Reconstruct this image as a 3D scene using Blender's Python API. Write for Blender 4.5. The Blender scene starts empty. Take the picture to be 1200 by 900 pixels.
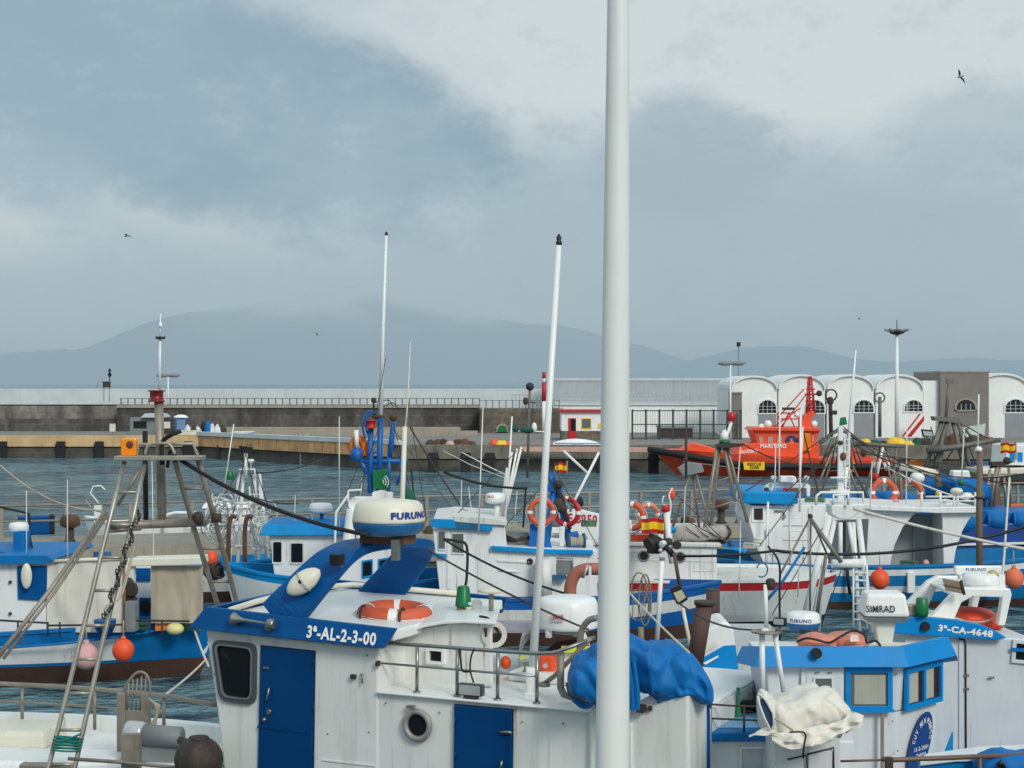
import bpy, math, random
from mathutils import Vector, Matrix, noise
R = math.radians
random.seed(7)
SC = bpy.context.scene
COL = SC.collection
F = 1900.0          # focal length in pixels of a 1200 px wide frame
CH = 6.0            # camera height above the water

def P(px, py, Y):   # a sight line followed to a real distance Y (metres)
    return Vector(((px-600.0)/F*Y, Y, CH-(py-450.0)/F*Y))
def X(px, Y): return (px-600.0)/F*Y
def Zf(py, Y): return CH-(py-450.0)/F*Y

class Fr:           # a boat's own frame: u along the boat, v across (away from the quay), z up
    def __init__(s, x, y, deg):
        a = R(deg); s.o = Vector((x, y, 0)); s.U = Vector((math.cos(a), math.sin(a), 0)); s.V = Vector((-math.sin(a), math.cos(a), 0))
    def w(s, u, v, z): return s.o+s.U*u+s.V*v+Vector((0, 0, z))
    def uz(s, px, py, v=0):
        k = (px-600.0)/F; o = s.o+s.V*v
        u = (k*o.y-o.x)/(s.U.x-k*s.U.y)
        Y = o.y+u*s.U.y
        return u, CH-(py-450.0)/F*Y
    def t(s, px, py, v=0):
        u, z = s.uz(px, py, v); return s.w(u, v, z)
    def sh(s, u, v): # shifted frame
        f = Fr(0, 0, 0); f.o = s.o+s.U*u+s.V*v; f.U = s.U; f.V = s.V; return f

WORLD = Fr(0, 0, 0)

# ---------------------------------------------------------------- materials
MATS = {}
def lin(c):
    return tuple(((x/255.0)/12.92 if x/255.0 <= .04045 else ((x/255.0+.055)/1.055)**2.4) for x in c)
def mat(name, rgb, rough=.5, metal=0, dirt=0.0, rust=0.0, dirtcol=(70, 55, 40), scale=1.0, bump=0.0, bscale=30, spec=.5, streak=True, var=.08, trans=0):
    if name in MATS: return MATS[name]
    m = bpy.data.materials.new(name); m.use_nodes = True
    nt = m.node_tree; N = nt.nodes; L = nt.links
    b = N['Principled BSDF']
    b.inputs['Roughness'].default_value = rough; b.inputs['Metallic'].default_value = metal
    b.inputs['Specular IOR Level'].default_value = spec
    c = lin(rgb)
    tc = N.new('ShaderNodeTexCoord')
    n1 = N.new('ShaderNodeTexNoise'); n1.inputs['Scale'].default_value = 1.7*scale; n1.inputs['Detail'].default_value = 6
    L.new(tc.outputs['Object'], n1.inputs['Vector'])
    mx = N.new('ShaderNodeMix'); mx.data_type = 'RGBA'
    mr = N.new('ShaderNodeMapRange'); mr.inputs['From Min'].default_value = .35; mr.inputs['From Max'].default_value = .65
    mr.inputs['To Min'].default_value = 0; mr.inputs['To Max'].default_value = 1
    L.new(n1.outputs['Fac'], mr.inputs['Value']); L.new(mr.outputs['Result'], mx.inputs['Factor'])
    mx.inputs['A'].default_value = tuple(x*(1-var) for x in c)+(1,)
    mx.inputs['B'].default_value = tuple(min(1, x*(1+var)) for x in c)+(1,)
    out = mx.outputs['Result']
    if dirt > 0:
        mp = N.new('ShaderNodeMapping'); mp.inputs['Scale'].default_value = (5*scale, 5*scale, (.55 if streak else 5)*scale)
        L.new(tc.outputs['Object'], mp.inputs['Vector'])
        n2 = N.new('ShaderNodeTexNoise'); n2.inputs['Scale'].default_value = 1.3; n2.inputs['Detail'].default_value = 8; n2.inputs['Roughness'].default_value = .65
        L.new(mp.outputs['Vector'], n2.inputs['Vector'])
        r2 = N.new('ShaderNodeMapRange'); r2.inputs['From Min'].default_value = .53; r2.inputs['From Max'].default_value = .74
        r2.inputs['To Max'].default_value = dirt
        L.new(n2.outputs['Fac'], r2.inputs['Value'])
        m2 = N.new('ShaderNodeMix'); m2.data_type = 'RGBA'
        L.new(r2.outputs['Result'], m2.inputs['Factor']); L.new(out, m2.inputs['A'])
        m2.inputs['B'].default_value = lin(dirtcol)+(1,)
        out = m2.outputs['Result']
    if rust > 0:
        mp = N.new('ShaderNodeMapping'); mp.inputs['Scale'].default_value = (13, 13, .8); mp.inputs['Location'].default_value = (3, 1, 2)
        L.new(tc.outputs['Object'], mp.inputs['Vector'])
        n4 = N.new('ShaderNodeTexNoise'); n4.inputs['Scale'].default_value = 1.0; n4.inputs['Detail'].default_value = 3
        L.new(mp.outputs['Vector'], n4.inputs['Vector'])
        n5 = N.new('ShaderNodeTexNoise'); n5.inputs['Scale'].default_value = 1.1; n5.inputs['Detail'].default_value = 4
        L.new(tc.outputs['Object'], n5.inputs['Vector'])
        a4 = N.new('ShaderNodeMapRange'); a4.inputs['From Min'].default_value = .60; a4.inputs['From Max'].default_value = .72; L.new(n4.outputs['Fac'], a4.inputs['Value'])
        a5 = N.new('ShaderNodeMapRange'); a5.inputs['From Min'].default_value = .50; a5.inputs['From Max'].default_value = .66; a5.inputs['To Max'].default_value = rust; L.new(n5.outputs['Fac'], a5.inputs['Value'])
        mm = N.new('ShaderNodeMath'); mm.operation = 'MULTIPLY'; L.new(a4.outputs[0], mm.inputs[0]); L.new(a5.outputs[0], mm.inputs[1])
        m6 = N.new('ShaderNodeMix'); m6.data_type = 'RGBA'; L.new(mm.outputs[0], m6.inputs['Factor']); L.new(out, m6.inputs['A']); m6.inputs['B'].default_value = lin((150, 104, 66))+(1,)
        out = m6.outputs['Result']
    L.new(out, b.inputs['Base Color'])
    nr = N.new('ShaderNodeMapRange'); nr.inputs['To Min'].default_value = max(.02, rough-.08); nr.inputs['To Max'].default_value = min(1, rough+.12)
    L.new(n1.outputs['Fac'], nr.inputs['Value']); L.new(nr.outputs['Result'], b.inputs['Roughness'])
    if bump > 0:
        n3 = N.new('ShaderNodeTexNoise'); n3.inputs['Scale'].default_value = bscale; n3.inputs['Detail'].default_value = 4
        L.new(tc.outputs['Object'], n3.inputs['Vector'])
        bp = N.new('ShaderNodeBump'); bp.inputs['Strength'].default_value = bump; bp.inputs['Distance'].default_value = .02
        L.new(n3.outputs['Fac'], bp.inputs['Height']); L.new(bp.outputs['Normal'], b.inputs['Normal'])
    MATS[name] = m
    return m

def glass(name, rgb=(20, 26, 30), rough=.06):
    if name in MATS: return MATS[name]
    m = bpy.data.materials.new(name); m.use_nodes = True
    b = m.node_tree.nodes['Principled BSDF']
    b.inputs['Base Color'].default_value = lin(rgb)+(1,); b.inputs['Roughness'].default_value = rough
    b.inputs['Specular IOR Level'].default_value = .6
    n = m.node_tree.nodes.new('ShaderNodeTexNoise'); n.inputs['Scale'].default_value = 3
    r = m.node_tree.nodes.new('ShaderNodeMapRange'); r.inputs['To Min'].default_value = rough; r.inputs['To Max'].default_value = rough+.15
    m.node_tree.links.new(n.outputs['Fac'], r.inputs['Value']); m.node_tree.links.new(r.outputs['Result'], b.inputs['Roughness'])
    MATS[name] = m
    return m

W = mat('white_paint', (230, 232, 230), .45, rust=.75, dirt=.28, dirtcol=(120, 112, 98), var=.03, bump=.05, bscale=4)
WC = mat('white_gelcoat', (232, 234, 231), .35, rust=.25, dirt=.16, dirtcol=(130, 125, 112), var=.02, bump=.03, bscale=3)
WD = mat('weathered_white_paint', (216, 218, 213), .6, rust=.9, dirt=.6, dirtcol=(110, 92, 70), var=.05, scale=1.4, bump=.1, bscale=8)
CREAM = mat('cream_gelcoat', (224, 220, 202), .4, dirt=.2, var=.04)
NAVY = mat('royal_blue_paint', (0, 80, 142), .42, dirt=.14, dirtcol=(30, 78, 130), var=.08, bump=.04, bscale=6, spec=.18)
DOORBLUE = mat('deep_blue_paint', (0, 62, 114), .4, dirt=.12, dirtcol=(20, 56, 100), var=.06, spec=.18)
SKYBLUE = mat('bright_blue_paint', (0, 138, 204), .5, spec=.25, dirt=.25, dirtcol=(50, 100, 130), var=.08)
MIDBLUE = mat('marine_blue_paint', (0, 110, 176), .5, spec=.25, rust=.4, dirt=.45, dirtcol=(60, 95, 120), var=.12, scale=1.3)
TEALBLUE = mat('faded_blue_paint', (20, 92, 130), .55, dirt=.5, dirtcol=(70, 70, 60), var=.15)
ANTI = mat('antifouling_red_brown', (76, 52, 44), .8, dirt=.6, dirtcol=(50, 40, 32), var=.15, bump=.2)
STEEL = mat('stainless_steel', (150, 152, 148), .35, metal=.85, dirt=.35, dirtcol=(110, 85, 60), var=.1)
GALV = mat('weathered_tube', (146, 138, 126), .5, metal=.45, dirt=.6, dirtcol=(105, 75, 50), scale=2, var=.15)
GREY = mat('grey_paint', (126, 132, 134), .55, dirt=.3, var=.08)
DARK = mat('dark_rubber', (28, 29, 31), .7, var=.2)
BLACK = mat('black_plastic', (18, 19, 21), .5, var=.1)
RUST = mat('rusty_iron', (92, 66, 50), .85, dirt=.7, dirtcol=(130, 72, 38), var=.25, streak=False, bump=.4, bscale=20)
IRON = mat('dark_iron', (58, 52, 48), .75, dirt=.5, dirtcol=(105, 68, 44), var=.2, bump=.2)
ORANGE = mat('orange_vinyl', (232, 84, 40), .5, dirt=.25, dirtcol=(150, 80, 60), var=.06, streak=False)
RINGO = mat('orange_lifebuoy', (204, 90, 56), .55, dirt=.35, dirtcol=(150, 90, 70), var=.08, streak=False)
PALEO = mat('faded_orange_vinyl', (214, 134, 112), .6, dirt=.4, dirtcol=(150, 95, 80), var=.1, streak=False)
PINK = mat('faded_pink_vinyl', (206, 160, 158), .6, dirt=.5, dirtcol=(150, 100, 100), var=.15, streak=False)
RED = mat('red_paint', (186, 28, 34), .45, dirt=.2, var=.08)
BOATRED = mat('rescue_orange_paint', (234, 84, 44), .4, dirt=.15, dirtcol=(150, 60, 40), var=.05)
GREEN = mat('green_plastic', (0, 112, 62), .35, var=.1)
AMBER = mat('amber_plastic', (240, 128, 10), .25, var=.08)
YEL = mat('yellow_paint', (240, 196, 30), .5, dirt=.1, var=.04)
TARPB = mat('blue_tarpaulin', (0, 106, 176), .6, dirt=.3, dirtcol=(30, 80, 120), var=.12, bump=.35, bscale=9, streak=False, spec=.3)
TARPW = mat('white_tarpaulin', (222, 218, 206), .7, dirt=.45, dirtcol=(150, 135, 110), var=.05, bump=.3, bscale=14, streak=False)
CANVAS = mat('beige_canvas', (178, 166, 148), .9, dirt=.3, dirtcol=(120, 105, 85), var=.06, bump=.25, bscale=25)
CANVW = mat('white_canvas', (214, 210, 198), .85, dirt=.3, dirtcol=(150, 140, 120), var=.04, bump=.25, bscale=6)
ROPE = mat('rope', (176, 166, 146), .9, dirt=.3, var=.15)
ROPEW = mat('white_rope', (208, 204, 194), .9, dirt=.3, var=.1)
CABLE = mat('black_cable', (22, 22, 24), .6, var=.1)
NETG = mat('green_net', (30, 84, 72), .95, dirt=.4, var=.3, bump=.9, bscale=30)
NETD = mat('dark_net', (66, 62, 52), .95, dirt=.4, var=.35, bump=.9, bscale=30)
WOOD = mat('weathered_wood', (128, 100, 72), .8, dirt=.5, dirtcol=(70, 55, 40), var=.15, bump=.3)
CONC = mat('pale_concrete', (158, 150, 136), .9, dirt=.45, dirtcol=(84, 80, 70), var=.1, bump=.3, scale=.6)
GLASS = glass('window_glass')
GLASSG = glass('pale_window_glass', (96, 104, 104), .15)
CURT = mat('curtain_cloth', (168, 170, 156), .9, var=.08, dirt=.2)
LAMPG = mat('lamp_glass', (190, 196, 196), .2, metal=.3, var=.1)
TXTW = mat('white_lettering', (236, 236, 232), .5, var=.02)
TXTB = mat('blue_lettering', (10, 60, 140), .5, var=.02)
TXTD = mat('dark_lettering', (40, 44, 50), .5, var=.02)
TXTR = mat('red_lettering', (190, 30, 34), .5, var=.02)
TEAL = mat('teal_rope', (20, 120, 110), .9, var=.15)

# ---------------------------------------------------------------- mesh builder
class MB:
    def __init__(s, m=None): s.v = []; s.f = []; s.mi = []; s.sm = []; s.mats = []; s.cur = 0; s.smooth = False; s.use(m or W)
    def use(s, m):
        if m not in s.mats: s.mats.append(m)
        s.cur = s.mats.index(m); return s
    def face(s, idx, sm=None):
        s.f.append(tuple(idx)); s.mi.append(s.cur); s.sm.append(s.smooth if sm is None else sm)
    def add(s, vs):
        b = len(s.v); s.v += [Vector(x) for x in vs]; return b
    def poly(s, pts): b = s.add(pts); s.face(range(b, b+len(pts))); return s
    def prism(s, pts, d):           # polygon pushed along vector d
        d = Vector(d); n = len(pts); b = s.add(pts); c = s.add([Vector(p)+d for p in pts])
        s.face(range(b+n-1, b-1, -1)); s.face(range(c, c+n))
        for i in range(n): j = (i+1) % n; s.face((b+i, b+j, c+j, c+i))
        return s
    def box(s, fr, u0, u1, v0, v1, z0, z1):
        return s.prism([fr.w(u0, v0, z0), fr.w(u1, v0, z0), fr.w(u1, v0, z1), fr.w(u0, v0, z1)], fr.V*(v1-v0))
    def frustum(s, fr, lo, hi, z0, z1):   # lo, hi = (u0,u1,v0,v1)
        b = s.add([fr.w(lo[0], lo[2], z0), fr.w(lo[1], lo[2], z0), fr.w(lo[1], lo[3], z0), fr.w(lo[0], lo[3], z0)])
        s.add([fr.w(hi[0], hi[2], z1), fr.w(hi[1], hi[2], z1), fr.w(hi[1], hi[3], z1), fr.w(hi[0], hi[3], z1)])
        for q in ((3, 2, 1, 0), (4, 5, 6, 7), (0, 1, 5, 4), (1, 2, 6, 5), (2, 3, 7, 6), (3, 0, 4, 7)): s.face([b+k for k in q])
        return s
    def slab(s, fr, px, v0, v1):    # outline read on the plane v0, with real thickness to v1
        return s.prism([fr.t(x, y, v0) for x, y in px], fr.V*(v1-v0))
    def uzslab(s, fr, uz, v0, v1): return s.prism([fr.w(u, v0, z) for u, z in uz], fr.V*(v1-v0))
    def ring(s, fr, uz_out, uz_in, v0, v1):
        n = len(uz_out)
        a = s.add([fr.w(u, v0, z) for u, z in uz_out]); b = s.add([fr.w(u, v0, z) for u, z in uz_in])
        c = s.add([fr.w(u, v1, z) for u, z in uz_out]); d = s.add([fr.w(u, v1, z) for u, z in uz_in])
        for i in range(n):
            j = (i+1) % n
            s.face((a+i, a+j, b+j, b+i)); s.face((c+i, d+i, d+j, c+j)); s.face((a+i, c+i, c+j, a+j)); s.face((b+i, b+j, d+j, d+i))
        return s
    def tube(s, pts, r, seg=8, r2=None, cap=True):
        pts = [Vector(p) for p in pts]; n = len(pts); base = len(s.v)
        up = None
        for i, p in enumerate(pts):
            if i == 0: d = pts[1]-p
            elif i == n-1: d = p-pts[i-1]
            else: d = (pts[i+1]-p).normalized()+(p-pts[i-1]).normalized()
            d.normalize()
            if up is None: up = Vector((0, 0, 1)) if abs(d.z) < .9 else Vector((0, 1, 0))
            x = d.cross(up)
            if x.length < 1e-5: x = d.orthogonal()
            x.normalize(); y = x.cross(d).normalized(); up = y
            rr = r if r2 is None else r+(r2-r)*i/(n-1)
            for k in range(seg):
                a = 2*math.pi*k/seg
                s.v.append(p+x*math.cos(a)*rr+y*math.sin(a)*rr)
        for i in range(n-1):
            for k in range(seg):
                q = (k+1) % seg
                s.face((base+i*seg+k, base+i*seg+q, base+(i+1)*seg+q, base+(i+1)*seg+k), True)
        if cap:
            s.face([base+k for k in range(seg)][::-1], False); s.face([base+(n-1)*seg+k for k in range(seg)], False)
        return s
    def lathe(s, c, prof, axis=(0, 0, 1), seg=24):   # prof = [(radius, height)]
        ax = Vector(axis).normalized(); x = ax.orthogonal().normalized(); y = ax.cross(x); c = Vector(c); base = len(s.v); n = len(prof)
        for r, h in prof:
            for k in range(seg):
                a = 2*math.pi*k/seg; s.v.append(c+ax*h+x*math.cos(a)*max(r, 1e-4)+y*math.sin(a)*max(r, 1e-4))
        for i in range(n-1):
            for k in range(seg):
                q = (k+1) % seg
                s.face((base+i*seg+k, base+i*seg+q, base+(i+1)*seg+q, base+(i+1)*seg+k), True)
        s.face([base+k for k in range(seg)][::-1], False); s.face([base+(n-1)*seg+k for k in range(seg)], False)
        return s
    def ball(s, c, r, sc=(1, 1, 1), seg=16, rings=10):
        c = Vector(c); base = len(s.v)
        for i in range(rings+1):
            t = math.pi*i/rings
            for k in range(seg):
                a = 2*math.pi*k/seg
                s.v.append(c+Vector((math.sin(t)*math.cos(a)*r*sc[0], math.sin(t)*math.sin(a)*r*sc[1], math.cos(t)*r*sc[2])))
        for i in range(rings):
            for k in range(seg):
                q = (k+1) % seg
                s.face((base+i*seg+k, base+(i+1)*seg+k, base+(i+1)*seg+q, base+i*seg+q), True)
        return s
    def torus(s, c, Rr, r, n=(0, 0, 1), seg=28, sg2=10, a0=0, a1=2*math.pi, sc2=1):
        n = Vector(n).normalized(); x = n.orthogonal().normalized(); y = n.cross(x); c = Vector(c)
        full = abs(a1-a0-2*math.pi) < 1e-4; base = len(s.v); m = seg if full else seg+1
        for i in range(m):
            a = a0+(a1-a0)*i/seg; d = x*math.cos(a)+y*math.sin(a)
            for k in range(sg2):
                b = 2*math.pi*k/sg2; s.v.append(c+d*(Rr+r*math.cos(b))+n*r*sc2*math.sin(b))
        for i in range(seg):
            j = (i+1) % m
            for k in range(sg2):
                q = (k+1) % sg2
                s.face((base+i*sg2+k, base+j*sg2+k, base+j*sg2+q, base+i*sg2+q), True)
        return s
    def surf(s, grid, closed=False, sm=True):   # grid of rows of points
        h = len(grid); w = len(grid[0]); b = s.add([p for row in grid for p in row])
        for i in range(h-1):
            for k in range(w if closed else w-1):
                q = (k+1) % w
                s.face((b+i*w+k, b+i*w+q, b+(i+1)*w+q, b+(i+1)*w+k), sm)
        return s

def root(name, label, cat, loc, group=None, kind=None):
    o = bpy.data.objects.new(name, None); COL.objects.link(o)
    o.location = loc; o.empty_display_size = .3; o['label'] = label; o['category'] = cat
    if group: o['group'] = group
    if kind: o['kind'] = kind
    return o
def org(o):
    p = Vector((0, 0, 0))
    while o is not None: p += o.location; o = o.parent
    return p
def part(name, mb, parent, bevel=0, label=None, kind=None):
    off = org(parent)
    me = bpy.data.meshes.new(name)
    me.from_pydata([v-off for v in mb.v], [], mb.f)
    for m in mb.mats: me.materials.append(m)
    me.polygons.foreach_set('material_index', mb.mi); me.polygons.foreach_set('use_smooth', mb.sm)
    me.update()
    import bmesh
    bm = bmesh.new(); bm.from_mesh(me); bmesh.ops.recalc_face_normals(bm, faces=bm.faces); bm.to_mesh(me); bm.free()
    o = bpy.data.objects.new(name, me); COL.objects.link(o); o.parent = parent
    if bevel:
        b = o.modifiers.new('bevel', 'BEVEL'); b.width = bevel; b.segments = 2; b.limit_method = 'ANGLE'; b.angle_limit = R(35); b.harden_normals = False
    if label: o['label'] = label
    if kind: o['kind'] = kind
    return o
def solo(name, mb, label, cat, loc, group=None, kind=None, bevel=0):
    """a thing that is one mesh"""
    loc = Vector(loc)
    me = bpy.data.meshes.new(name)
    me.from_pydata([v-loc for v in mb.v], [], mb.f)
    for m in mb.mats: me.materials.append(m)
    me.polygons.foreach_set('material_index', mb.mi); me.polygons.foreach_set('use_smooth', mb.sm)
    import bmesh
    bm = bmesh.new(); bm.from_mesh(me); bmesh.ops.recalc_face_normals(bm, faces=bm.faces); bm.to_mesh(me); bm.free()
    o = bpy.data.objects.new(name, me); COL.objects.link(o); o.location = loc
    if label: o['label'] = label
    if cat: o['category'] = cat
    if group: o['group'] = group
    if kind: o['kind'] = kind
    if bevel:
        b = o.modifiers.new('bevel', 'BEVEL'); b.width = bevel; b.segments = 2; b.limit_method = 'ANGLE'; b.angle_limit = R(35)
    return o
def dup(o, loc, label=None, rz=None):
    r = o.copy(); COL.objects.link(r); r.location = loc
    if rz is not None: r.rotation_euler = (0, 0, rz)
    if label: r['label'] = label
    for ch in list(o.children):
        c = ch.copy(); COL.objects.link(c); c.parent = r
        for g in list(ch.children):
            d = g.copy(); COL.objects.link(d); d.parent = c
    return r

def sag(a, b, s=.3, n=14):
    a = Vector(a); b = Vector(b)
    return [a.lerp(b, i/n)-Vector((0, 0, s*4*(i/n)*(1-i/n))) for i in range(n+1)]
def curve(pts, n=6):   # Catmull-Rom through points
    pts = [Vector(p) for p in pts]; out = []
    q = [pts[0]*2-pts[1]]+pts+[pts[-1]*2-pts[-2]]
    for i in range(1, len(q)-2):
        for k in range(n):
            t = k/n; a, b, c, d = q[i-1], q[i], q[i+1], q[i+2]
            out.append(.5*((2*b)+(c-a)*t+(2*a-5*b+4*c-d)*t*t+(3*b-a-3*c+d)*t**3))
    out.append(pts[-1]); return out

_dg = None
def text(s, o, xv, yv, m, parent, name='lettering', bold=.02, cyl=None, serif=False):
    """lettering filling the box from corner o along xv (whole width) and yv (whole height); cyl=(centre, radius) wraps it round"""
    cu = bpy.data.curves.new('t', 'FONT'); cu.body = s; cu.offset = bold; cu.resolution_u = 3; cu.space_character = 1.12
    ob = bpy.data.objects.new('t', cu); COL.objects.link(ob)
    dg = bpy.context.evaluated_depsgraph_get(); dg.update()
    me = bpy.data.meshes.new_from_object(ob.evaluated_get(dg))
    vs = [v.co.copy() for v in me.vertices]; fs = [tuple(p.vertices) for p in me.polygons]
    bpy.data.objects.remove(ob); bpy.data.curves.remove(cu); bpy.data.meshes.remove(me)
    x0 = min(v.x for v in vs); x1 = max(v.x for v in vs); y0 = min(v.y for v in vs); y1 = max(v.y for v in vs)
    mb = MB(m)
    o = Vector(o); xv = Vector(xv); yv = Vector(yv); n = xv.cross(yv).normalized()
    pts = []
    for v in vs:
        a = (v.x-x0)/(x1-x0); b = (v.y-y0)/(y1-y0)
        if cyl:
            c, r, ang0, ang1 = cyl
            an = ang0+(ang1-ang0)*a
            pts.append(Vector((c[0]+math.cos(an)*r, c[1]+math.sin(an)*r, o.z+yv.length*b)))
        else: pts.append(o+xv*a+yv*b+n*.004)
    mb.v = pts
    for f in fs: mb.face(f)
    return part(name, mb, parent)

# ---------------------------------------------------------------- generic pieces
def winpart(rt, fr, uz, v, fw, fm, pm, dirv=-1, name='window', inner=None, proud=.03, pane_parts=True):
    """window: frame proud of the plane v (towards dirv) with a pane inside it"""
    cu = sum(p[0] for p in uz)/len(uz); cz = sum(p[1] for p in uz)/len(uz)
    ins = []
    for u, z in uz:
        du, dz = cu-u, cz-z
        l = math.hypot(du, dz); k = fw*1.35/l; ins.append((u+du*k, z+dz*k))
    o = part(name, MB(fm).ring(fr, uz, ins, v+dirv*proud, v-dirv*.002), rt, bevel=.004)
    part('pane', MB(pm).uzslab(fr, ins, v+dirv*.008, v-dirv*.003), o)
    return o
def rect(u0, u1, z0, z1): return [(u0, z0), (u1, z0), (u1, z1), (u0, z1)]
def rrect(u0, u1, z0, z1, r, n=4):
    o = []
    for cx, cz, a0 in ((u0+r, z0+r, 180), (u1-r, z0+r, 270), (u1-r, z1-r, 0), (u0+r, z1-r, 90)):
        for i in range(n+1):
            a = R(a0+90*i/n); o.append((cx+r*math.cos(a), cz+r*math.sin(a)))
    return o
def quadpx(fr, px, v): return [fr.uz(x, y, v) for x, y in px]

def hull(rt, fr, us, ub, vc, B, zmid, zbow, zstern, rows, deckz, decm=None, capm=None, rake=.9, n=26, transom=.82, full=3.0, cap=.09, name='hull'):
    """lofted hull from stern us to bow ub; rows = [(material, ('s', below sheer) | ('a', z))...] from the sheer down"""
    L = ub-us; sg = 1 if L > 0 else -1
    def sheer(t):
        return zmid+(zbow-zmid)*max(0, (t-.35)/.65)**2.2+(zstern-zmid)*max(0, (.35-t)/.35)**2
    def half(t):
        f = 1-max(0, (t-.45)/.55)**full if t > .45 else transom+(1-transom)*math.sin(min(1, t/.45)*math.pi/2)
        return max(0.012, f)*B/2
    def pt(t, z, side):
        s_ = sheer(t); fz = max(0, min(1, (s_-z)/(s_+.5)))
        w = 1-.25*fz**1.5-.55*fz**2*max(0, (t-.4)/.6)
        uu = us+L*t+sg*rake*(1-fz-.55)*max(0, (t-.6)/.4)**1.5
        return fr.w(uu, vc+side*half(t)*w, z)
    mb = MB(rows[0][0])
    levels = [('s', 0)]+[r[1] for r in rows]
    def zz(lv, t):
        return sheer(t)-lv[1] if lv[0] == 's' else min(lv[1], sheer(t)-.2)
    for side in (-1, 1):
        for i, (m, lv) in enumerate(rows):
            mb.use(m)
            z0l, z1l = levels[i], levels[i+1]
            sub = 1 if z1l[0] == 's' else 3
            grid = []
            for q in range(sub+1):
                grid.append([pt(k/n, zz(z0l, k/n)*(1-q/sub)+zz(z1l, k/n)*q/sub, side) for k in range(n+1)])
            mb.surf(grid)
    # transom
    mb.use(rows[0][0]); lo = zz(levels[-1], 0); 
    mb.poly([pt(0, sheer(0), -1), pt(0, sheer(0), 1), pt(0, .2, 1), pt(0, lo, .3), pt(0, lo, -.3), pt(0, .2, -1)])
    part(name, mb, rt)
    # bulwark inside, cap rail and deck
    cm = MB(capm or rows[0][0])
    def inn(t, z, side, d):
        t = min(t, .985); p = pt(t, z, side); dv = (p-fr.o).dot(fr.V)-vc
        return p-fr.V*side*min(d, abs(dv)*.9)
    for side in (-1, 1):
        outer = [pt(k/n, sheer(k/n), side)+fr.V*side*.03+Vector((0, 0, .03)) for k in range(n+1)]
        outl = [p-Vector((0, 0, .07)) for p in outer]
        inner = [inn(k/n, sheer(k/n)+.03, side, cap) for k in range(n+1)]
        cm.surf([outl, outer, inner, [inn(k/n, min(deckz, sheer(k/n)-.05)-.02, side, cap) for k in range(n+1)]], sm=False)
    part('cap_rail', cm, rt)
    dm = MB(decm or GREY)
    dm.surf([[inn(k/n, min(deckz, sheer(k/n)-.05), -1, cap-.01) for k in range(n+1)], [inn(k/n, min(deckz, sheer(k/n)-.05), 1, cap-.01) for k in range(n+1)]], sm=False)
    part('deck', dm, rt)
    return sheer, pt

def house(rt, fr, u0, u1, v0, v1, z0, z1, bow=1, rake=.25, wall=None, roofm=None, over=.12, rt_t=.14, wins=(), door=None, nfront=3, fm=None, pm=None, brow=0, doorm=None, rside=None):
    """wheelhouse: raked front at the bow end, roof slab with brow, side windows (u, zc, w, h), a door (u, w, h)"""
    wall = wall or W; roofm = roofm or SKYBLUE; fm = fm or WD; pm = pm or GLASS
    ub = u1 if bow > 0 else u0; ua = u0 if bow > 0 else u1
    mb = MB(wall); mb.uzslab(fr, [(ua, z0), (ub-bow*rake*.6, z0), (ub, z1), (ua, z1)], v0, v1)
    part('wheelhouse', mb, rt, bevel=.02)
    rb = MB(roofm)
    rb.frustum(fr, (min(ua, ub)-over, max(ua, ub)+over, v0-over, v1+over), (min(ua, ub)-over+.07, max(ua, ub)+over-.07, v0-over+.07, v1+over-.07), z1-brow+.002, z1+rt_t)
    r = part('roof', rb, rt, bevel=.02)
    rr = MB(rside or W); rr.frustum(fr, (min(ua, ub)-over+.12, max(ua, ub)+over-.12, v0-over+.12, v1+over-.12), (min(ua, ub)+.2, max(ua, ub)-.2, v0+.2, v1-.2), z1+rt_t+.002, z1+rt_t+.06)
    part('roof_top', rr, r)
    for u, zc, w, h in wins:
        winpart(rt, fr, rrect(u-w/2, u+w/2, zc-h/2, zc+h/2, .05), v0, .04, fm, pm)
    if nfront:
        ff = MB(fm)
        wv = (v1-v0)/nfront
        for i in range(nfront):
            a, b = v0+wv*i+.12, v0+wv*(i+1)-.12
            zt, zb = z1-.12-brow, z1-.12-brow-(z1-z0)*.36
            def fu(z): return ub-bow*rake*.6*(z1-z)/(z1-z0)
            o = part('window', MB(fm).poly([fr.w(fu(zb)+bow*.012, a-.05, zb-.05), fr.w(fu(zb)+bow*.012, b+.05, zb-.05), fr.w(fu(zt)+bow*.012, b+.05, zt+.05), fr.w(fu(zt)+bow*.012, a-.05, zt+.05)]), rt)
            part('pane', MB(pm).poly([fr.w(fu(zb)+bow*.02, a, zb), fr.w(fu(zb)+bow*.02, b, zb), fr.w(fu(zt)+bow*.02, b, zt), fr.w(fu(zt)+bow*.02, a, zt)]), o)
    if door:
        u, w, h = door
        d = part('door', MB(doorm or WD).box(fr, u-w/2, u+w/2, v0-.03, v0-.002, z0+.08, z0+.08+h), rt, bevel=.01)
        part('handle', MB(STEEL).tube([fr.w(u+w*.36, v0-.07, z0+h*.45), fr.w(u+w*.36, v0-.07, z0+h*.58)], .012, 6), d)
        part('door_pane', MB(pm).box(fr, u-w*.28, u+w*.28, v0-.04, v0-.028, z0+.08+h*.6, z0+h*.92), d)

def railing(rt, pts, h, r=.018, mids=(.5,), m=None, post_r=None, name='railing', every=1):
    mb = MB(m or STEEL); up = Vector((0, 0, h))
    pts = [Vector(p) for p in pts]
    mb.tube([p+up for p in pts], r, 8)
    for k in mids: mb.tube([p+up*k for p in pts], r*.7, 6)
    for p in pts[::every]: mb.tube([p, p+up], post_r or r, 8)
    for p in pts[::every]: mb.lathe(p, [(r*2.2, 0), (r*2.2, .012)], seg=10)
    return part(name, mb, rt)

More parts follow.
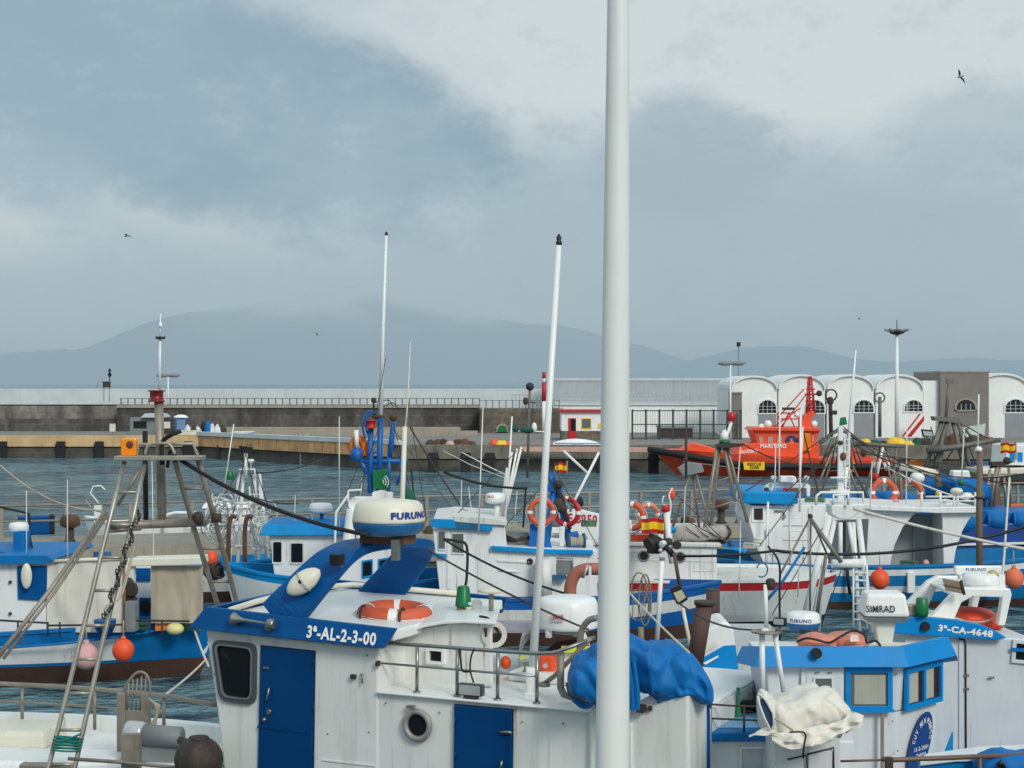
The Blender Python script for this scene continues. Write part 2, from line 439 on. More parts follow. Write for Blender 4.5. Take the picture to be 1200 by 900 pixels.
def domeparts(rt, c, r, h, lowm=None, name='radar_dome', topm=None):
    """radome of radius r and height h on point c"""
    mb = MB(topm or WC)
    prof = [(r*.55, 0), (r*.86, h*.06), (r*.98, h*.22), (r, h*.34), (r, h*.40)]
    lower = MB(lowm or WC).lathe(c, prof, seg=40)
    mb.lathe(c, [(r*1.012, h*.40), (r*1.012, h*.46), (r*.985, h*.62), (r*.93, h*.85), (r*.82, h*.95), (r*.5, h), (.01, h*1.01)], seg=40)
    o = part(name, mb, rt)
    part('dome_base', lower, o)
    return o

def lifebuoy(c, n, Rr, r, label, m=None, group='orange lifebuoys carried on the boats', line=True, loc=None):
    t = root('lifebuoy', label, 'lifebuoy', Vector(c)-Vector((0, 0, 0)), group)
    part('ring', MB(m or RINGO).torus(c, Rr, r, n, 36, 12), t)
    n = Vector(n).normalized(); x = n.orthogonal().normalized(); y = n.cross(x)
    for i in range(4):
        a = R(45+90*i)
        part('band', MB(TXTW).torus(c, Rr, r*1.05, n, 3, 12, a-.13, a+.13), t)
    if line:
        pts = []
        for i in range(33):
            a = 2*math.pi*i/32; k = Rr+r*1.15+.012*math.cos(4*a-math.pi)*2
            pts.append(Vector(c)+(x*math.cos(a)+y*math.sin(a))*k)
        part('grab_line', MB(ROPEW).tube(pts, .007, 5, cap=False), t)
    return t

def buoy(c, r, m, label, hang=.5, group='round fender buoys hanging on the boats', sc=(1, 1, 1.06)):
    t = root('fender_buoy', label, 'buoy', Vector(c), group)
    part('float', MB(m).ball(c, r, sc, 24, 16), t)
    top = Vector(c)+Vector((0, 0, r*sc[2]))
    part('eye', MB(m).lathe(top-Vector((0, 0, r*.1)), [(r*.35, 0), (r*.22, r*.18), (r*.2, r*.35)], seg=12), t)
    part('lanyard', MB(ROPE).tube([top+Vector((0, 0, r*.2)), top+Vector((0, .02, hang))], .012, 6), t)
    return t

def lump(mb, cols, Y, depth, seg=26, amp=.04, sub=7, fr=None, seed=0, fs=3.0, e=.75):
    """a soft bundle or sheet over gear: cols=[(px, ytop, ybottom)] give its outline at distance Y, depth its real thickness"""
    cols = [Vector(c) for c in cols]; c2 = curve(cols, sub); rows = []
    n = len(c2)
    for i, c in enumerate(c2):
        k = min(1, 1.1*math.sin(math.pi*(i+.02)/(n-1+.04))**.45+.02)
        a, b = P(c.x, c.y, Y), P(c.x, c.z, Y); m = (a+b)/2; hh = (a.z-b.z)/2; row = []
        for q in range(seg):
            th = 2*math.pi*q/seg; cs, sn = math.cos(th), math.sin(th)
            cs = math.copysign(abs(cs)**e, cs); sn = math.copysign(abs(sn)**e, sn)
            p = m+Vector((0, 1, 0))*cs*depth*.5*k+Vector((0, 0, 1))*sn*hh
            q_ = Vector((p.x+.5*p.z, p.y, p.z*.55-.3*p.x)); nz = .5*noise.noise(p*fs+Vector((seed, 0, 0)))-.5*max(0, .14-abs(noise.noise(q_*fs*1.1+Vector((0, seed, 3)))))*5
            d = (p-m).normalized() if (p-m).length > 1e-4 else Vector((0, 0, 1))
            for s2, k2 in ((fs*.9, 1.0), (fs*2.1, .45)):
                v_ = q_*s2+Vector((seed, 2*seed, 0)); ds, ps = noise.voronoi(v_); rv = noise.noise_vector(ps[0]*5.3)*2.2; rw = noise.noise_vector(ps[1]*5.3)*2.2
                t_ = min(1, (ds[1]-ds[0])*6); a_ = (v_-ps[0]).dot(rv); b2 = (v_-ps[1]).dot(rw); nz += k2*(a_*(.5+.5*t_)+b2*(.5-.5*t_))*.9
            row.append(p+d*nz*amp)
        rows.append(row)
    mb.surf(rows, closed=True)
    b = mb.add(rows[0]); mb.face(range(b, b+seg), True); b = mb.add(rows[-1]); mb.face(range(b, b+seg), True)
    return mb

def gallows(rt, top, bases, r=.04, m=None, rungs=True, name='gantry'):
    """frame of splayed tubes from a head to its feet"""
    mb = MB(m or GALV)
    for b in bases: mb.tube([top, b], r, 8)
    if rungs:
        for k in (.35, .65):
            for i in range(len(bases)):
                a = Vector(top).lerp(Vector(bases[i]), k); c = Vector(top).lerp(Vector(bases[(i+1) % len(bases)]), k)
                mb.tube([a, c], r*.6, 6)
    return part(name, mb, rt)

def floodlight(rt, c, w, h, d, tilt=20, yaw=0, name='floodlight', m=None):
    f = Fr(c[0], c[1], yaw); mb = MB(m or BLACK)
    z = c[2]
    mb.uzslab(f, rrect(-w/2, w/2, z-h/2, z+h/2, h*.15), -d/2, d/2)
    o = part(name, mb, rt, bevel=.005)
    part('lens', MB(LAMPG).uzslab(f, rrect(-w*.42, w*.42, z-h*.40, z+h*.40, h*.1), -d/2-.008, -d/2-.002), o)
    return o
def winch(rt, c, r, w, yaw=0, m=None, dm=None, name='winch'):
    f = Fr(c[0], c[1], yaw); c = Vector(c)
    mb = MB(dm or IRON); mb.lathe(c-f.U*w/2, [(r*.5, 0), (r*.5, w)], f.U, 20)
    o = part(name, mb, rt)
    e = MB(m or TEALBLUE)
    for k in (-.5, .5): e.lathe(c+f.U*w*k, [(r, -.02), (r, .02)], f.U, 24)
    part('flange', e, o)
    b = MB(m or TEALBLUE); b.box(f, -w*.6, w*.6, -r*.5, r*.5, c.z-r*1.3, c.z-r*.9); b.box(f, w*.52, w*.64, -r*.3, r*.3, c.z-r*1.2, c.z)
    part('winch_frame', b, o)
    rp = MB(ROPE)
    for i in range(7): rp.torus(c+f.U*w*(-.38+.76*i/6), r*.62, .03, f.U, 18, 6)
    part('rope_turns', rp, o)
def rope(rt, pts, r=.012, m=None, name='rope'): return part(name, MB(m or ROPE).tube(pts, r, 6), rt)
def line(label, a, b, s=.2, r=.012, m=None, cat='rope', name='mooring_rope', group=None, n=14):
    mb = MB(m or ROPE).tube(sag(a, b, s, n), r, 6); return solo(name, mb, label, cat, a, group)
# ================================================================ camera, sky, light
cam = bpy.data.cameras.new('camera'); co = bpy.data.objects.new('camera', cam); COL.objects.link(co)
co.location = (0, 0, CH); co.rotation_euler = (R(90), 0, 0)
cam.sensor_width = 36; cam.lens = 36*F/1200; cam.clip_end = 60000; cam.clip_start = .5
SC.camera = co
SC.view_settings.view_transform = 'Standard'; SC.view_settings.look = 'None'; SC.view_settings.exposure = 0

SUN_EL, SUN_AZ = 34, 152      # azimuth measured from +Y clockwise: behind and to the right
sd = bpy.data.lights.new('sun', 'SUN'); sd.energy = 1.85; sd.angle = R(16); sd.color = (1.0, .95, .87)
so = bpy.data.objects.new('sun', sd); COL.objects.link(so)
az, el = R(SUN_AZ), R(SUN_EL)
tosun = Vector((math.sin(az)*math.cos(el), math.cos(az)*math.cos(el), math.sin(el)))
so.rotation_euler = (-tosun).to_track_quat('-Z', 'Y').to_euler(); so.location = tosun*60

w = bpy.data.worlds.new('World'); SC.world = w; w.use_nodes = True
nt = w.node_tree; N = nt.nodes; L = nt.links
for n_ in list(N): N.remove(n_)
out = N.new('ShaderNodeOutputWorld'); bg = N.new('ShaderNodeBackground'); bgs = N.new('ShaderNodeBackground'); addn = N.new('ShaderNodeAddShader')
sky = N.new('ShaderNodeTexSky'); sky.sky_type = 'NISHITA'; sky.sun_disc = False; sky.sun_elevation = el; sky.sun_rotation = az
sky.dust_density = 2.5
L.new(sky.outputs['Color'], bgs.inputs['Color']); bgs.inputs['Strength'].default_value = .012
L.new(bg.outputs[0], addn.inputs[0]); L.new(bgs.outputs[0], addn.inputs[1]); L.new(addn.outputs[0], out.inputs['Surface'])
tc = N.new('ShaderNodeTexCoord')
def M(op, a, b=None, c=None, clamp=False):
    n = N.new('ShaderNodeMath'); n.operation = op; n.use_clamp = clamp
    for i, v in enumerate((a, b, c)):
        if v is None: continue
        if isinstance(v, (int, float)): n.inputs[i].default_value = v
        else: L.new(v, n.inputs[i])
    return n.outputs[0]
def MR(v, a, b, c=0.0, d=1.0, t='SMOOTHSTEP'):
    n = N.new('ShaderNodeMapRange'); n.interpolation_type = t
    L.new(v, n.inputs['Value'])
    for k, x in (('From Min', a), ('From Max', b), ('To Min', c), ('To Max', d)): n.inputs[k].default_value = x
    return n.outputs[0]
def NZ(scale, detail, rough, vec, off=(0, 0, 0), st=(1, 1, 1)):
    mp = N.new('ShaderNodeMapping'); mp.inputs['Location'].default_value = off; mp.inputs['Scale'].default_value = st
    L.new(vec, mp.inputs['Vector'])
    n = N.new('ShaderNodeTexNoise'); n.inputs['Scale'].default_value = scale; n.inputs['Detail'].default_value = detail; n.inputs['Roughness'].default_value = rough
    L.new(mp.outputs['Vector'], n.inputs['Vector']); return n
def MIXC(f, a, b):
    n = N.new('ShaderNodeMix'); n.data_type = 'RGBA'
    if isinstance(f, float): n.inputs['Factor'].default_value = f
    else: L.new(f, n.inputs['Factor'])
    for k, v in (('A', a), ('B', b)):
        if isinstance(v, tuple): n.inputs[k].default_value = lin(v)+(1,)
        else: L.new(v, n.inputs[k])
    return n.outputs['Result']
vec = tc.outputs['Generated']
sx = N.new('ShaderNodeSeparateXYZ'); L.new(vec, sx.inputs[0])
big = NZ(7, 10, .62, vec, (1.3, .4, 2.1), (1, 1, 1.7))
fine = NZ(22, 10, .68, vec, (0, 3, 0), (1, 1, 1.8))
bz = M('SUBTRACT', big.outputs['Fac'], .5); fz = M('SUBTRACT', fine.outputs['Fac'], .5)
warp = M('ADD', M('MULTIPLY', bz, 1.7), M('MULTIPLY', fz, .95))
def blob(px, py, rx, ry, soft, wk=1.0, rot=0):
    """cloud bank centred on a direction of the sky"""
    d = Vector(((px-600)/F, 1, (450-py)/F)).normalized()
    dx = M('SUBTRACT', sx.outputs['X'], d.x); dz = M('SUBTRACT', sx.outputs['Z'], d.z)
    cr, sr = math.cos(R(rot)), math.sin(R(rot))
    a = M('DIVIDE', M('ADD', M('MULTIPLY', dx, cr), M('MULTIPLY', dz, sr)), rx/F)
    b = M('DIVIDE', M('SUBTRACT', M('MULTIPLY', dz, cr), M('MULTIPLY', dx, sr)), ry/F)
    dd = M('SQRT', M('ADD', M('MULTIPLY', a, a), M('MULTIPLY', b, b)))
    dd = M('ADD', dd, M('MULTIPLY', warp, wk))
    front = MR(sx.outputs['Y'], 0.0, .3)
    return M('MULTIPLY', MR(dd, 1-soft, 1+soft, 1.0, 0.0), front)
# base: pale grey, marbled by broad noise
base = MIXC(MR(big.outputs['Fac'], .36, .66), (170, 187, 195), (186, 200, 206))
hor = MR(sx.outputs['Z'], .0, .15, 1.0, .0)
# bright layer high on the right
c = MIXC(blob(960, 20, 520, 190, .45, .9), base, (208, 216, 217))
c = MIXC(M('MULTIPLY', blob(190, 225, 170, 45, .6, 1.2, rot=-24), .8), c, (198, 208, 210))
c = MIXC(M('MULTIPLY', blob(5, 272, 50, 34, .5, .8), .8), c, (204, 211, 212))
c = MIXC(M('MULTIPLY', blob(300, 320, 300, 50, .7, 1.3), .3), c, (178, 194, 201))
# lower grey deck
c = MIXC(M('MULTIPLY', blob(820, 265, 430, 95, .5, 1.0), .9), c, (166, 184, 193))
c = MIXC(M('MULTIPLY', blob(800, 185, 90, 70, .35, .9), .75), c, (160, 178, 188))
c = MIXC(M('MULTIPLY', blob(1160, 150, 110, 50, .4, 1.1), .55), c, (160, 179, 189))
c = MIXC(M('MULTIPLY', blob(960, 345, 500, 55, .8, .9), .55), c, (178, 194, 201))
# the big blue-grey bank on the left
c = MIXC(blob(235, 118, 345, 118, .18, .5, rot=-13), c, MIXC(MR(big.outputs['Fac'], .38, .62), (142, 167, 180), (156, 178, 188)))
c = MIXC(M('MULTIPLY', blob(40, 70, 210, 110, .5, .6), .8), c, (148, 171, 184))
c = MIXC(M('MULTIPLY', blob(30, 205, 80, 45, .4, .8), .8), c, (158, 178, 190))
c = MIXC(M('MULTIPLY', M('MULTIPLY', MR(fine.outputs['Fac'], .5, .72), MR(big.outputs['Fac'], .46, .6)), .28), c, (206, 214, 215))
c = MIXC(M('MULTIPLY', MR(fine.outputs['Fac'], .5, .32), .22), c, (146, 168, 180))
c = MIXC(M('MULTIPLY', hor, .93), c, (157, 177, 188))
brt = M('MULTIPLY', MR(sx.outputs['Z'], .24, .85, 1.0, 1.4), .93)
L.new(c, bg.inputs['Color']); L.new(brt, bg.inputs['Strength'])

# ================================================================ sea
mw = bpy.data.materials.new('harbour_water'); mw.use_nodes = True
nt2 = mw.node_tree; b = nt2.nodes['Principled BSDF']
b.inputs['Roughness'].default_value = .12; b.inputs['IOR'].default_value = 1.33
tcw = nt2.nodes.new('ShaderNodeTexCoord')
def wn(scale, st, det=5, dist=0.0, rot=0):
    mp = nt2.nodes.new('ShaderNodeMapping'); mp.inputs['Scale'].default_value = st; mp.inputs['Rotation'].default_value = (0, 0, R(rot))
    nt2.links.new(tcw.outputs['Object'], mp.inputs['Vector'])
    n = nt2.nodes.new('ShaderNodeTexNoise'); n.inputs['Scale'].default_value = scale; n.inputs['Detail'].default_value = det; n.inputs['Distortion'].default_value = dist
    nt2.links.new(mp.outputs['Vector'], n.inputs['Vector']); return n.outputs['Fac']
def wm(op, a, b_):
    n = nt2.nodes.new('ShaderNodeMath'); n.operation = op
    for i, v in enumerate((a, b_)):
        if isinstance(v, (int, float)): n.inputs[i].default_value = v
        else: nt2.links.new(v, n.inputs[i])
    return n.outputs[0]
n1 = wn(.75, (1, 1.5, 1), 5, .5, 12); n2 = wn(3.2, (1, 1.4, 1), 4, .3, -8); n3 = wn(.10, (1, 1.7, 1), 3, .2)
hgt = wm('ADD', wm('MULTIPLY', n1, 1.0), wm('MULTIPLY', n2, .26))
bp = nt2.nodes.new('ShaderNodeBump'); bp.inputs['Strength'].default_value = 1.0; bp.inputs['Distance'].default_value = .95
nt2.links.new(hgt, bp.inputs['Height']); nt2.links.new(bp.outputs['Normal'], b.inputs['Normal'])
cr = nt2.nodes.new('ShaderNodeValToRGB'); cr.color_ramp.elements[0].position = .40; cr.color_ramp.elements[1].position = .60
cr.color_ramp.elements[0].color = lin((34, 72, 88))+(1,); cr.color_ramp.elements[1].color = lin((116, 152, 162))+(1,)  # light and dark of the ripples also put into the water colour
nt2.links.new(wm('ADD', wm('MULTIPLY', n1, .6), wm('MULTIPLY', n3, .4)), cr.inputs['Fac']); nt2.links.new(cr.outputs['Color'], b.inputs['Base Color'])
m_ = MB(mw); m_.poly([(-20000, -200, 0), (20000, -200, 0), (20000, 30000, 0), (-20000, 30000, 0)])
solo('water', m_, None, None, (0, 0, 0), kind='structure')

# ================================================================ hills across the strait
def haze(name, rgb, rgb2, z0, z1, fade=.55):  # aerial haze painted as a glowing colour that fades to transparent upwards
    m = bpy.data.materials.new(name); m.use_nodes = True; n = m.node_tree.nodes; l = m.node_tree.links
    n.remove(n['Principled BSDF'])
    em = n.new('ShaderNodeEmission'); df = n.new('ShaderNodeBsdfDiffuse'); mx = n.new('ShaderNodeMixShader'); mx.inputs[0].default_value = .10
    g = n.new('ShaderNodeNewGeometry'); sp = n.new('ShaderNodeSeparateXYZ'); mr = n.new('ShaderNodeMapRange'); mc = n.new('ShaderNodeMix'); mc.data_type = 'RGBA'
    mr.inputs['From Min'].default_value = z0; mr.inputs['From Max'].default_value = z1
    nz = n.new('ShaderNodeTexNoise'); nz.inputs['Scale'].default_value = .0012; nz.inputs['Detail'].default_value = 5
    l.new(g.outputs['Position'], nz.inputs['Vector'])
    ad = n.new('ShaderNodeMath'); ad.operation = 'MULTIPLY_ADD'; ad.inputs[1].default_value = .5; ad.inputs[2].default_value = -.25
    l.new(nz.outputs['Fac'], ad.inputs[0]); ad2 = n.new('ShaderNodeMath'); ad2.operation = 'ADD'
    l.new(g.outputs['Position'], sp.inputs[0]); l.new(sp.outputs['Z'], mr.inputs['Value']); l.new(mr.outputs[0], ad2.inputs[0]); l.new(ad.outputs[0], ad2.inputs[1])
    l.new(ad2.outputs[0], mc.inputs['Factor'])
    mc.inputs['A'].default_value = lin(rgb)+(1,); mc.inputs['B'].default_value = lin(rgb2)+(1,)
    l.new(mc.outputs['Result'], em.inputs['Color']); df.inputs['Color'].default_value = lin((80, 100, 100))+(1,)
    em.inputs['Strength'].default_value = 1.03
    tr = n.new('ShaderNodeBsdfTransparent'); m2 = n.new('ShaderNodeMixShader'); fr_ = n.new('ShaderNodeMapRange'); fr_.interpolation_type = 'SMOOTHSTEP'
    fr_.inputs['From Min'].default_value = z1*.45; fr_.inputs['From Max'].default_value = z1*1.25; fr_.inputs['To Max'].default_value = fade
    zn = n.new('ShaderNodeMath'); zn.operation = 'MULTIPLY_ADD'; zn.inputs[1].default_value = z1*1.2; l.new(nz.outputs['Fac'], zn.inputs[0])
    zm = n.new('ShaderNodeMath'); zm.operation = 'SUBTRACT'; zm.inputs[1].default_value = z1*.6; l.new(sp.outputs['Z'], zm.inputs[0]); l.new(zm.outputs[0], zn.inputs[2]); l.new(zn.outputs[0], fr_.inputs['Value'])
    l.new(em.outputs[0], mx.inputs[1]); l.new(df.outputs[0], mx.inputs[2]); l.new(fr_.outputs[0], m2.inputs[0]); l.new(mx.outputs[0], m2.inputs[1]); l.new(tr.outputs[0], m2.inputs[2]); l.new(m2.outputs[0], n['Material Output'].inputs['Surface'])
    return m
def hills(prof, Y, m, seed, depth=2500, rough=10):
    pts = curve([(a, 0, b_) for a, b_ in prof], 14); rows = []
    for q in range(9):
        t = q/8; k = math.sin(math.pi/2*t)
        row = []
        for p in pts:
            top = CH-(p.z-450)/F*Y
            j = noise.noise(Vector((p.x*.02, t*3, seed)))*rough*2+noise.noise(Vector((p.x*.09, t*9, seed)))*rough
            row.append(Vector(((p.x-600)/F*Y, Y-depth*(1-t), max(-5, (top+j)*k-2))))
        rows.append(row)
    rows.append([Vector((p.x, p.y+depth, -5)) for p in rows[-1]])
    mb = MB(m); mb.smooth = True; mb.surf(rows); solo('hills', mb, None, None, (0, Y, 0), kind='structure')
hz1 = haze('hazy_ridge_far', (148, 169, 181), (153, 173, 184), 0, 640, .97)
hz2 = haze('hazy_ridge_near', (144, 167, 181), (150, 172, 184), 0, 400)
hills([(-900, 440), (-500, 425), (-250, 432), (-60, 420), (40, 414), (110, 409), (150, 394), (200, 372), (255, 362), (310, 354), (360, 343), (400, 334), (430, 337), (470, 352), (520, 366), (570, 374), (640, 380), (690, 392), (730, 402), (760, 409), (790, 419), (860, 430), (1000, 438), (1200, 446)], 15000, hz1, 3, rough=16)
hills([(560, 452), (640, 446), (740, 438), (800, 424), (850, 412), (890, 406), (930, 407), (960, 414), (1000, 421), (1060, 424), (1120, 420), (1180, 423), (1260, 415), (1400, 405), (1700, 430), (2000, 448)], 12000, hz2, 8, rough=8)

# ================================================================ quays and breakwater
quay_ground = mat('quay_paving', (128, 126, 120), .9, dirt=.4, dirtcol=(84, 80, 72), var=.1, scale=.3)
def stone(name, c1, c2, cm, bw, bh, dirt=.7):
    m = bpy.data.materials.new(name); m.use_nodes = True; n = m.node_tree.nodes; l = m.node_tree.links; b = n['Principled BSDF']; b.inputs['Roughness'].default_value = .9
    tc = n.new('ShaderNodeTexCoord'); mp = n.new('ShaderNodeMapping'); mp.inputs['Rotation'].default_value = (R(-90), 0, 0); l.new(tc.outputs['Object'], mp.inputs['Vector'])
    br = n.new('ShaderNodeTexBrick'); br.inputs['Scale'].default_value = 1; br.inputs['Brick Width'].default_value = bw; br.inputs['Row Height'].default_value = bh
    br.inputs['Mortar Size'].default_value = .02; br.inputs['Color1'].default_value = lin(c1)+(1,); br.inputs['Color2'].default_value = lin(c2)+(1,); br.inputs['Mortar'].default_value = lin(cm)+(1,)
    l.new(mp.outputs['Vector'], br.inputs['Vector'])
    ns = n.new('ShaderNodeTexNoise'); ns.inputs['Scale'].default_value = .55; ns.inputs['Detail'].default_value = 8; mp2 = n.new('ShaderNodeMapping'); mp2.inputs['Scale'].default_value = (1.3, 1, .35)
    l.new(tc.outputs['Object'], mp2.inputs['Vector']); l.new(mp2.outputs['Vector'], ns.inputs['Vector'])
    mr = n.new('ShaderNodeMapRange'); mr.inputs['From Min'].default_value = .4; mr.inputs['From Max'].default_value = .62; mr.inputs['To Max'].default_value = dirt; l.new(ns.outputs['Fac'], mr.inputs['Value'])
    mx = n.new('ShaderNodeMix'); mx.data_type = 'RGBA'; l.new(mr.outputs[0], mx.inputs['Factor']); l.new(br.outputs['Color'], mx.inputs['A']); mx.inputs['B'].default_value = lin((58, 56, 54))+(1,)
    n3 = n.new('ShaderNodeTexNoise'); n3.inputs['Scale'].default_value = 2.2; n3.inputs['Detail'].default_value = 8; l.new(tc.outputs['Object'], n3.inputs['Vector'])
    m3 = n.new('ShaderNodeMix'); m3.data_type = 'RGBA'; m3.blend_type = 'MULTIPLY'; m3.inputs['Factor'].default_value = .6
    r3 = n.new('ShaderNodeMapRange'); r3.inputs['From Min'].default_value = .3; r3.inputs['From Max'].default_value = .7; r3.inputs['To Min'].default_value = .45; r3.inputs['To Max'].default_value = 1.25; l.new(n3.outputs['Fac'], r3.inputs['Value'])
    l.new(mx.outputs['Result'], m3.inputs['A']); l.new(r3.outputs[0], m3.inputs['B']); l.new(m3.outputs['Result'], b.inputs['Base Color'])
    bp = n.new('ShaderNodeBump'); bp.inputs['Strength'].default_value = .6; bp.inputs['Distance'].default_value = .08; l.new(n3.outputs['Fac'], bp.inputs['Height']); l.new(bp.outputs['Normal'], b.inputs['Normal'])
    return m
STONE_D = stone('dark_stone_blocks', (104, 100, 96), (80, 78, 76), (120, 116, 110), 2.2, .8, .75)
STONE_L = stone('pale_stained_blocks', (150, 146, 136), (134, 130, 122), (110, 106, 100), 1.6, .6, .75)
STONE_B = stone('brown_stone_blocks', (126, 116, 102), (106, 100, 90), (90, 84, 76), 1.4, .5, .5)
SEAW = mat('pale_sea_wall', (196, 204, 206), .9, dirt=.35, dirtcol=(140, 146, 148), var=.06, scale=.3)
SEAW2 = mat('grey_sea_wall', (170, 180, 186), .9, dirt=.35, dirtcol=(120, 126, 130), var=.05, scale=.3)
WETC = mat('wet_dark_concrete', (78, 76, 68), .7, dirt=.8, dirtcol=(44, 48, 40), var=.3, scale=.5)
OCHRE = mat('ochre_concrete_fascia', (204, 174, 130), .9, dirt=.6, dirtcol=(120, 96, 70), var=.12, scale=.5)
RUSTF = mat('rust_streaked_fascia', (200, 158, 112), .9, dirt=1.0, dirtcol=(150, 62, 22), var=.2, scale=.55)
WALLW = mat('white_rendered_wall', (234, 237, 235), .9, rust=.5, dirt=.2, dirtcol=(160, 155, 140), var=.04, scale=.35)
GREYB = mat('grey_rendered_block', (128, 124, 118), .9, dirt=.3, var=.06, scale=.5)
FENCEG = mat('dark_green_fence', (52, 66, 66), .6, var=.1)
PALEF = mat('pale_screen_fence', (172, 180, 186), .6, var=.05)
DOORG = mat('grey_shed_door', (140, 144, 150), .7, dirt=.2, var=.05)
FASC_G = mat('grey_weathered_quay_face', (120, 116, 106), .9, dirt=.9, dirtcol=(56, 56, 48), var=.25, scale=.6)
ROOFW = mat('white_shell_roof', (226, 228, 226), .8, dirt=.3, dirtcol=(150, 148, 140), var=.04, scale=.4)

# the quay the photograph was taken from (just below the frame)
m_ = MB(quay_ground); m_.box(WORLD, -60, 60, -40, 12.9, -4, 1.5); solo('quay', m_, None, None, (0, 0, 0), kind='structure')
# far quay on the left, its edge turning towards the right-hand quay
DZ = 1.76
e1 = Vector((-300, 132, 0)); e2 = Vector((X(235, 132), 132, 0)); e3 = Vector((X(470, 112), 112, 0)); e4 = Vector((300, 106, 0))
m_ = MB(quay_ground); up = Vector((0, 0, DZ+3))
m_.prism([p+Vector((0, 0, -3)) for p in (e1, e2, e3, e4, Vector((300, 175, 0)), Vector((-300, 175, 0)))], (0, 0, DZ+3))
solo('quay', m_, None, None, (0, 140, 0), kind='structure')
def face_strip(name, a, b_, z0, z1, m, out=.05, kind='structure', label=None, cat=None):
    a = Vector(a); b_ = Vector(b_); d = (b_-a).normalized(); nrm = Vector((d.y, -d.x, 0))
    mb = MB(m); q = [Vector((a.x, a.y, z0)), Vector((b_.x, b_.y, z0)), Vector((b_.x, b_.y, z1)), Vector((a.x, a.y, z1))]
    mb.prism([p-nrm*.2 for p in q], nrm*(.2+out)); return solo(name, mb, label, cat, (a.x, a.y, 0), kind=kind)
face_strip('quay_fascia', e1, e2, .92, DZ+.05, OCHRE, .30)
face_strip('quay_fascia', e2, e3-Vector((.6, -.6, 0)), .95, DZ+.05, RUSTF, .30)
face_strip('quay_base', e1, e2, -.5, .9, WETC, .12); face_strip('quay_base', e2, e3, -.5, .93, WETC, .12)
face_strip('quay_fascia', e3, e4, .85, DZ+.05, FASC_G, .30); face_strip('quay_base', e3, e4, -.5, .84, WETC, .15)
face_strip('quay_coping', e2+Vector((0, 0, 0)), e3, DZ+.055, DZ+.36, SEAW, .40)
# fenders down the quay faces
def qfender(px, Y, label):
    f = Fr(X(px, Y), Y, 0); mb = MB(DARK); mb.box(f, -.35, .35, -.62, -.31, -.2, 1.35); mb.box(f, -.42, .42, -.66, -.55, .9, 1.1)
    return solo('quay_fender', mb, label, 'fender', f.w(0, -.4, 0), 'black rubber fenders on the far quay face', bevel=.05)
for i, px in enumerate((5, 73, 118, 222, 262, 300)):
    Y = 132 if px < 235 else 132-(px-235)/235*20+.3
    qfender(px, Y, 'black rubber fender on the %s part of the far quay face' % ('extreme left ochre', 'left ochre', 'middle ochre', 'right ochre', 'first rust stained', 'second rust stained')[i])
for i, px in enumerate((508, 546, 574, 706, 765)):
    qfender(px, 111-(px-470)*.006, 'black rubber fender on the grey quay face %s' % ('left of the arched green door', 'below the low stone wall', 'below the arched green door', 'behind the white flagpole', 'beside the bow of the orange rescue boat')[i])
# ladder on the rusty face
def ladder(px, Y):
    mb = MB(PALEF); f = Fr(X(px, Y), Y-.55, 0)
    for u in (-.25, .25): mb.tube([f.w(u, 0, -.3), f.w(u, 0, DZ+.5)], .035, 6)
    for k in range(7): mb.tube([f.w(-.25, 0, k*.32), f.w(.25, 0, k*.32)], .025, 5)
    solo('quay_ladder', mb, 'pale metal ladder fixed to the rust stained quay face', 'ladder', f.w(0, 0, 0))
ladder(357, 121.4)
# great wall of the breakwater
def wallrun(name, x0, x1, Y, z0, z1, m, th=2.0, label=None, cat='wall', cap=None):
    mb = MB(m); mb.box(WORLD, x0, x1, Y, Y+th, z0, z1)
    if cap: mb.use(cap); mb.box(WORLD, x0, x1, Y-.15, Y+th, z1+.002, z1+.25)
    return solo(name, mb, label, cat, ((x0+x1)/2, Y, z0))
xl = X(140, 146)
wallrun('breakwater_wall', -300, xl, 146, 0, Zf(491, 146), STONE_D, 4, 'dark lower stone wall of the breakwater on the left')
wallrun('parapet_wall', -300, xl, 146.5, Zf(491, 146)+.002, Zf(474, 146.5), STONE_L, 1.6, 'pale stained parapet on top of the left breakwater wall', cap=SEAW)
wallrun('breakwater_wall', xl+.01, X(562, 146), 145, 0, Zf(478, 145), STONE_D, 4, 'long dark stone breakwater wall with rail in the middle distance', cap=CONC)
wallrun('breakwater_wall', X(562, 140), X(660, 140), 140, 0, Zf(479, 140), STONE_B, 6, 'brown stone block wall with the arched green door')
wallrun('sea_wall', -300, X(640, 168), 168, 0, Zf(455.5, 168), SEAW, 2, 'long pale sea wall crest behind the breakwater')
wallrun('sea_wall', X(640, 164), X(860, 164), 164, 0, Zf(446, 164), SEAW2, 2, 'taller grey sea wall behind the white harbour wall', cap=SEAW)
wallrun('harbour_wall', X(650, 142), X(858, 142), 142, 0, Zf(475, 142), WALLW, 1.2, 'white rendered wall behind the green fence', cap=SEAW)
wallrun('low_wall', X(170, 140), X(540, 140), 139, DZ, DZ+.55, CONC, .5, 'low pale concrete wall along the foot of the breakwater')
wallrun('low_wall', X(300, 134), X(560, 134), 133, DZ, DZ+.40, CONC, .4, 'lower pale kerb wall nearer the water')
def fence(name, label, x0, x1, Y, z0, h, step, m, r=.03, rails=(0.05, .95)):
    t = root(name, label, 'fence', ((x0+x1)/2, Y, z0)); mb = MB(m)
    n = int((x1-x0)/step)
    for i in range(n+1):
        x = x0+(x1-x0)*i/n; mb.box(WORLD, x-r, x+r, Y-r, Y+r, z0, z0+h)
    part('bars', mb, t)
    rl = MB(m)
    for k in rails: rl.box(WORLD, x0, x1, Y-r*1.3-.04, Y-r*1.3, z0+h*k-.03, z0+h*k+.03)
    part('rails', rl, t); return t
zt = Zf(478, 145)+.252
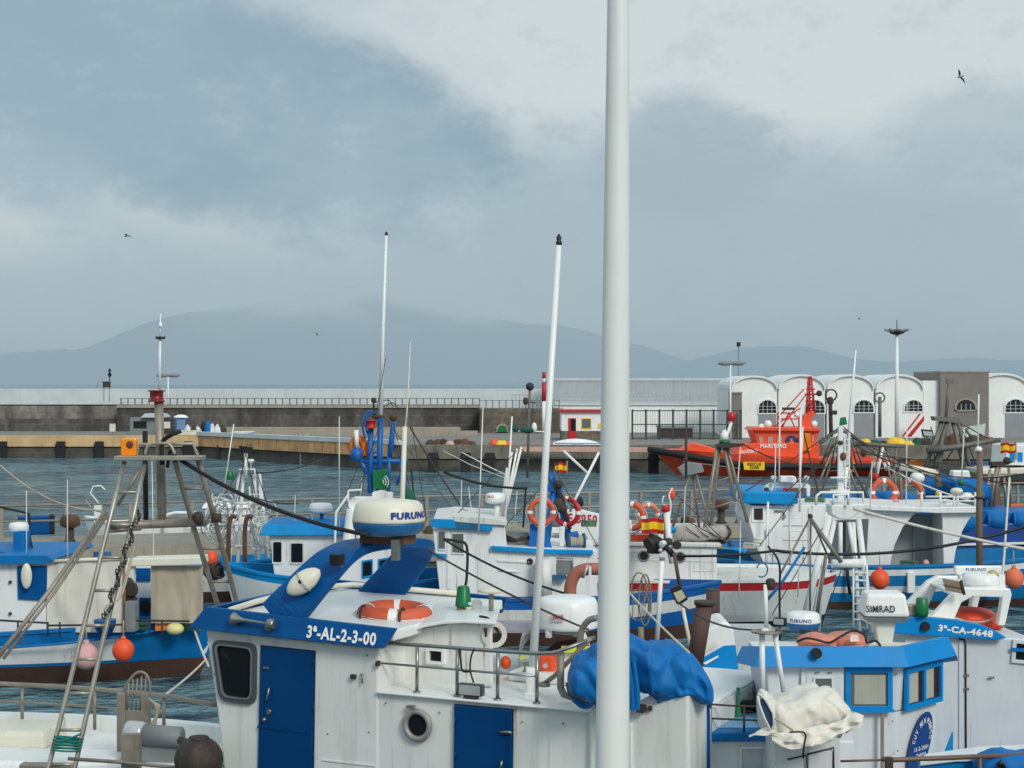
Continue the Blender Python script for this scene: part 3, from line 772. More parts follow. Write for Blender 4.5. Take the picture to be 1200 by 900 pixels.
fence('breakwater_railing', 'long fine railing on the dark stone breakwater wall', xl+.3, X(562, 145), 145.3, zt, .62, .62, mat('grey_green_railing', (104, 116, 118), .6), .05)
fence('breakwater_railing', 'short dark railing over the brown stone wall', X(562, 141), X(655, 141), 140.5, Zf(479, 140)+.01, .75, .55, GREY, .05)
fence('screen_fence', 'tall pale barred screen fence on the white harbour wall', X(640, 143), X(857, 143), 142.5, Zf(475, 142)+.252, 1.9, .33, PALEF, .055, (.02, .3, .98))
fence('screen_fence', 'pale barred screen fence left of the flagpole on the brown wall', X(600, 144), X(640, 144), 143, Zf(479, 140)+.01, 1.2, .33, PALEF, .05, (.02, .98))
# dark metal fence on the right-hand quay
t = root('harbour_fence', 'dark green metal fence panels in front of the white wall', 'fence', (X(800, 124), 124, DZ))
mb = MB(FENCEG); x0, x1 = X(741, 124), X(868, 124); n = 8
for i in range(n+1):
    x = x0+(x1-x0)*i/n; mb.box(WORLD, x-.07, x+.07, 123.93, 124.07, DZ, DZ+2.3)
part('posts', mb, t)
mb = MB(FENCEG)
for z in (DZ+.1, DZ+1.15, DZ+2.2): mb.box(WORLD, x0, x1, 123.84, 123.92, z-.04, z+.04)
for i in range(44):
    x = x0+(x1-x0)*i/44+.04; mb.box(WORLD, x-.008, x+.008, 123.94, 123.97, DZ+.1, DZ+2.2)
part('mesh_panel', mb, t)
mb = MB(IRON); mb.box(WORLD, X(775, 128), X(812, 128), 128, 132, DZ, Zf(502, 128)); mb.use(GREY); mb.box(WORLD, X(774, 128), X(813, 128), 127.9, 132.1, Zf(502, 128)+.002, Zf(501, 128)+.08)
solo('storage_shed', mb, 'low dark shed behind the green fence', 'shed', (X(794, 128), 129, DZ))
# arched green door
t = root('arched_door', 'green arched door in the brown stone wall', 'door', (X(588, 140), 139.9, DZ))
u0, u1 = X(583, 140), X(594, 140); zt_ = Zf(504, 140)
arc = [(u0, DZ+.1), (u1, DZ+.1)]+[((u0+u1)/2+(u1-u0)/2*math.cos(R(a)), zt_+(u1-u0)/2*math.sin(R(a))) for a in range(0, 181, 20)]
part('door_leaf', MB(GREEN).uzslab(WORLD, arc, 139.9, 139.99), t)
ao = [((u-(u0+u1)/2)*1.25+(u0+u1)/2, DZ+.1 if z < DZ+.2 else z+.15) for u, z in arc]
part('door_frame', MB(CONC).ring(WORLD, ao, arc, 139.85, 139.99), t)

# ------------------------------------------------ vaulted sheds
YB = 128
def vault(px0, px1, label, win, door=True, Y=YB, crest=438.5, spring=456, wallm=None, shed=True):
    x0, x1 = X(px0, Y), X(px1, Y); zs = Zf(spring, Y); zc = Zf(crest, Y); cx = (x0+x1)/2; wd = x1-x0
    t = root('vaulted_shed', label, 'building', (cx, Y, DZ), 'white vaulted harbour sheds')
    def arc(sc=1.0, dz=0): return [(cx+wd/2*sc*math.cos(R(a)), zs+dz+(zc-zs)*sc*math.sin(R(a))) for a in range(0, 181, 10)]
    mb = MB(wallm or WALLW)
    mb.uzslab(WORLD, [(x1-.02, DZ), (x1-.02, zs)]+[(cx+wd/2*.93*math.cos(R(a)), zs+(zc-zs)*.88*math.sin(R(a))) for a in range(0, 181, 10)]+[(x0+.02, zs), (x0+.02, DZ)], Y, Y+9)
    part('wall', mb, t)
    outer = arc(1.0); inner = [(cx+wd/2*.95*math.cos(R(a)), zs-.02+(zc-zs)*.88*math.sin(R(a))) for a in range(0, 181, 10)]
    rb = MB(ROOFW)
    for i in range(len(outer)-1):
        rb.prism([WORLD.w(*(outer[i][0], Y-.22, outer[i][1])), WORLD.w(outer[i+1][0], Y-.22, outer[i+1][1]), WORLD.w(inner[i+1][0], Y-.22, inner[i+1][1]), WORLD.w(inner[i][0], Y-.22, inner[i][1])], (0, 9.6, 0))
    part('roof', rb, t)
    a0, a1, top, bot = win
    u0, u1 = X(a0, Y), X(a1, Y); r_ = (u1-u0)/2; c_ = (u0+u1)/2; zt = Zf(top, Y); zb = Zf(bot, Y)
    asp = zt-r_*.9
    pane = [(u0, zb), (u1, zb)]+[(c_+r_*math.cos(R(a)), asp+r_*.9*math.sin(R(a))) for a in range(0, 181, 15)]
    if door:
        part('door', MB(DOORG).box(WORLD, u0, u1, Y-.06, Y-.002, DZ+.05, zb-.02), t)
    o = part('window', MB(WALLW).ring(WORLD, [((u-c_)*1.14+c_, z+(.12 if z > zb+.01 else -.08)) for u, z in pane], pane, Y-.08, Y-.002), t)
    part('pane', MB(GLASS).uzslab(WORLD, pane, Y-.04, Y-.003), o)
    g = MB(PALEF)
    for k in (-.5, 0, .5): g.box(WORLD, c_+r_*k-.025, c_+r_*k+.025, Y-.075, Y-.045, zb, asp+r_*.75)
    for k in (.33, .66): g.box(WORLD, u0, u1, Y-.09, Y-.078, zb+(zt-zb)*k*.8-.02, zb+(zt-zb)*k*.8+.02)
    part('glazing_bars', g, o)
    return t
vault(857, 911, 'white vaulted shed with grey arched door, behind the orange cabin', (889, 911-1.5, 469, 484), crest=440)
vault(912, 967, 'white vaulted shed directly behind the orange radar mast', (945, 966, 469, 484))
vault(969, 1024, 'white vaulted shed with arched grey door right of the orange mast', (1001, 1024-.5, 469, 483))
vault(1026, 1082, 'white vaulted shed with red and white striped board on its wall', (1060, 1081, 469, 482), door=False)
vault(1143, 1206, 'white vaulted shed right of the grey flat-topped block', (1178, 1202, 468, 483), crest=437)
mb = MB(WALLW); mb.box(WORLD, X(1082.3, YB), X(1100, YB), YB+.05, YB+8, DZ, Zf(446, YB)); solo('link_wall', mb, 'plain white wall between the vaulted sheds and the grey block', 'wall', (X(1091, YB), YB, DZ))
t = root('flat_roofed_block', 'grey flat-topped block with one arched window between white sheds', 'building', (X(1128, YB), YB, DZ))
x0, x1 = X(1100.3, YB), X(1157, YB)
part('wall', MB(GREYB).box(WORLD, x0, x1, YB-.4, YB+8, DZ, Zf(436.5, YB)), t)
part('coping', MB(CONC).box(WORLD, x0-.05, x1+.05, YB-.45, YB+8.05, Zf(436.5, YB)+.002, Zf(436.5, YB)+.12), t)
u0, u1 = X(1119, YB), X(1141, YB); c_ = (u0+u1)/2; r_ = (u1-u0)/2; zb = Zf(482, YB)
pane = [(u0, zb), (u1, zb)]+[(c_+r_*math.cos(R(a)), zb+.25+r_*.9*math.sin(R(a))) for a in range(0, 181, 15)]
o = part('window', MB(CONC).ring(WORLD, [((u-c_)*1.2+c_, z+.12) for u, z in pane], pane, YB-.5, YB-.402), t)
part('pane', MB(GLASS).uzslab(WORLD, pane, YB-.44, YB-.403), o)
g = MB(PALEF)
for k in (-.5, 0, .5): g.box(WORLD, c_+r_*k-.025, c_+r_*k+.025, YB-.48, YB-.445, zb, zb+.6)
part('glazing_bars', g, o)
mb = MB(GREYB); mb.box(WORLD, X(857, 124.5), X(869.5, 124.5), 124.5, 126, DZ, Zf(461, 126)); mb.use(CONC); mb.box(WORLD, X(856.5, 124.5), X(870, 124.5), 124.4, 126.1, Zf(461, 126)+.002, Zf(460, 126)+.06)
solo('concrete_pillar', mb, 'grey concrete pillar at the left end of the vaulted sheds', 'pillar', (X(863, 125), 125, DZ))
# striped board
t = root('striped_board', 'slanting red and white striped board leaning on the white shed', 'board', (X(1070, 126), 126, DZ))
mb = MB(WALLW); mb.slab(WORLD, [(1058, 512), (1078, 484), (1083, 484), (1083, 492), (1068, 512)], 126, 126.06); part('board', mb, t)
mb = MB(RED); mb.slab(WORLD, [(1062, 512), (1083, 487), (1083, 493), (1068, 512)], 125.985, 125.998); mb.slab(WORLD, [(1057, 511), (1077, 485), (1079.3, 485), (1059, 512)], 125.985, 125.998); part('stripe', mb, t)
# red-roofed hut
Yh = 122; t = root('harbour_hut', 'white hut with red roof edge and red door', 'hut', (X(682, Yh), Yh, DZ))
x0, x1 = X(658, Yh), X(706, Yh)
part('wall', MB(WALLW).box(WORLD, x0, x1, Yh, Yh+4, Zf(505, Yh), Zf(483, Yh)), t)
part('plinth', MB(STONE_B).box(WORLD, x0, x1, Yh+.01, Yh+4, DZ, Zf(505, Yh)-.002), t)
part('roof', MB(RED).box(WORLD, x0-.15, x1+.15, Yh-.25, Yh+4.2, Zf(483, Yh)+.002, Zf(480.4, Yh)), t)
d = part('door', MB(RED).box(WORLD, X(666, Yh), X(675, Yh), Yh-.06, Yh-.002, DZ, Zf(490, Yh)), t)
part('door_pane', MB(GLASS).box(WORLD, X(669, Yh), X(674.6, Yh), Yh-.08, Yh-.062, Zf(505, Yh), Zf(491, Yh)), d)
winpart(t, WORLD, rect(X(681, Yh), X(693, Yh), Zf(503, Yh), Zf(490, Yh)), Yh, .07, YEL, GLASSG)
part('sign', MB(YEL).box(WORLD, X(701, Yh), X(705, Yh), Yh-.05, Yh-.002, Zf(502, Yh), Zf(496, Yh)), t)
# white upturned skiff with stripes on the quay
mb = MB(WALLW)
rows = []
for i in range(13):
    k = i/12; px = 648+(708-648)*k; hh = .55*math.sin(math.pi*min(1, k*.9+.1))**.6
    rows.append([P(px, 523.5, 114)+Vector((0, math.cos(R(a))*.7*(.3+.7*math.sin(math.pi*k*.9+.2)), math.sin(R(a))*hh+.02)) for a in range(0, 181, 20)])
mb.surf(rows); mb.use(MIDBLUE); mb.tube([P(650, 519.5, 113.2), P(706, 519.5, 113.2)], .035, 6)
t = root('upturned_skiff', 'long white upturned skiff with a blue line lying on the quay edge', 'skiff', P(678, 524, 114)); part('hull', mb, t)
face_strip('painted_edge', Vector((X(610, 111), 110.75, 0)), Vector((X(770, 108.5), 109.5, 0)), DZ-.35, DZ-.05, mat('pink_white_painted_edge', (206, 160, 146), .8, dirt=.9, dirtcol=(226, 220, 208), scale=2, streak=False), .42)

# --------------- lamp posts, poles and quayside bits
def flood_mast(px, ytop, Y, label):
    t = root('floodlight_mast', label, 'lamp post', (X(px, Y), Y, DZ)); b0 = Vector((X(px, Y), Y, DZ)); tp = P(px, ytop, Y)
    part('pole', MB(WALLW).tube([b0, tp], .17, 10, .11), t)
    h = MB(IRON); h.lathe(tp, [(.15, -.1), (.5, .02), (.55, .12), (.2, .3)], seg=12); hd = part('lamp_head', h, t)
    l_ = MB(GREY)
    for a in range(0, 360, 45):
        l_.prism([tp+Vector((math.cos(R(a+q))*rr, math.sin(R(a+q))*rr*.8, zz)) for q, rr, zz in ((-12, .45, .05), (12, .45, .05), (9, .9, .22), (-9, .9, .22))], (0, 0, .12))
    part('lamp', l_, hd)
    part('lightning_rod', MB(IRON).tube([tp, tp+Vector((0, 0, 1.0))], .03, 5), t)
flood_mast(1051, 391, 118, 'tall white floodlight mast before the vaulted sheds')
def street_lamp(px, ytop, Y, label, arms=((-.9, 0), (.0, 0)), z0=DZ):
    t = root('street_lamp', label, 'lamp post', (X(px, Y), Y, z0)); tp = P(px, ytop, Y)
    mb = MB(WALLW).tube([Vector((X(px, Y), Y, z0)), tp], .08, 8, .06)
    part('pole', mb, t)
    for dx, dz in arms:
        part('lamp_head', MB(GREY).lathe(tp+Vector((dx-.6, 0, .05)), [(.05, 0), (.16, .3), (.18, .9), (.04, 1.2)], (1, 0, .04), 8), t)
street_lamp(856, 427, 123, 'twin-headed street lamp beside the concrete pillar', ((-.35, 0), (.55, 0)))
street_lamp(197, 441, 146.5, 'small street lamp behind the left breakwater wall', ((-.5, 0), (.5, 0)), Zf(478, 145))
t = root('thin_pole', 'thin pole with small camera head behind the street lamp', 'pole', (X(865.5, 135), 135, DZ)); part('pole', MB(GREY).tube([Vector((X(865.5, 135), 135, DZ)), P(865.5, 402, 135)], .05, 6), t); part('camera_head', MB(DARK).box(Fr(X(865.5, 135), 135, 0), -.15, .15, -.15, .15, Zf(406, 135), Zf(401, 135)), t)
# beacon on the wall
Yw = 147; t = root('harbour_beacon', 'small dark navigation beacon standing on the left parapet', 'beacon', (X(127, Yw), Yw, Zf(470, Yw)))
mb = MB(GREY)
for dx in (-.25, .25): mb.tube([P(125, 472, Yw)+Vector((dx, 0, 0)), P(125, 454, Yw)+Vector((dx, 0, 0))], .04, 6)
part('legs', mb, t); part('lantern', MB(IRON).box(Fr(X(125, Yw), Yw, 0), -.3, .3, -.25, .25, Zf(454, Yw), Zf(447, Yw)), t)
part('daymark', MB(BLACK).lathe(P(128.5, 447, Yw), [(.04, 0), (.04, .35), (.2, .6), (.06, .85), (.16, 1.0), (.02, 1.2)], seg=8), t)
part('bracket', MB(GREY).tube([P(114.5, 454, Yw), P(114.5, 447.5, Yw), P(123, 447.5, Yw)], .03, 5), t)
Yw = 138; t = root('marker_post', 'tall red and white marker post left of the flagpole', 'marker', (X(637.5, Yw), Yw, DZ))
part('pole', MB(WALLW).tube([Vector((X(637.5, Yw), Yw, DZ)), P(637.5, 470, Yw)], .17, 10), t)
part('marker_body', MB(RED).tube([P(637.5, 470, Yw), P(637.5, 448, Yw)], .19, 10), t); part('marker_collar', MB(WALLW).tube([P(637.5, 447.8, Yw), P(637.5, 443, Yw)], .12, 10), t); part('marker_top', MB(RED).tube([P(637.5, 443, Yw), P(637.5, 436, Yw)], .16, 10), t)
def portaloo(px, ytop, Y):
    t = root('portable_toilet', 'blue portable toilet cabin with white roof on the far quay', 'toilet cabin', (X(px, Y), Y, DZ)); f = Fr(X(px, Y), Y, 12)
    z1 = Zf(ytop, Y)
    part('cabin', MB(mat('blue_cabin_plastic', (52, 96, 148), .6, dirt=.2)).box(f, -.5, .5, 0, 1.1, DZ, z1-.2), t, bevel=.03)
    part('door', MB(mat('pale_blue_plastic', (110, 140, 170), .6)).box(f, -.35, .35, -.04, -.002, DZ+.1, z1-.35), t)
    r_ = MB(WALLW); r_.lathe(f.w(0, .55, z1-.2), [(.66, 0), (.6, .12), (.3, .25), (.01, .28)], seg=4 if False else 16); part('roof', r_, t)
portaloo(212, 487, 138)
Yk = 137; f = Fr(X(176, Yk), Yk, 0); t = root('quay_kiosk', 'low grey kiosk with flat canopy on the far left quay', 'kiosk', (X(176, Yk), Yk, DZ))
part('wall', MB(GREY).box(f, -1.7, 1.1, 0, 2, DZ, DZ+1.4), t); part('canopy', MB(SEAW2).frustum(f, (-.7, 1.3, -.5, 2.3), (-.4, 1.0, -.2, 2), DZ+1.42, DZ+1.75), t)
part('window', MB(GLASS).box(f, -1.4, -.3, -.04, -.002, DZ+.5, DZ+1.1), t)
Yk = 135; f = Fr(X(195, Yk), Yk, 0); t = root('notice_cabinet', 'dark cabinet with a pale notice beside the blue toilet cabin', 'cabinet', (X(195, Yk), Yk, DZ))
part('cabinet', MB(IRON).box(f, -.5, .5, 0, .4, DZ+.1, DZ+1.3), t); part('notice', MB(CANVW).box(f, -.32, .32, -.03, -.002, DZ+.55, DZ+1.1), t)
mb = MB(CANVW); f = Fr(X(131.5, 134), 134, 0); mb.box(f, -.22, .22, 0, .3, DZ+.3, DZ+.95); mb.use(GREY); mb.box(f, -.05, .05, .05, .15, DZ, DZ+.298)
solo('meter_box', mb, 'small white box on a post on the left quay', 'box', f.w(0, 0, DZ))
# heaps of nets, small boats on the quay
def netpile(px0, px1, ytop, Y, mats, label, seed, base=None, cat='net pile', n=5, name='net_pile'):
    t = root(name, label, cat, (X((px0+px1)/2, Y), Y, base if base is not None else DZ)); rnd = random.Random(seed); zb = base if base is not None else DZ
    zt = Zf(ytop, Y)
    for i in range(n):
        px = px0+(px1-px0)*(i+.5)/n; rw = (px1-px0)/n/F*Y*.75; h = (zt-zb)*(.55+.45*rnd.random())
        mb = MB(mats[i % len(mats)]); c = Vector((X(px, Y), Y+rnd.uniform(-.3, .3), zb)); rows = []
        for a in range(9):
            th = math.pi/2*a/8; row = []
            for q in range(18):
                ph = 2*math.pi*q/18; d = Vector((math.cos(ph)*math.cos(th)*rw, math.sin(ph)*math.cos(th)*rw*.8, math.sin(th)*h))
                row.append(c+d*(1+.28*noise.noise((c+d)*2.2+Vector((seed, i, 0)))+.15*noise.noise((c+d)*6)))
            rows.append(row)
        mb.surf(rows, closed=True); part('heap', mb, t)
    return t
BAGW = mat('white_plastic_sheet', (208, 212, 212), .6, dirt=.4, var=.2, streak=False)
netpile(218, 264, 492, 135.5, [BAGW, IRON, BAGW, DARK, TARPB, BAGW], 'heap of white and dark fishing gear on the far quay', 4, n=8, cat='gear heap', name='gear_heap')
netpile(500, 556, 514, 113.5, [NETD, RUST, NETD, PINK], 'dark heap of nets on the grey quay left of the green door', 5, n=7)
netpile(575, 600, 514, 112.5, [ORANGE, YEL, ORANGE], 'low orange and yellow net pile below the green door', 6, n=3)
netpile(1010, 1090, 511, 112, [YEL, NETG, NETD, YEL, YEL], 'yellow and green heaps of net below the striped board', 9, n=8)
netpile(1100, 1165, 506, 112, [NETD, RUST, WOOD], 'brown heaps of nets in front of the grey block', 10, n=6)
def smallboat(px0, px1, ytop, Y, m, label, zb=DZ, cat='dinghy', name='dinghy', m2=None):
    x0, x1 = X(px0, Y), X(px1, Y); t = root(name, label, cat, ((x0+x1)/2, Y, zb)); f = Fr(x0, Y, 0); Lb = x1-x0; h = Zf(ytop, Y)-zb
    hull(t, f, 0, Lb, .7, 1.5, zb+h*.8, zb+h, zb+h*.8, [(m, ('s', h*.3)), (m2 or m, ('a', zb+.02))], zb+h*.5, GREY, rake=.3, n=12)
smallboat(205, 232, 504, 134.2, CREAM, 'cream dinghy drawn up beside the blue toilet cabin')
smallboat(271, 296, 505.5, 134, WALLW, 'white dinghy with blue edge on the far quay', m2=MIDBLUE)
smallboat(1120, 1156, 497, 118, mat('pale_green_hull', (196, 210, 204), .6, dirt=.3), 'pale green-white boat hauled out before the grey block')
# gulls
GULLW = mat('gull_white_plumage', (190, 192, 190), .8); GULLD = mat('gull_grey_wing', (78, 80, 82), .8)
def gull(px, py, Y, span, roll, yaw, label):
    c = P(px, py, Y); t = root('seagull', label, 'bird', c, 'gulls flying over the harbour')
    f = Matrix.Rotation(R(yaw), 3, 'Z') @ Matrix.Rotation(R(roll), 3, 'Y'); k = span
    b = MB(GULLW); prof = [(.01, -.22), (.035, -.17), (.055, -.05), (.06, .05), (.045, .14), (.04, .19), (.012, .24)]
    b.lathe(c, [(r_*k, h*k) for r_, h in prof], f @ Vector((0, 1, 0)), 10)
    b.prism([c+f @ Vector((x*k, y*k, 0)) for x, y in ((-.03, -.18), (.03, -.18), (.07, -.30), (-.07, -.30))], (0, 0, .01*k))
    body = part('body', b, t)
    part('beak', MB(AMBER).lathe(c+f @ Vector((0, .23*k, 0)), [(.014*k, 0), (.002*k, .05*k)], f @ Vector((0, 1, -.2)), 6), body)
    for s in (-1, 1):
        wmb = MB(GULLD); rows = []
        for (x, z, ya, yb) in ((.04, .02, .10, -.06), (.15, .09, .11, -.07), (.26, .13, .09, -.08), (.38, .09, .01, -.10), (.5, .03, -.12, -.15)):
            rows.append([c+f @ Vector((s*x*k, ya*k, z*k)), c+f @ Vector((s*x*k, (ya+yb)/2*k, (z+.012)*k)), c+f @ Vector((s*x*k, yb*k, z*k))])
        wmb.surf(rows); part('wing', wmb, t)
gull(1125, 90, 60, .6, 55, 30, 'largest gull, banking steeply at the upper right of the sky')
gull(1007, 374, 110, .5, 10, 70, 'tiny gull above the vaulted sheds')
gull(371, 392, 120, .7, 20, -60, 'small gull low over the hazy mountain')
gull(149, 277, 140, 1.2, 5, 80, 'faint gull far off in the bright left cloud')
# ================================================================ the white mast standing right in front
t = root('flagpole', 'thick white pole rising out of the top of the frame in the foreground', 'pole', (X(718.5, 12.3), 12.3, 1.5))
YP = 12.3; p0 = Vector((X(718.7, YP)-.02, YP, 1.52)); pt_ = P(726.5, -230, YP)
POLEM = mat('white_mast_enamel', (222, 226, 224), .38, rust=.15, dirt=.16, dirtcol=(150, 150, 140), var=.02, bump=.02, bscale=3)
part('pole', MB(POLEM).tube([p0.lerp(pt_, k/8) for k in range(9)], .142, 40, .072), t)
part('base_plate', MB(STEEL).lathe(Vector((p0.x, p0.y, 1.503)), [(.24, 0), (.24, .03), (.16, .04)], seg=24), t)
part('finial', MB(POLEM).ball(pt_, .1), t)

# ================================================================ foreground boat, blue and white
f1 = Fr(-1.49, 18, -25)
b1 = root('fishing_boat', 'white boat with royal blue roof edge, doors and radar arch in the foreground', 'fishing boat', f1.w(0, 1.4, 0))
uR, _ = f1.uz(807, 850, 0); DK = 2.6
HULLW = mat('foreground_hull_white', (224, 226, 221), .42, rust=1.0, dirt=.42, dirtcol=(150, 144, 130), var=.03, bump=.04, bscale=3, scale=.8)
uL, _ = f1.uz(262, 900, 0)
# wheelhouse body
mb = MB(HULLW); mb.slab(f1, [(241, 738), (443, 760), (443, 1010), (272, 975), (262, 900), (254, 830)], 0, 2.75)
part('wheelhouse', mb, b1, bevel=.025)
# side of the boat aft of the wheelhouse, deck, bow below
mb = MB(HULLW); mb.box(f1, .003, uR, .02, 3.0, .4, DK-.03); part('side_deck', mb, b1)
mb = MB(WC); mb.box(f1, .004, uR-.02, -.05, 2.95, DK-.028, DK+.0); part('gunwale', mb, b1, bevel=.012)
hull(b1, f1, uR, uL-.9, 1.4, 3.1, .95, 1.05, 1.0, [(NAVY, ('s', .3)), (W, ('a', .25)), (ANTI, ('a', -.5))], .8, GREY, rake=.5)
# roof edge band (brow) all round, with the white roof sunk inside it
uz_o = quadpx(f1, [(237, 712), (460, 738), (449, 760), (221, 736)], -.16)
(u0, z0), (u1, z1), (u2, z2), (u3, z3) = uz_o
mb = MB(NAVY)
mb.prism([f1.w(u0, -.10, z0), f1.w(u1, -.10, z1), f1.w(u2, -.17, z2), f1.w(u3, -.17, z3)], f1.V*.07)
mb.prism([f1.w(u0, 2.85, z0), f1.w(u1, 2.85, z1), f1.w(u2, 2.92, z2), f1.w(u3, 2.92, z3)], -f1.V*.07)
mb.prism([f1.w(u0+.002, -.03, z0), f1.w(u0+.09, -.03, z0), f1.w(u3+.1, -.03, z3), f1.w(u3, -.03, z3)], f1.V*2.81)
part('brow', mb, b1, bevel=.008)
mb = MB(WC); mb.prism([f1.w(u0+.1, -.028, z0-.10), f1.w(u1-.05, -.028, z1-.03), f1.w(u1-.05, -.028, z1-.15), f1.w(u0+.1, -.028, z0-.22)], f1.V*2.80); part('roof', mb, b1, bevel=.02)
# raised white lip curling round the front of the roof
pts = [f1.w(u0+.16, v, z0-.06+.05*math.sin(v)) for v in (0, .7, 1.4, 2.1, 2.7)]
part('roof_lip', MB(CREAM).tube([f1.w(u0+.30, .03, z0-.07)]+[f1.w(u0+.2, .1, z0-.05)]+pts[1:4]+[f1.w(u0+.35, 2.65, z0-.03), f1.w(u1-.5, 2.72, z1+.02)], .035, 10), b1)
text('3ª-AL-2-3-00', f1.t(359, 747.5, -.176), f1.t(440, 757, -.176)-f1.t(359, 747.5, -.176), f1.t(361, 732.5, -.125)-f1.t(359, 747.5, -.176), TXTW, b1, 'registration', bold=.035)
# wheelhouse window: grey rubber frame, dark glass
RUB = mat('grey_window_rubber', (74, 80, 84), .5, var=.1)
def roundpoly(uz, r=.07, n=4):
    o = []; m = len(uz)
    for i in range(m):
        a, b, c = (Vector((uz[(i+k) % m][0], uz[(i+k) % m][1], 0)) for k in (-1, 0, 1))
        p = b+(a-b).normalized()*r; q = b+(c-b).normalized()*r
        for k in range(n+1):
            s_ = k/n; e = p*(1-s_)**2+b*2*s_*(1-s_)+q*s_*s_; o.append((e.x, e.y))
    return o
wq = roundpoly(quadpx(f1, [(249.5, 749), (302, 754), (301, 826), (259, 821)], 0), .12)
winpart(b1, f1, wq, 0, .055, RUB, GLASS, proud=.045)
wq2 = roundpoly(quadpx(f1, [(253, 752), (299, 757), (298, 821), (262.5, 817)], 0), .10)
cu = sum(p[0] for p in wq2)/len(wq2); cz = sum(p[1] for p in wq2)/len(wq2)
part('window_bead', MB(mat('pale_window_bead', (130, 138, 142), .4, metal=.4)).ring(f1, [(cu+(u-cu)*.97, cz+(z-cz)*.97) for u, z in wq2], [(cu+(u-cu)*.90, cz+(z-cz)*.92) for u, z in wq2], -.058, -.04), b1)
# doors
def bluedoor(px, vis, lab):
    uz = quadpx(f1, px, 0)
    d = part('door', MB(DOORBLUE).uzslab(f1, uz, -.035, -.002), b1, bevel=.006, label=lab)
    (a, za), (b_, zb), (c_, zc_), (d_, zd) = uz
    fr_ = MB(DOORBLUE); inn = [(a+.05, za-.05), (b_-.05, zb-.05), (c_-.05, zc_+.05), (d_+.05, zd+.05)]
    part('frame', MB(mat('shadow_gap', (0, 34, 84), .6)).ring(f1, [(a-.012, za+.012), (b_+.012, zb+.012), (c_+.012, zc_-.02), (d_-.012, zd-.02)], uz, -.012, -.001), d)  # dark ring: shade of the gap round the door put into its colour
    return d
d = bluedoor([(307, 757), (369, 763.5), (366, 985), (302, 978)], 0, 'tall blue wheelhouse door')
hb = MB(STEEL); hb.tube([f1.t(312, 822, -.035), f1.t(313, 819, -.09), f1.t(315, 808, -.09), f1.t(316, 805, -.035)], .012, 8); part('handle', hb, d)
hb = MB(STEEL); hb.lathe(f1.t(315.5, 834, -.035), [(.035, 0), (.03, .02)], -f1.V, 12); hb.lathe(f1.t(311, 843, -.035), [(.03, 0), (.025, .03), (.012, .05)], -f1.V, 12); part('lock', hb, d)
hb = MB(STEEL); hb.box(f1.sh(0, -.05), f1.uz(311, 782)[0], f1.uz(318, 782)[0], 0, .013, f1.uz(314, 783)[1], f1.uz(314, 780.5)[1]); part('latch', hb, d)
a, z_ = f1.uz(304, 851, 0); b_, z2_ = f1.uz(367, 853, 0); part('weld_strip', MB(DOORBLUE).box(f1, a, b_, -.045, -.034, z_-.012, z_+.012), d)
d = bluedoor([(534, 826), (601, 832), (599, 985), (532, 978)], 0, 'low blue door in the hull side')
part('latch', MB(STEEL).tube([f1.t(586, 858, -.06), f1.t(596, 858, -.06), f1.t(600, 859, -.045)], .018, 8), d)
part('handle', MB(STEEL).tube([f1.t(589, 892, -.035), f1.t(588, 893, -.08), f1.t(586, 902, -.08)], .014, 8), d)
for zz9 in (.35, .9):
    pass
part('strip', MB(DOORBLUE).box(f1, f1.uz(596, 850)[0], f1.uz(597.5, 850)[0], -.045, -.034, 1.2, f1.uz(596, 833)[1]), d)
# porthole
c = f1.t(490, 849.5, 0)
o = part('porthole', MB(mat('grey_porthole_ring', (150, 150, 144), .5, metal=.3, dirt=.5)).torus(c-f1.V*.02, .150, .034, -f1.V, 40, 10), b1)
part('pane', MB(GLASS).lathe(c, [(.12, .0), (.115, .012)], -f1.V, 28), o)
part('spigot', MB(STEEL).box(f1, f1.uz(479, 828)[0], f1.uz(487, 828)[0], -.06, -.002, f1.uz(483, 829)[1], f1.uz(483, 826)[1]), b1)
part('switch', MB(IRON).box(f1, f1.uz(413, 792)[0], f1.uz(418, 792)[0], -.05, -.002, f1.uz(415, 795)[1], f1.uz(415, 790)[1]), b1)
part('hook', MB(STEEL).tube([f1.t(423, 790, -.002), f1.t(424.5, 790, -.04), f1.t(424.5, 801, -.04)], .01, 6), b1)
part('hinge_box', MB(IRON).box(f1, f1.uz(442, 777)[0]+.01, f1.uz(446, 777)[0], -.06, -.001, f1.uz(444, 780)[1], f1.uz(444, 774)[1]), b1)
for px, pys in ((368, (775, 830, 885)), (534, (845, 885))):
    for py in pys:
        a = f1.t(px, py, -.03); part('door_hinge', MB(DOORBLUE).tube([a-f1.V*.012+Vector((0, 0, -.035)), a-f1.V*.012+Vector((0, 0, .035))], .009, 8), b1)
part('wall_seam', MB(HULLW).box(f1, f1.uz(378, 800)[0], f1.uz(439, 800)[0], -.012, -.001, 1.75, 1.765), b1)
for px, py in ((245, 768), (251, 790), (309, 768), (430, 768), (384, 860), (432, 858), (452, 824), (515, 835), (612, 846), (660, 848)): part('screw', MB(GALV).lathe(f1.t(px, py, -.001), [(.012, 0), (.008, .006)], -f1.V, 8), b1)
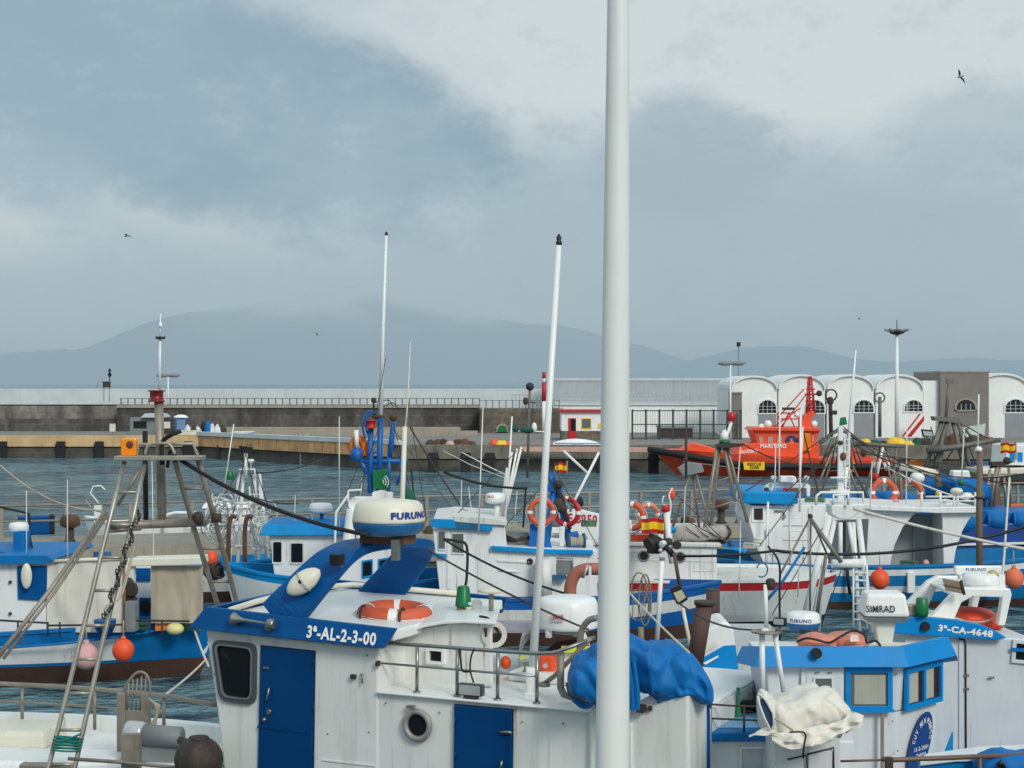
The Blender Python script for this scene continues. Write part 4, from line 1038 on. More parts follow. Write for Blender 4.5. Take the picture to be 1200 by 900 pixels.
# chrome horn on the brow
hc = MB(STEEL); a = f1.t(273, 725, -.2); b_ = f1.t(329, 733, -.2)
dd = (b_-a).normalized()
hc.lathe(a, [(.075, 0), (.07, .02), (.045, .07), (.022, .14), (.016, .3), (.016, .45), (.03, .47)], dd, 20)
hc.lathe(a+dd*.47, [(.05, 0), (.065, .02), (.065, .08), (.05, .1)], dd, 16); hc.lathe(a+dd*.5+Vector((0, 0, -.02)), [(.05, -.03), (.05, .03)], -f1.V, 14)
hc.tube([a+dd*.5, a+dd*.5+f1.V*.12], .025, 8); hc.tube([a+dd*.1, a+dd*.1+f1.V*.12], .012, 8)
part('air_horn', hc, b1)
# radar arch : a broad blue ribbon leaning aft
path = [(325, 727, .05, .56), (345, 705, .10, .55), (373, 674, .25, .52), (396, 652, .45, .50), (415, 641.5, .75, .50), (440, 637, 1.1, .52), (465, 635, 1.6, .52), (485, 636.5, 2.0, .50), (487, 645, 2.3, .46), (474, 664, 2.45, .48), (452, 690, 2.6, .52), (431, 716, 2.7, .55)]
cen = curve([f1.t(x, y, v) for x, y, v, _ in path], 5)
wid = curve([Vector((w_, 0, 0)) for *_, w_ in path], 5)
rows = []
for i, p in enumerate(cen):
    tan = (cen[min(i+1, len(cen)-1)]-cen[max(i-1, 0)]).normalized()
    wdir = (f1.U - tan*f1.U.dot(tan)).normalized(); nn = tan.cross(wdir).normalized(); h = wid[i].x/2*.95; th = .055
    rows.append([p+wdir*a*h+nn*b*th for a, b in ((-1, -.7), (-.96, -1), (.96, -1), (1, -.7), (1, .7), (.96, 1), (-.96, 1), (-1, .7))])
mb = MB(NAVY); mb.surf(rows, closed=True, sm=False)
part('radar_arch', mb, b1, bevel=.01)
# white float pod and black speaker on the arch leg
c0, c1 = f1.t(340, 694, -.02), f1.t(374, 669, .12); ax = (c1-c0).normalized()
pod = MB(CREAM); rows = []
up_ = Vector((0, 0, 1)); sd_ = ax.cross(f1.V).normalized()
for i in range(15):
    k = i/14; r_ = max(.01, math.sin(math.pi*k)**.55); row = []
    for q in range(16):
        a = 2*math.pi*q/16; row.append(c0.lerp(c1, -.06+1.12*k)+sd_*math.cos(a)*.125*r_+f1.V*(math.sin(a)*.10*r_-.02))
    rows.append(row)
pod.surf(rows, closed=True); o = part('float_pod', pod, b1)
part('pod_seam', MB(mat('pod_seam_grey', (150, 150, 140), .6)).torus(c0.lerp(c1, .5)-f1.V*.02, .128, .006, ax, 24, 5), o); part('pod_badge', MB(BLACK).lathe(c0.lerp(c1, .55)-f1.V*.125, [(.022, 0), (.02, .012)], -f1.V, 10), o)
ff = Fr(f1.t(394, 656, .1).x, f1.t(394, 656, .1).y, -25); zc_ = f1.t(394, 656, .1).z
part('loudspeaker', MB(BLACK).box(ff, -.07, .07, -.04, .08, zc_-.065, zc_+.065), b1, bevel=.012)
# radome on the arch
cR = P(455.5, 627.5, 18.9); Rr = .42
g = domeparts(b1, cR, Rr, .42, mat('radome_teal_base', (20, 96, 150), .4, dirt=.2), topm=CREAM)
part('radome_bracket', MB(RUST).box(Fr(cR.x, cR.y, -25), -.3, .28, -.15, .15, cR.z-.09, cR.z+.005), b1)
part('radome_strut', MB(STEEL).box(Fr(cR.x, cR.y, -25), .17, .25, -.25, -.17, cR.z-.26, cR.z-.02), b1)
import math as _m
def domeang(px, cx, r, Y): # angle on the visible front of the dome for a sight line
    k = (px-600)/F; dx = k*Y-cx
    return -math.acos(max(-1, min(1, dx/r)))
a0, a1 = -math.acos(min(1, (X(459, 18.6)-cR.x)/Rr)), -math.acos(min(1, (X(495.5, 18.6)-cR.x)/Rr*.985))
text('FURUNO', (cR.x, cR.y, cR.z+.215), (1, 0, 0), (0, 0, .085), TXTB, g, 'brand_lettering', bold=.05, cyl=((cR.x, cR.y), Rr*1.012, a0, -.12))
# aft cabin trunk with white curved roof
V6 = .62
mb = MB(HULLW); mb.slab(f1, [(443.5, 752), (470, 744), (500, 736), (530, 731), (577, 732), (578, 805), (443.5, 815)], V6, V6+.02) if False else mb.prism([f1.t(x, y, V6) for x, y in ((443.5, 752), (470, 744), (500, 736), (530, 731), (577, 732), (578, 805), (443.5, 815))], (-.03, 1.5, 0)); part('aft_cabin', mb, b1, bevel=.03)
mb = MB(WC); tops = [(441, 745), (460, 741), (478, 737), (497, 731), (520, 727.5), (545, 727), (581, 729)]
mb.prism([f1.t(x, y, V6-.14) for x, y in tops+[(581, 732.5), (545, 730.5), (520, 731.5), (497, 735.5), (478, 741.5), (460, 746), (441, 750)]], (.06, 1.7, 0)); part('aft_roof', mb, b1, bevel=.012)
wv = f1.uz(501, 777, V6); wt = f1.uz(523, 760, V6)
winpart(b1, f1, rrect(wv[0], wt[0]+.0, wv[1], wt[1], .02), V6, .035, WC, GLASS, proud=.05)
# roof ledge between brow and aft cabin
# railing along the deck edge
VR = .07; posts = [(489, 756, 808.5), (536, 759.5, 813), (583.5, 763, 817.5), (629.5, 766, 822)]
mb = MB(STEEL)
top = [f1.t(446, 753, VR)]+[f1.t(x, y, VR) for x, y, _ in posts]+[f1.t(650, 765, VR), f1.t(672, 757, VR+.1), f1.t(697, 747, VR+.3)]
mb.tube(top, .022, 10); mb.tube([f1.t(446, 777, VR)]+[f1.t(x, (y+yb)/2-1.5, VR) for x, y, yb in posts], .013, 8)
rl = part('railing', mb, b1)
for x, y, yb in posts:
    q = MB(STEEL); a, b_ = f1.t(x, y, VR), f1.t(x-.5, yb, VR); b_.z = DK+.002; q.tube([a, b_], .020, 10); q.lathe(b_, [(.045, 0), (.04, .015)], seg=12); part('post', q, rl)
# bent pipe frame by the pole
q = MB(GALV); pts = curve([f1.t(700, 724, .35), f1.t(690, 727, .35), f1.t(682, 738, .35), f1.t(679.5, 755, .35), f1.t(679, 785, .35)], 5); q.tube(pts, .035, 12); part('pipe_frame', q, b1); q = MB(GALV)
q.tube([f1.t(657, 764, .2), f1.t(657, 806, .2), f1.t(661, 814, .2), f1.t(672, 817, .25)], .040, 12); q.tube([f1.t(638, 801, .45), f1.t(650, 792, .4), f1.t(692, 748, .3)], .026, 10); q.lathe(f1.t(638, 802, .45), [(.07, -.02), (.06, .02)], seg=12)
part('pipe_frame', q, b1); part('boat_hook', MB(GALV).tube([f1.t(560, 736, 1.9), f1.t(610, 739, 1.9), f1.t(680, 741, 1.9)], .022, 8), b1)
# end bulwark right of the pole
mb = MB(HULLW); mb.slab(f1, [(690, 829), (700, 829), (742, 838), (748, 822), (760, 816), (780, 811), (800, 808), (807, 812), (808, 1040), (690, 1000)], -.055, .55); part('end_bulwark', mb, b1, bevel=.03)
q = MB(WC); q.box(f1.sh(0, -.09), f1.uz(739, 850)[0], f1.uz(744, 850)[0], 0, .036, 1.4, f1.uz(742, 846, 0)[1]); part('corner_strip', q, b1, bevel=.01)
q = MB(IRON); q.box(f1, f1.uz(752, 825)[0], f1.uz(760, 825)[0], -.16, -.058, f1.uz(756, 832)[1], f1.uz(756, 824)[1]); q.box(f1, f1.uz(763, 828)[0], f1.uz(767, 828)[0], -.1, -.058, f1.uz(765, 831)[1], f1.uz(765, 826)[1]); part('hasp', q, b1)
# small deck floodlight with its cable
c = f1.t(552, 807, -.0); fl = floodlight(b1, (c.x, c.y, DK+.10), .30, .13, .07, yaw=-25, name='deck_light', m=mat('grey_lamp_housing', (66, 72, 76), .4))
part('light_foot', MB(IRON).box(Fr(c.x, c.y, -25), -.08, .08, -.03, .03, DK+.002, DK+.05), fl)
part('cable', MB(CABLE).tube(curve([f1.t(555, 800, 0), f1.t(551, 785, .02), f1.t(552, 770, .03), f1.t(556, 760, .05)], 5), .010, 6), b1)
part('cable', MB(CABLE).tube(curve([f1.t(539, 760, .05), f1.t(540, 775, .03), f1.t(542, 786, .02), f1.t(551, 787, .02)], 5), .012, 6), b1)
# masts and lamps of this boat
w0 = f1.t(622.5, 792, .5); w0.z = DK; wt_ = P(655, 284, 17.7)
q = MB(WC); q.tube([w0, w0.lerp(wt_, .5), wt_], .047, 16, .030); o = part('whip_mast', q, b1)
part('mast_foot', MB(WC).lathe(w0, [(.1, 0), (.1, .02), (.06, .04), (.06, .3)], seg=16), o)
part('mast_head', MB(BLACK).lathe(wt_, [(.032, -.03), (.036, .0), (.022, .02), (.03, .05), (.01, .09)], seg=12), o)
q = MB(GREEN); c = P(543.5, 710, 19.0); q.lathe(c, [(.105, 0), (.10, .03), (.075, .22), (.06, .235)], seg=5); part('starboard_lamp', q, b1)
part('lamp_post', MB(GALV).tube([P(540, 735, 19), P(540, 709, 19)], .05, 8), b1)
for px, py in ((549, 712), (559, 712)): part('gps_antenna', MB(WC).lathe(P(px, py+8, 19), [(.03, 0), (.03, .06), (.055, .09), (.065, .14), (.04, .17), (.01, .18)], seg=14), b1)
c = P(575.5, 693, 18.8); o = part('disc_antenna', MB(CREAM).lathe(c, [(.02, -.03), (.09, -.02), (.16, .0), (.12, .03), (.02, .05)], seg=24), b1); part('antenna_post', MB(GALV).tube([P(575.5, 729, 18.8), c], .028, 8), o)
q = MB(CABLE); 
for k in range(4): q.tube(curve([P(562+k, 722, 18.3), P(573, 725+k, 18.2), P(583+k, 738+k*2, 18.2), P(584, 750-k*2, 18.2), P(576, 750+k, 18.2)], 4), .012, 6)
part('cable_bundle', q, b1)
q = MB(ROPEW)
for k in range(3): q.torus(P(579, 744, 18.15), .10+.018*k, .012, (0.2, -1, .1), 24, 6)
part('hose_coil', q, b1)
part('rust_patch', MB(RUST).box(f1.sh(0, V6-.012), f1.uz(566, 740, V6)[0], f1.uz(571, 740, V6)[0], 0, .01, f1.uz(568, 746, V6)[1], f1.uz(568, 736, V6)[1]), b1)
part('roof_vent', MB(WC).lathe(f1.t(531, 733, 1.1), [(.12, 0), (.12, .1), (.1, .14), (.02, .15)], seg=20), b1)
part('cleat', MB(STEEL).tube([f1.t(372, 727, 1.0), f1.t(384, 727.5, 1.0)], .02, 8), b1)
part('handrail', MB(WC).tube(curve([f1.t(392, 722, .8), f1.t(400, 727, .5), f1.t(404, 736, .2)], 4), .03, 8), b1)
# JRC radar and the white canopy under it
cJ = P(665, 736, 18.7)
q = MB(WC); q.lathe(cJ, [(.29, 0), (.345, .015), (.358, .05), (.354, .2), (.345, .30), (.32, .345), (.24, .365), (.01, .372)], seg=48); o = part('radar_dome', q, b1)
part('dome_base', MB(GREY).lathe(cJ-Vector((0, 0, .05)), [(.2, 0), (.27, .05)], seg=30), o)
part('label_plate', MB(mat('pink_label', (206, 190, 190), .5)).box(Fr(cJ.x-.12, cJ.y-.358, -14), -.065, .065, -.012, .02, cJ.z+.13, cJ.z+.21), o)
text('JRC', (cJ.x-.18, cJ.y-.362, cJ.z+.145), (.115, -.026, 0), (0, 0, .05), TXTR, o, 'brand_lettering')
part('radar_post', MB(WC).tube([P(643, 747, 18.5), P(643, 733, 18.5)], .04, 8), b1); part('radar_post', MB(GALV).tube([P(680, 775, 18.7), P(680, 738, 18.7)], .04, 8), b1)
part('radar_shelf', MB(mat('lilac_grey_shelf', (150, 146, 156), .6)).prism([P(560, 739, 18.9), P(690, 738, 18.7), P(690, 741.5, 18.7), P(560, 742, 18.9)], (0, .8, 0)), b1)
# white canopy moulding (open curved hood)
hd = MB(WC); rows = []
for i in range(10):
    k = i/9; Y = 18.9+1.2*k
    rows.append([P(x+16*k, y-8*k+450*0, 18.9)+Vector((0, 1.2*k, 0)) for x, y in curve([Vector((607, 795, 0)), Vector((611, 765, 0)), Vector((619, 750, 0)), Vector((640, 744.5, 0)), Vector((668, 745, 0)), Vector((690, 755, 0)), Vector((697, 780, 0))], 3) for x, y in [(x, y)]] if False else [P(p.x, p.y, 18.9)+Vector((0, 1.2*k, -.02*k)) for p in curve([Vector((607, 795, 0)), Vector((611, 765, 0)), Vector((619, 750, 0)), Vector((640, 744.5, 0)), Vector((668, 745, 0)), Vector((690, 755, 0)), Vector((697, 780, 0))], 3)])
hd.surf(rows); o = part('engine_hood', hd, b1)
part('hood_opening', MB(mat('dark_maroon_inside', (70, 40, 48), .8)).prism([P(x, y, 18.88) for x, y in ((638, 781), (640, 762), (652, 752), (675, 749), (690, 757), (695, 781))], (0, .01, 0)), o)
part('yellow_label', MB(mat('yellow_green_label', (214, 218, 60), .6)).prism([P(x, y, 18.86) for x, y in ((608.5, 770), (616, 767), (616, 771), (610, 774))], (0, .01, 0)), o)
part('yellow_panel', MB(mat('lime_panel', (206, 220, 50), .6)).prism([P(x, y, 18.5) for x, y in ((658, 757.5), (699, 757.5), (699, 763.5), (658, 765))], (0, .04, 0)), b1)
part('white_panel', MB(CREAM).prism([P(x, y, 18.6) for x, y in ((649, 765), (699, 764), (699, 790), (649, 792))], (0, .2, 0)), b1)
q = MB(ORANGE); q.tube([P(633, 768, 18.55), P(633, 791, 18.55)], .095, 20); o = part('life_vest_locker', MB(ORANGE).box(Fr(X(640, 18.5), 18.5, -20), -.09, .09, 0, .2, Zf(792, 18.5), Zf(768, 18.5)), b1, bevel=.03)
part('locker_badge', MB(LAMPG).lathe(P(639, 780, 18.42), [(.03, 0), (.028, .01)], (0, -1, 0), 12), o)
part('float', MB(ORANGE).ball(P(592.5, 776.5, 19), .07, (.9, 1, 1.1)), b1)
for p_ in ((617, 782), (622, 785)): part('bollard', MB(STEEL).lathe(P(p_[0], p_[1]+5, 18.3), [(.05, 0), (.03, .03), (.03, .08), (.05, .1)], seg=12), b1)
part('locker_top', MB(WC).box(f1, f1.uz(590, 790, 1)[0], f1.uz(700, 800, 1)[0], 1.1, 2.4, DK, DK+.12), b1, bevel=.04)
# lifebuoy lying on the roof, strapped
cL = f1.t(463, 728, 1.0)+Vector((0, 0, .06)); 
tL = lifebuoy(cL+Vector((0, 0, .03)), (0.03, -.03, 1), .335, .11, 'orange lifebuoy lying flat on the roof below the big radome')
for k in (-.24, .28):
    q = MB(IRON); a = cL+f1.U*k-f1.V*.33; q.torus(a+Vector((0, 0, .03)), .122, .016, f1.U*.9+f1.V*.2, 18, 4); part('strap', q, tL)
# blue tarpaulins
q = MB(TARPB); lump(q, [(665, 795, 800), (668, 785, 812), (675, 773, 820), (685, 765, 826), (697, 760, 829), (712, 757, 831), (724, 762, 826), (735, 775, 812)], 16.75, .8, amp=.10, seed=3, sub=6, seg=44, fs=3.0, e=.7)
t = root('blue_tarpaulin', 'blue tarpaulin bundle beside the pipe frame, left of the white pole', 'tarpaulin', P(690, 828, 16.9), 'blue tarpaulins covering gear around the white pole'); part('cover', q, t)
part('lashing', MB(CABLE).tube(curve([P(664, 800, 16.3), P(668, 814, 16.25), P(680, 819, 16.3), P(690, 824, 16.3)], 4), .014, 6), t)
q = MB(TARPB); lump(q, [(728, 758, 795), (736, 750, 812), (748, 751, 812), (762, 755, 812), (776, 751, 812), (790, 755, 808), (804, 764, 808), (816, 775, 816), (826, 787, 822), (831, 797, 822), (834, 805, 815)], 16.9, 1.1, amp=.12, seed=11, sub=8, seg=56, fs=2.4, e=.6)
t = root('blue_tarpaulin', 'larger blue tarpaulin humped over gear right of the white pole', 'tarpaulin', P(780, 822, 16.9), 'blue tarpaulins covering gear around the white pole'); part('cover', q, t)
q = MB(TARPB)
def drape(px, Y, m=TARPB, n=10, amp=.05, seed=1, th=.02):
    """hanging cloth: outline as left/right columns [(xl, xr, y)]"""
    mb = MB(m); rows = []
    for xl, xr, y in px:
        rows.append([P(xl+(xr-xl)*k/n, y, Y)+Vector((0, amp*math.sin(k*1.9+seed)+amp*noise.noise(Vector((k*.8, y*.06, seed))), 0)) for k in range(n+1)])
    mb.surf(rows); rows2 = [[p+Vector((0, th, 0)) for p in r] for r in rows]; mb.surf(rows2); return mb
part('hanging_skirt', drape([(728, 745, 775), (730, 749, 800), (731, 751, 818), (732, 750, 832)], 16.2, amp=.03), t)
part('hanging_skirt', drape([(806, 826, 795), (808, 831, 815), (811, 832, 845), (811, 832, 880), (811, 832, 905)], 16.95, amp=.03, seed=4), t)

# ================================================================ boat at the lower left with the tube tower
f2 = Fr(X(60, 19), 19, -8)
b2 = root('fishing_boat', 'white foredeck with steel rail and tall tube tower at the lower left', 'fishing boat', P(60, 900, 21)-Vector((0, 0, 1.4)))
f2h = Fr(X(255, 21), 20.9, -6)
hull(b2, f2h, -11, 1.3, 0, 3.6, 1.30, 1.36, 1.2, [(WC, ('s', .25)), (W, ('a', .3)), (ANTI, ('a', -.5))], 1.16, WC, capm=WC, rake=.6, full=3.5, cap=.16)
# raised mouldings on the deck
q = MB(WC); q.box(f2h, -7, -1.0, -1.15, -.35, 1.15, 1.34); part('deck_moulding', q, b2, bevel=.05)
q = MB(CREAM); q.box(f2h, -7, -2.4, .25, 1.1, 1.15, 1.40); part('deck_moulding', q, b2, bevel=.06)
q = MB(GREY); q.box(f2h, -4.4, -4.1, -1.17, -1.152, 1.2, 1.31); part('vent', q, b2)
q = MB(GALV); q.box(Fr(X(35, 19.4), 19.4, -6), -.12, .55, -.05, .1, 1.36, 1.46); part('fairlead', q, b2, bevel=.02)
# rail
mb = MB(GALV); zr = 2.02; Yr = 22.3
rt_ = [P(-60, 797, Yr), P(0, 801, Yr), P(60, 804, Yr-.1), P(120, 808, Yr-.3), P(190, 815, Yr-.9), P(230, 822, Yr-1.6), P(252, 826, Yr-2.1)]
mb.tube(curve(rt_, 4), .03, 10); mb.tube(curve([p-Vector((0, 0, .24)) for p in rt_[:5]], 4), .016, 8)
for px, py, Y in ((-45, 798, Yr), (26, 803, Yr), (111, 807, Yr-.25), (192, 815, Yr-.9)):
    a = P(px, py, Y); mb.tube([a, Vector((a.x, a.y, 1.3))], .024, 8)
part('railing', mb, b2)
# the tower: two ladders joined by a platform
YT = 20.2; NT = 19.3; FT = 21.9
def L2(name, a, b_, Ya, Yb, r, m=STEEL): return (P(*a, Ya), P(*b_, Yb))
STL = mat('weathered_stainless_tube', (168, 164, 152), .4, metal=.6, dirt=.5, dirtcol=(120, 90, 60), scale=2, var=.1)
tw = MB(STL)
la = [P(146, 541, YT), P(127, 615, 19.95), P(98, 735, 19.6), P(56, 903, NT), P(45, 945, NT-.05)]; lb = [P(170, 540, YT), P(155, 612, 19.95), P(122, 745, 19.6), P(87, 903, NT), P(78, 945, NT-.05)]
for l_ in (la, lb):
    for p_ in l_[-1:]: p_.z = max(p_.z, 1.32)
    tw.tube(l_, .031, 12)
def at_y(l_, py):
    for i in range(len(l_)-1):
        ya = 450+(CH-l_[i].z)*F/l_[i].y; yb = 450+(CH-l_[i+1].z)*F/l_[i+1].y
        if ya <= py <= yb: return l_[i].lerp(l_[i+1], (py-ya)/(yb-ya))
    return l_[-1]
for y in (577, 615, 654, 692.5, 733, 773, 813, 856, 896): tw.tube([at_y(la, y), at_y(lb, y)], .020, 8)
o = part('ladder', tw, b2)
tr = MB(GALV); ra = [P(205, 540, YT+.1), P(227, 618, 21), P(254, 706, FT)]; rb = [P(232, 538, YT+.1), P(252, 610, 21), P(276, 700, FT)]
for l_ in (ra, rb):
    e = l_[-1]+(l_[-1]-l_[-2])*.9; e.z = max(e.z, 1.35); tr.tube(l_+[e], .034, 12)
for y in (572, 642, 681): tr.tube([at_y(ra, y), at_y(rb, y)], .020, 8)
part('ladder', tr, b2)
tp = MB(STL); tp.box(Fr(X(136, YT), YT, 0), 0, X(239, YT)-X(136, YT), -.12, .14, Zf(539, YT), Zf(534, YT)); 
tp.tube(curve([P(170, 533, YT-.1), P(172, 525, YT-.1), P(178, 520.5, YT-.1), P(190, 519.5, YT-.1), P(199, 521, YT-.1), P(205, 532, YT-.1)], 4), .02, 8)
tp.tube([P(162, 521, YT+.3), P(226, 520, YT+.3)], .022, 8); tp.tube([P(226, 520, YT+.3), P(232, 534, YT+.1)], .018, 8); tp.tube([P(162, 521, YT+.3), P(160, 534, YT+.1)], .018, 8)
part('platform', tp, b2, bevel=.01)
q = MB(GALV); q.tube([P(127, 616, 20), P(240, 612, 21)], .055, 12); q.tube([P(127, 622, 20), P(165, 619, 20.3)], .03, 8); q.tube([P(163, 552, YT), P(138, 592, YT)], .022, 8); part('cross_beam', q, b2)
q = MB(GALV); q.tube([P(190, 614, 20.6), P(186, 470, 20.6)], .058, 14); o = part('mast', q, b2)
q = MB(mat('dark_red_lens', (120, 14, 26), .35)); q.lathe(P(183.5, 471, 20.6), [(.11, 0), (.11, .015), (.085, .02), (.085, .13), (.11, .135), (.11, .15)], seg=16); part('red_lamp', q, o)
q = MB(WC); q.tube([P(187, 458, 20.6), P(187.5, 398, 20.6)], .016, 8); q.tube([P(187.5, 398, 20.6), P(188, 368, 20.6)], .008, 6); q.lathe(P(188, 384, 20.6), [(.02, 0), (.03, .03), (.01, .07)], seg=8); part('mast_antenna', q, o)
q = MB(IRON); q.lathe(P(188, 397.5, 20.6), [(.05, 0), (.05, .03)], seg=10)
for a in (0, 90, 180, 270):
    d_ = Vector((math.cos(R(a)), math.sin(R(a)), 0)); q.tube([P(188, 396.5, 20.6), P(188, 396.5, 20.6)+d_*.055], .007, 5); q.lathe(P(188, 396.5, 20.6)+d_*.05, [(.016, 0), (.012, .025)], seg=8)
part('wind_gauge', q, o)
q = MB(BLACK); q.tube([P(170, 505, 21.4), P(171, 612, 21.4)], .035, 8); part('black_pole', q, b2)
q = MB(mat('amber_lens', (246, 140, 8), .15, var=.05)); q.uzslab(Fr(X(151.5, YT), YT, 8), rrect(-.095, .095, Zf(534, YT), Zf(513.5, YT), .03), -.09, .09); o = part('orange_beacon', q, b2, bevel=.015)
part('bulb', MB(RUST).ball(P(152, 521, YT-.10), .045, (1, .3, 1)), o); part('beacon_base', MB(AMBER).box(Fr(X(151.5, YT), YT, 8), -.1, .1, -.1, .1, Zf(536, YT), Zf(533.8, YT)), o)
# net hauler parts on the right ladder
q = MB(IRON); q.lathe(P(226, 608, 20.9), [(.05, 0), (.09, .03), (.09, .1), (.05, .13)], (1, 0, .05), 16); q.lathe(P(248, 607, 20.9), [(.06, 0), (.06, .12)], (1, 0, 0), 12); part('block', q, b2)
# brace poles to the left
q = MB(GALV); q.tube([P(123, 600, 19.95), P(60, 690, 19.2), P(-4, 772, 18.6)], .030, 10); q.tube([P(126, 604, 19.95), P(64, 694, 19.3), P(4, 772, 18.7)], .018, 8); part('brace', q, b2)
# chains / ropes down the inner ladder leg
q = MB(IRON)
for k in range(34):
    a = P(162, 600, 19.8).lerp(P(124, 722, 19.5), k/33)+Vector((.03*math.sin(k*.9), 0, 0)); q.torus(a, .032, .009, (1, k % 2, .3), 10, 5)
part('chain', q, b2)
q = MB(ROPE)
for k in range(2): q.tube(curve([P(158-k, 640+k*4, 19.7), P(149+k*2, 670, 19.6), P(140+k, 700, 19.55), P(126-k*2, 712-k, 19.5), P(122+k, 722+k*2, 19.5)], 5), .010, 6)
part('hanging_rope', q, b2)
q = MB(TEAL)
for k in range(5): q.torus(at_y(la, 868+k*4).lerp(at_y(lb, 862+k*3), .5), .17, .012, (0.1, .2, 1+k*.1), 20, 5)
q.tube(curve([at_y(la, 862), P(74, 868, 19.2), P(95, 860, 19.2)], 4), .014, 6); part('lashing', q, b2)
# winch with fan shaped guard
Yg = 20.6
q = MB(GALV)
for s_ in (0, 28): pass
for px in (143, 171):
    q.box(Fr(X(px, Yg), Yg, -6), -.055, .055, -.05, .05, 1.2, Zf(812, Yg))
    
q.box(Fr(X(157, Yg), Yg, -6), -.14, .14, -.04, .04, Zf(850, Yg), Zf(832, Yg))
o = part('winch_posts', q, b2, bevel=.01)
q = MB(GALV); hp = curve([P(145, 815, Yg), P(148, 803, Yg), P(158, 790, Yg), P(166, 787.5, Yg), P(173, 793, Yg), P(176, 808, Yg), P(170, 835, Yg)], 4); q.tube(hp, .018, 8)
for k, x in enumerate((150, 155, 160, 165, 170)): q.tube([P(x-1, 832, Yg), P(x+1, 797-k if k < 3 else 792, Yg)], .012, 6)
part('guard_cage', q, o)
q = MB(LAMPG); q.lathe(P(148, 858, 20.0), [(.14, 0), (.15, .04), (.15, .2), (.13, .24)], (1, -.15, -.06), 20); q.use(GREY); q.lathe(P(170, 861, 19.9), [(.13, 0), (.13, .46), (.10, .48)], (1, -.12, -.05), 20); q.box(Fr(X(160, 20), 20, -8), -.15, .62, -.1, .1, 1.34, 1.56); part('winch_drum', q, b2)
q = MB(GALV); q.tube([P(80, 889, 19.0), P(140, 893, 18.9), P(190, 898, 18.8), P(215, 900, 18.7)], .022, 8); q.box(Fr(X(145, 19), 19, 0), -.02, .2, -.05, .05, 1.3, 1.9); part('boat_hook_rack', q, b2)
q = MB(ROPE)
for k in range(7): q.tube(curve([P(174+k, 818+k*2, 20.4), P(182+k*.8, 826, 20.3), P(183, 838+k, 20.3), P(176+k, 850, 20.3)], 4), .013, 6)
part('rope_hank', q, b2)
q = MB(ROPEW); q.torus(P(66, 846, 21.2), .11, .012, (0, -1, .1), 20, 6, 0, 3.4); part('grab_hoop', q, b2)
# heavy rusty ball
t = root('mooring_ball', 'dark rusty iron ball in front of the blue and white wheelhouse', 'float', P(233, 905, 18.4)); cB = P(233, 890, 18.4)
BALL = mat('rust_streaked_iron_ball', (54, 48, 44), .7, dirt=.8, dirtcol=(112, 72, 46), scale=2.4, var=.3, bump=.5, bscale=14)
part('ball', MB(BALL).ball(cB, .275, (1, 1, .95), 32, 22), t); part('top_band', MB(IRON).torus(cB+Vector((0, 0, .245)), .1, .016, (0, 0, 1)), t)
q = MB(IRON); q.tube([cB+Vector((0, 0, -.26)), Vector((cB.x, cB.y, 1.2))], .05, 10); q.tube([cB+Vector((-.05, .1, .12)), P(212, 868, 18.9)], .05, 10); part('stem', q, t)
# stays from b2 / b1
line('taut pale mooring line from the blue bow to the foreground boat rail', P(194, 814, 22), P(242, 772, 31), .03, .018, ROPEW)
line('pale rope hanging from the tip of the royal blue roof edge', P(228, 738, 18.9), P(245, 782, 18.7), .02, .014, ROPEW)
line('thick black cable from the tube tower to the royal blue arch', P(207, 536, 20.3), P(432, 627, 18.4), .14, .026, CABLE, 'cable', 'power_cable')
q = MB(CABLE); q.tube(curve([P(190, 545, 20.4), P(190, 520, 20.4), P(198, 511, 20.3), P(212, 505, 20.3)], 5), .03, 8); q.tube(curve([P(207, 536, 20.3), P(200, 528, 20.4), P(196, 548, 20.4)], 4), .022, 8); part('cable_end', q, b2)
# ================================================================ SIMRAD boat, lower right
Y9 = 17.5; f9 = Fr(X(1055, Y9), Y9, 0)
b9 = root('fishing_boat', 'white boat with bright blue roof band, curtained windows and a round blue emblem', 'fishing boat', P(1000, 900, 18.5)-Vector((0, 0, 2.1)))
W9 = mat('cool_white_paint', (216, 221, 222), .42, rust=.6, dirt=.25, dirtcol=(140, 140, 134), var=.03, bump=.04, bscale=4)
BR9 = mat('azure_blue_paint', (0, 132, 202), .45, dirt=.2, dirtcol=(20, 96, 140), var=.06, spec=.22)
def plan(k=0, z=0): # wheelhouse outline seen from above, grown by k
    c, e = .62+k*.4, .62
    uA = X(897, Y9)-f9.o.x
    return [(uA-k, -k), (0+k*.4, -k), (c*1.0+k*.7, e*1.05-k*.4), (c+.04+k, .85), (c-.1+k*.7, 1.15+k*.4), (0+k*.4, 1.3+k), (uA-k, 1.3+k)]
def loft(mb, p0, z0, p1, z1, fr, cap=True):
    n = len(p0); a = mb.add([fr.w(u, v, z0 if not callable(z0) else z0(i)) for i, (u, v) in enumerate(p0)]); b_ = mb.add([fr.w(u, v, z1 if not callable(z1) else z1(i)) for i, (u, v) in enumerate(p1)])
    for i in range(n): j = (i+1) % n; mb.face((a+i, a+j, b_+j, b_+i), False)
    if cap: mb.face(range(b_, b_+n), False); mb.face([a+i for i in range(n)][::-1], False)
zb9, zt9 = Zf(779, Y9), Zf(757, Y9)
mb = MB(W9); loft(mb, plan(-.06), .6, plan(-.05), Zf(835, Y9), f9, False); loft(mb, plan(-.05), Zf(835, Y9), plan(0), zb9+.05, f9); part('wheelhouse', mb, b9, bevel=.02)
for px, py in ((1050, 770), (1046, 845), (1000, 850), (988, 775), (1052, 880)): part('screw', MB(GALV).lathe(f9.t(px, py if py > 790 else 790, -.001), [(.010, 0), (.007, .005)], -f9.V, 8), b9)
mb = MB(BR9); P1 = plan(.14); P0 = plan(.06); dzs = [0, 0, 0, -.10, -.20, -.22, -.22]
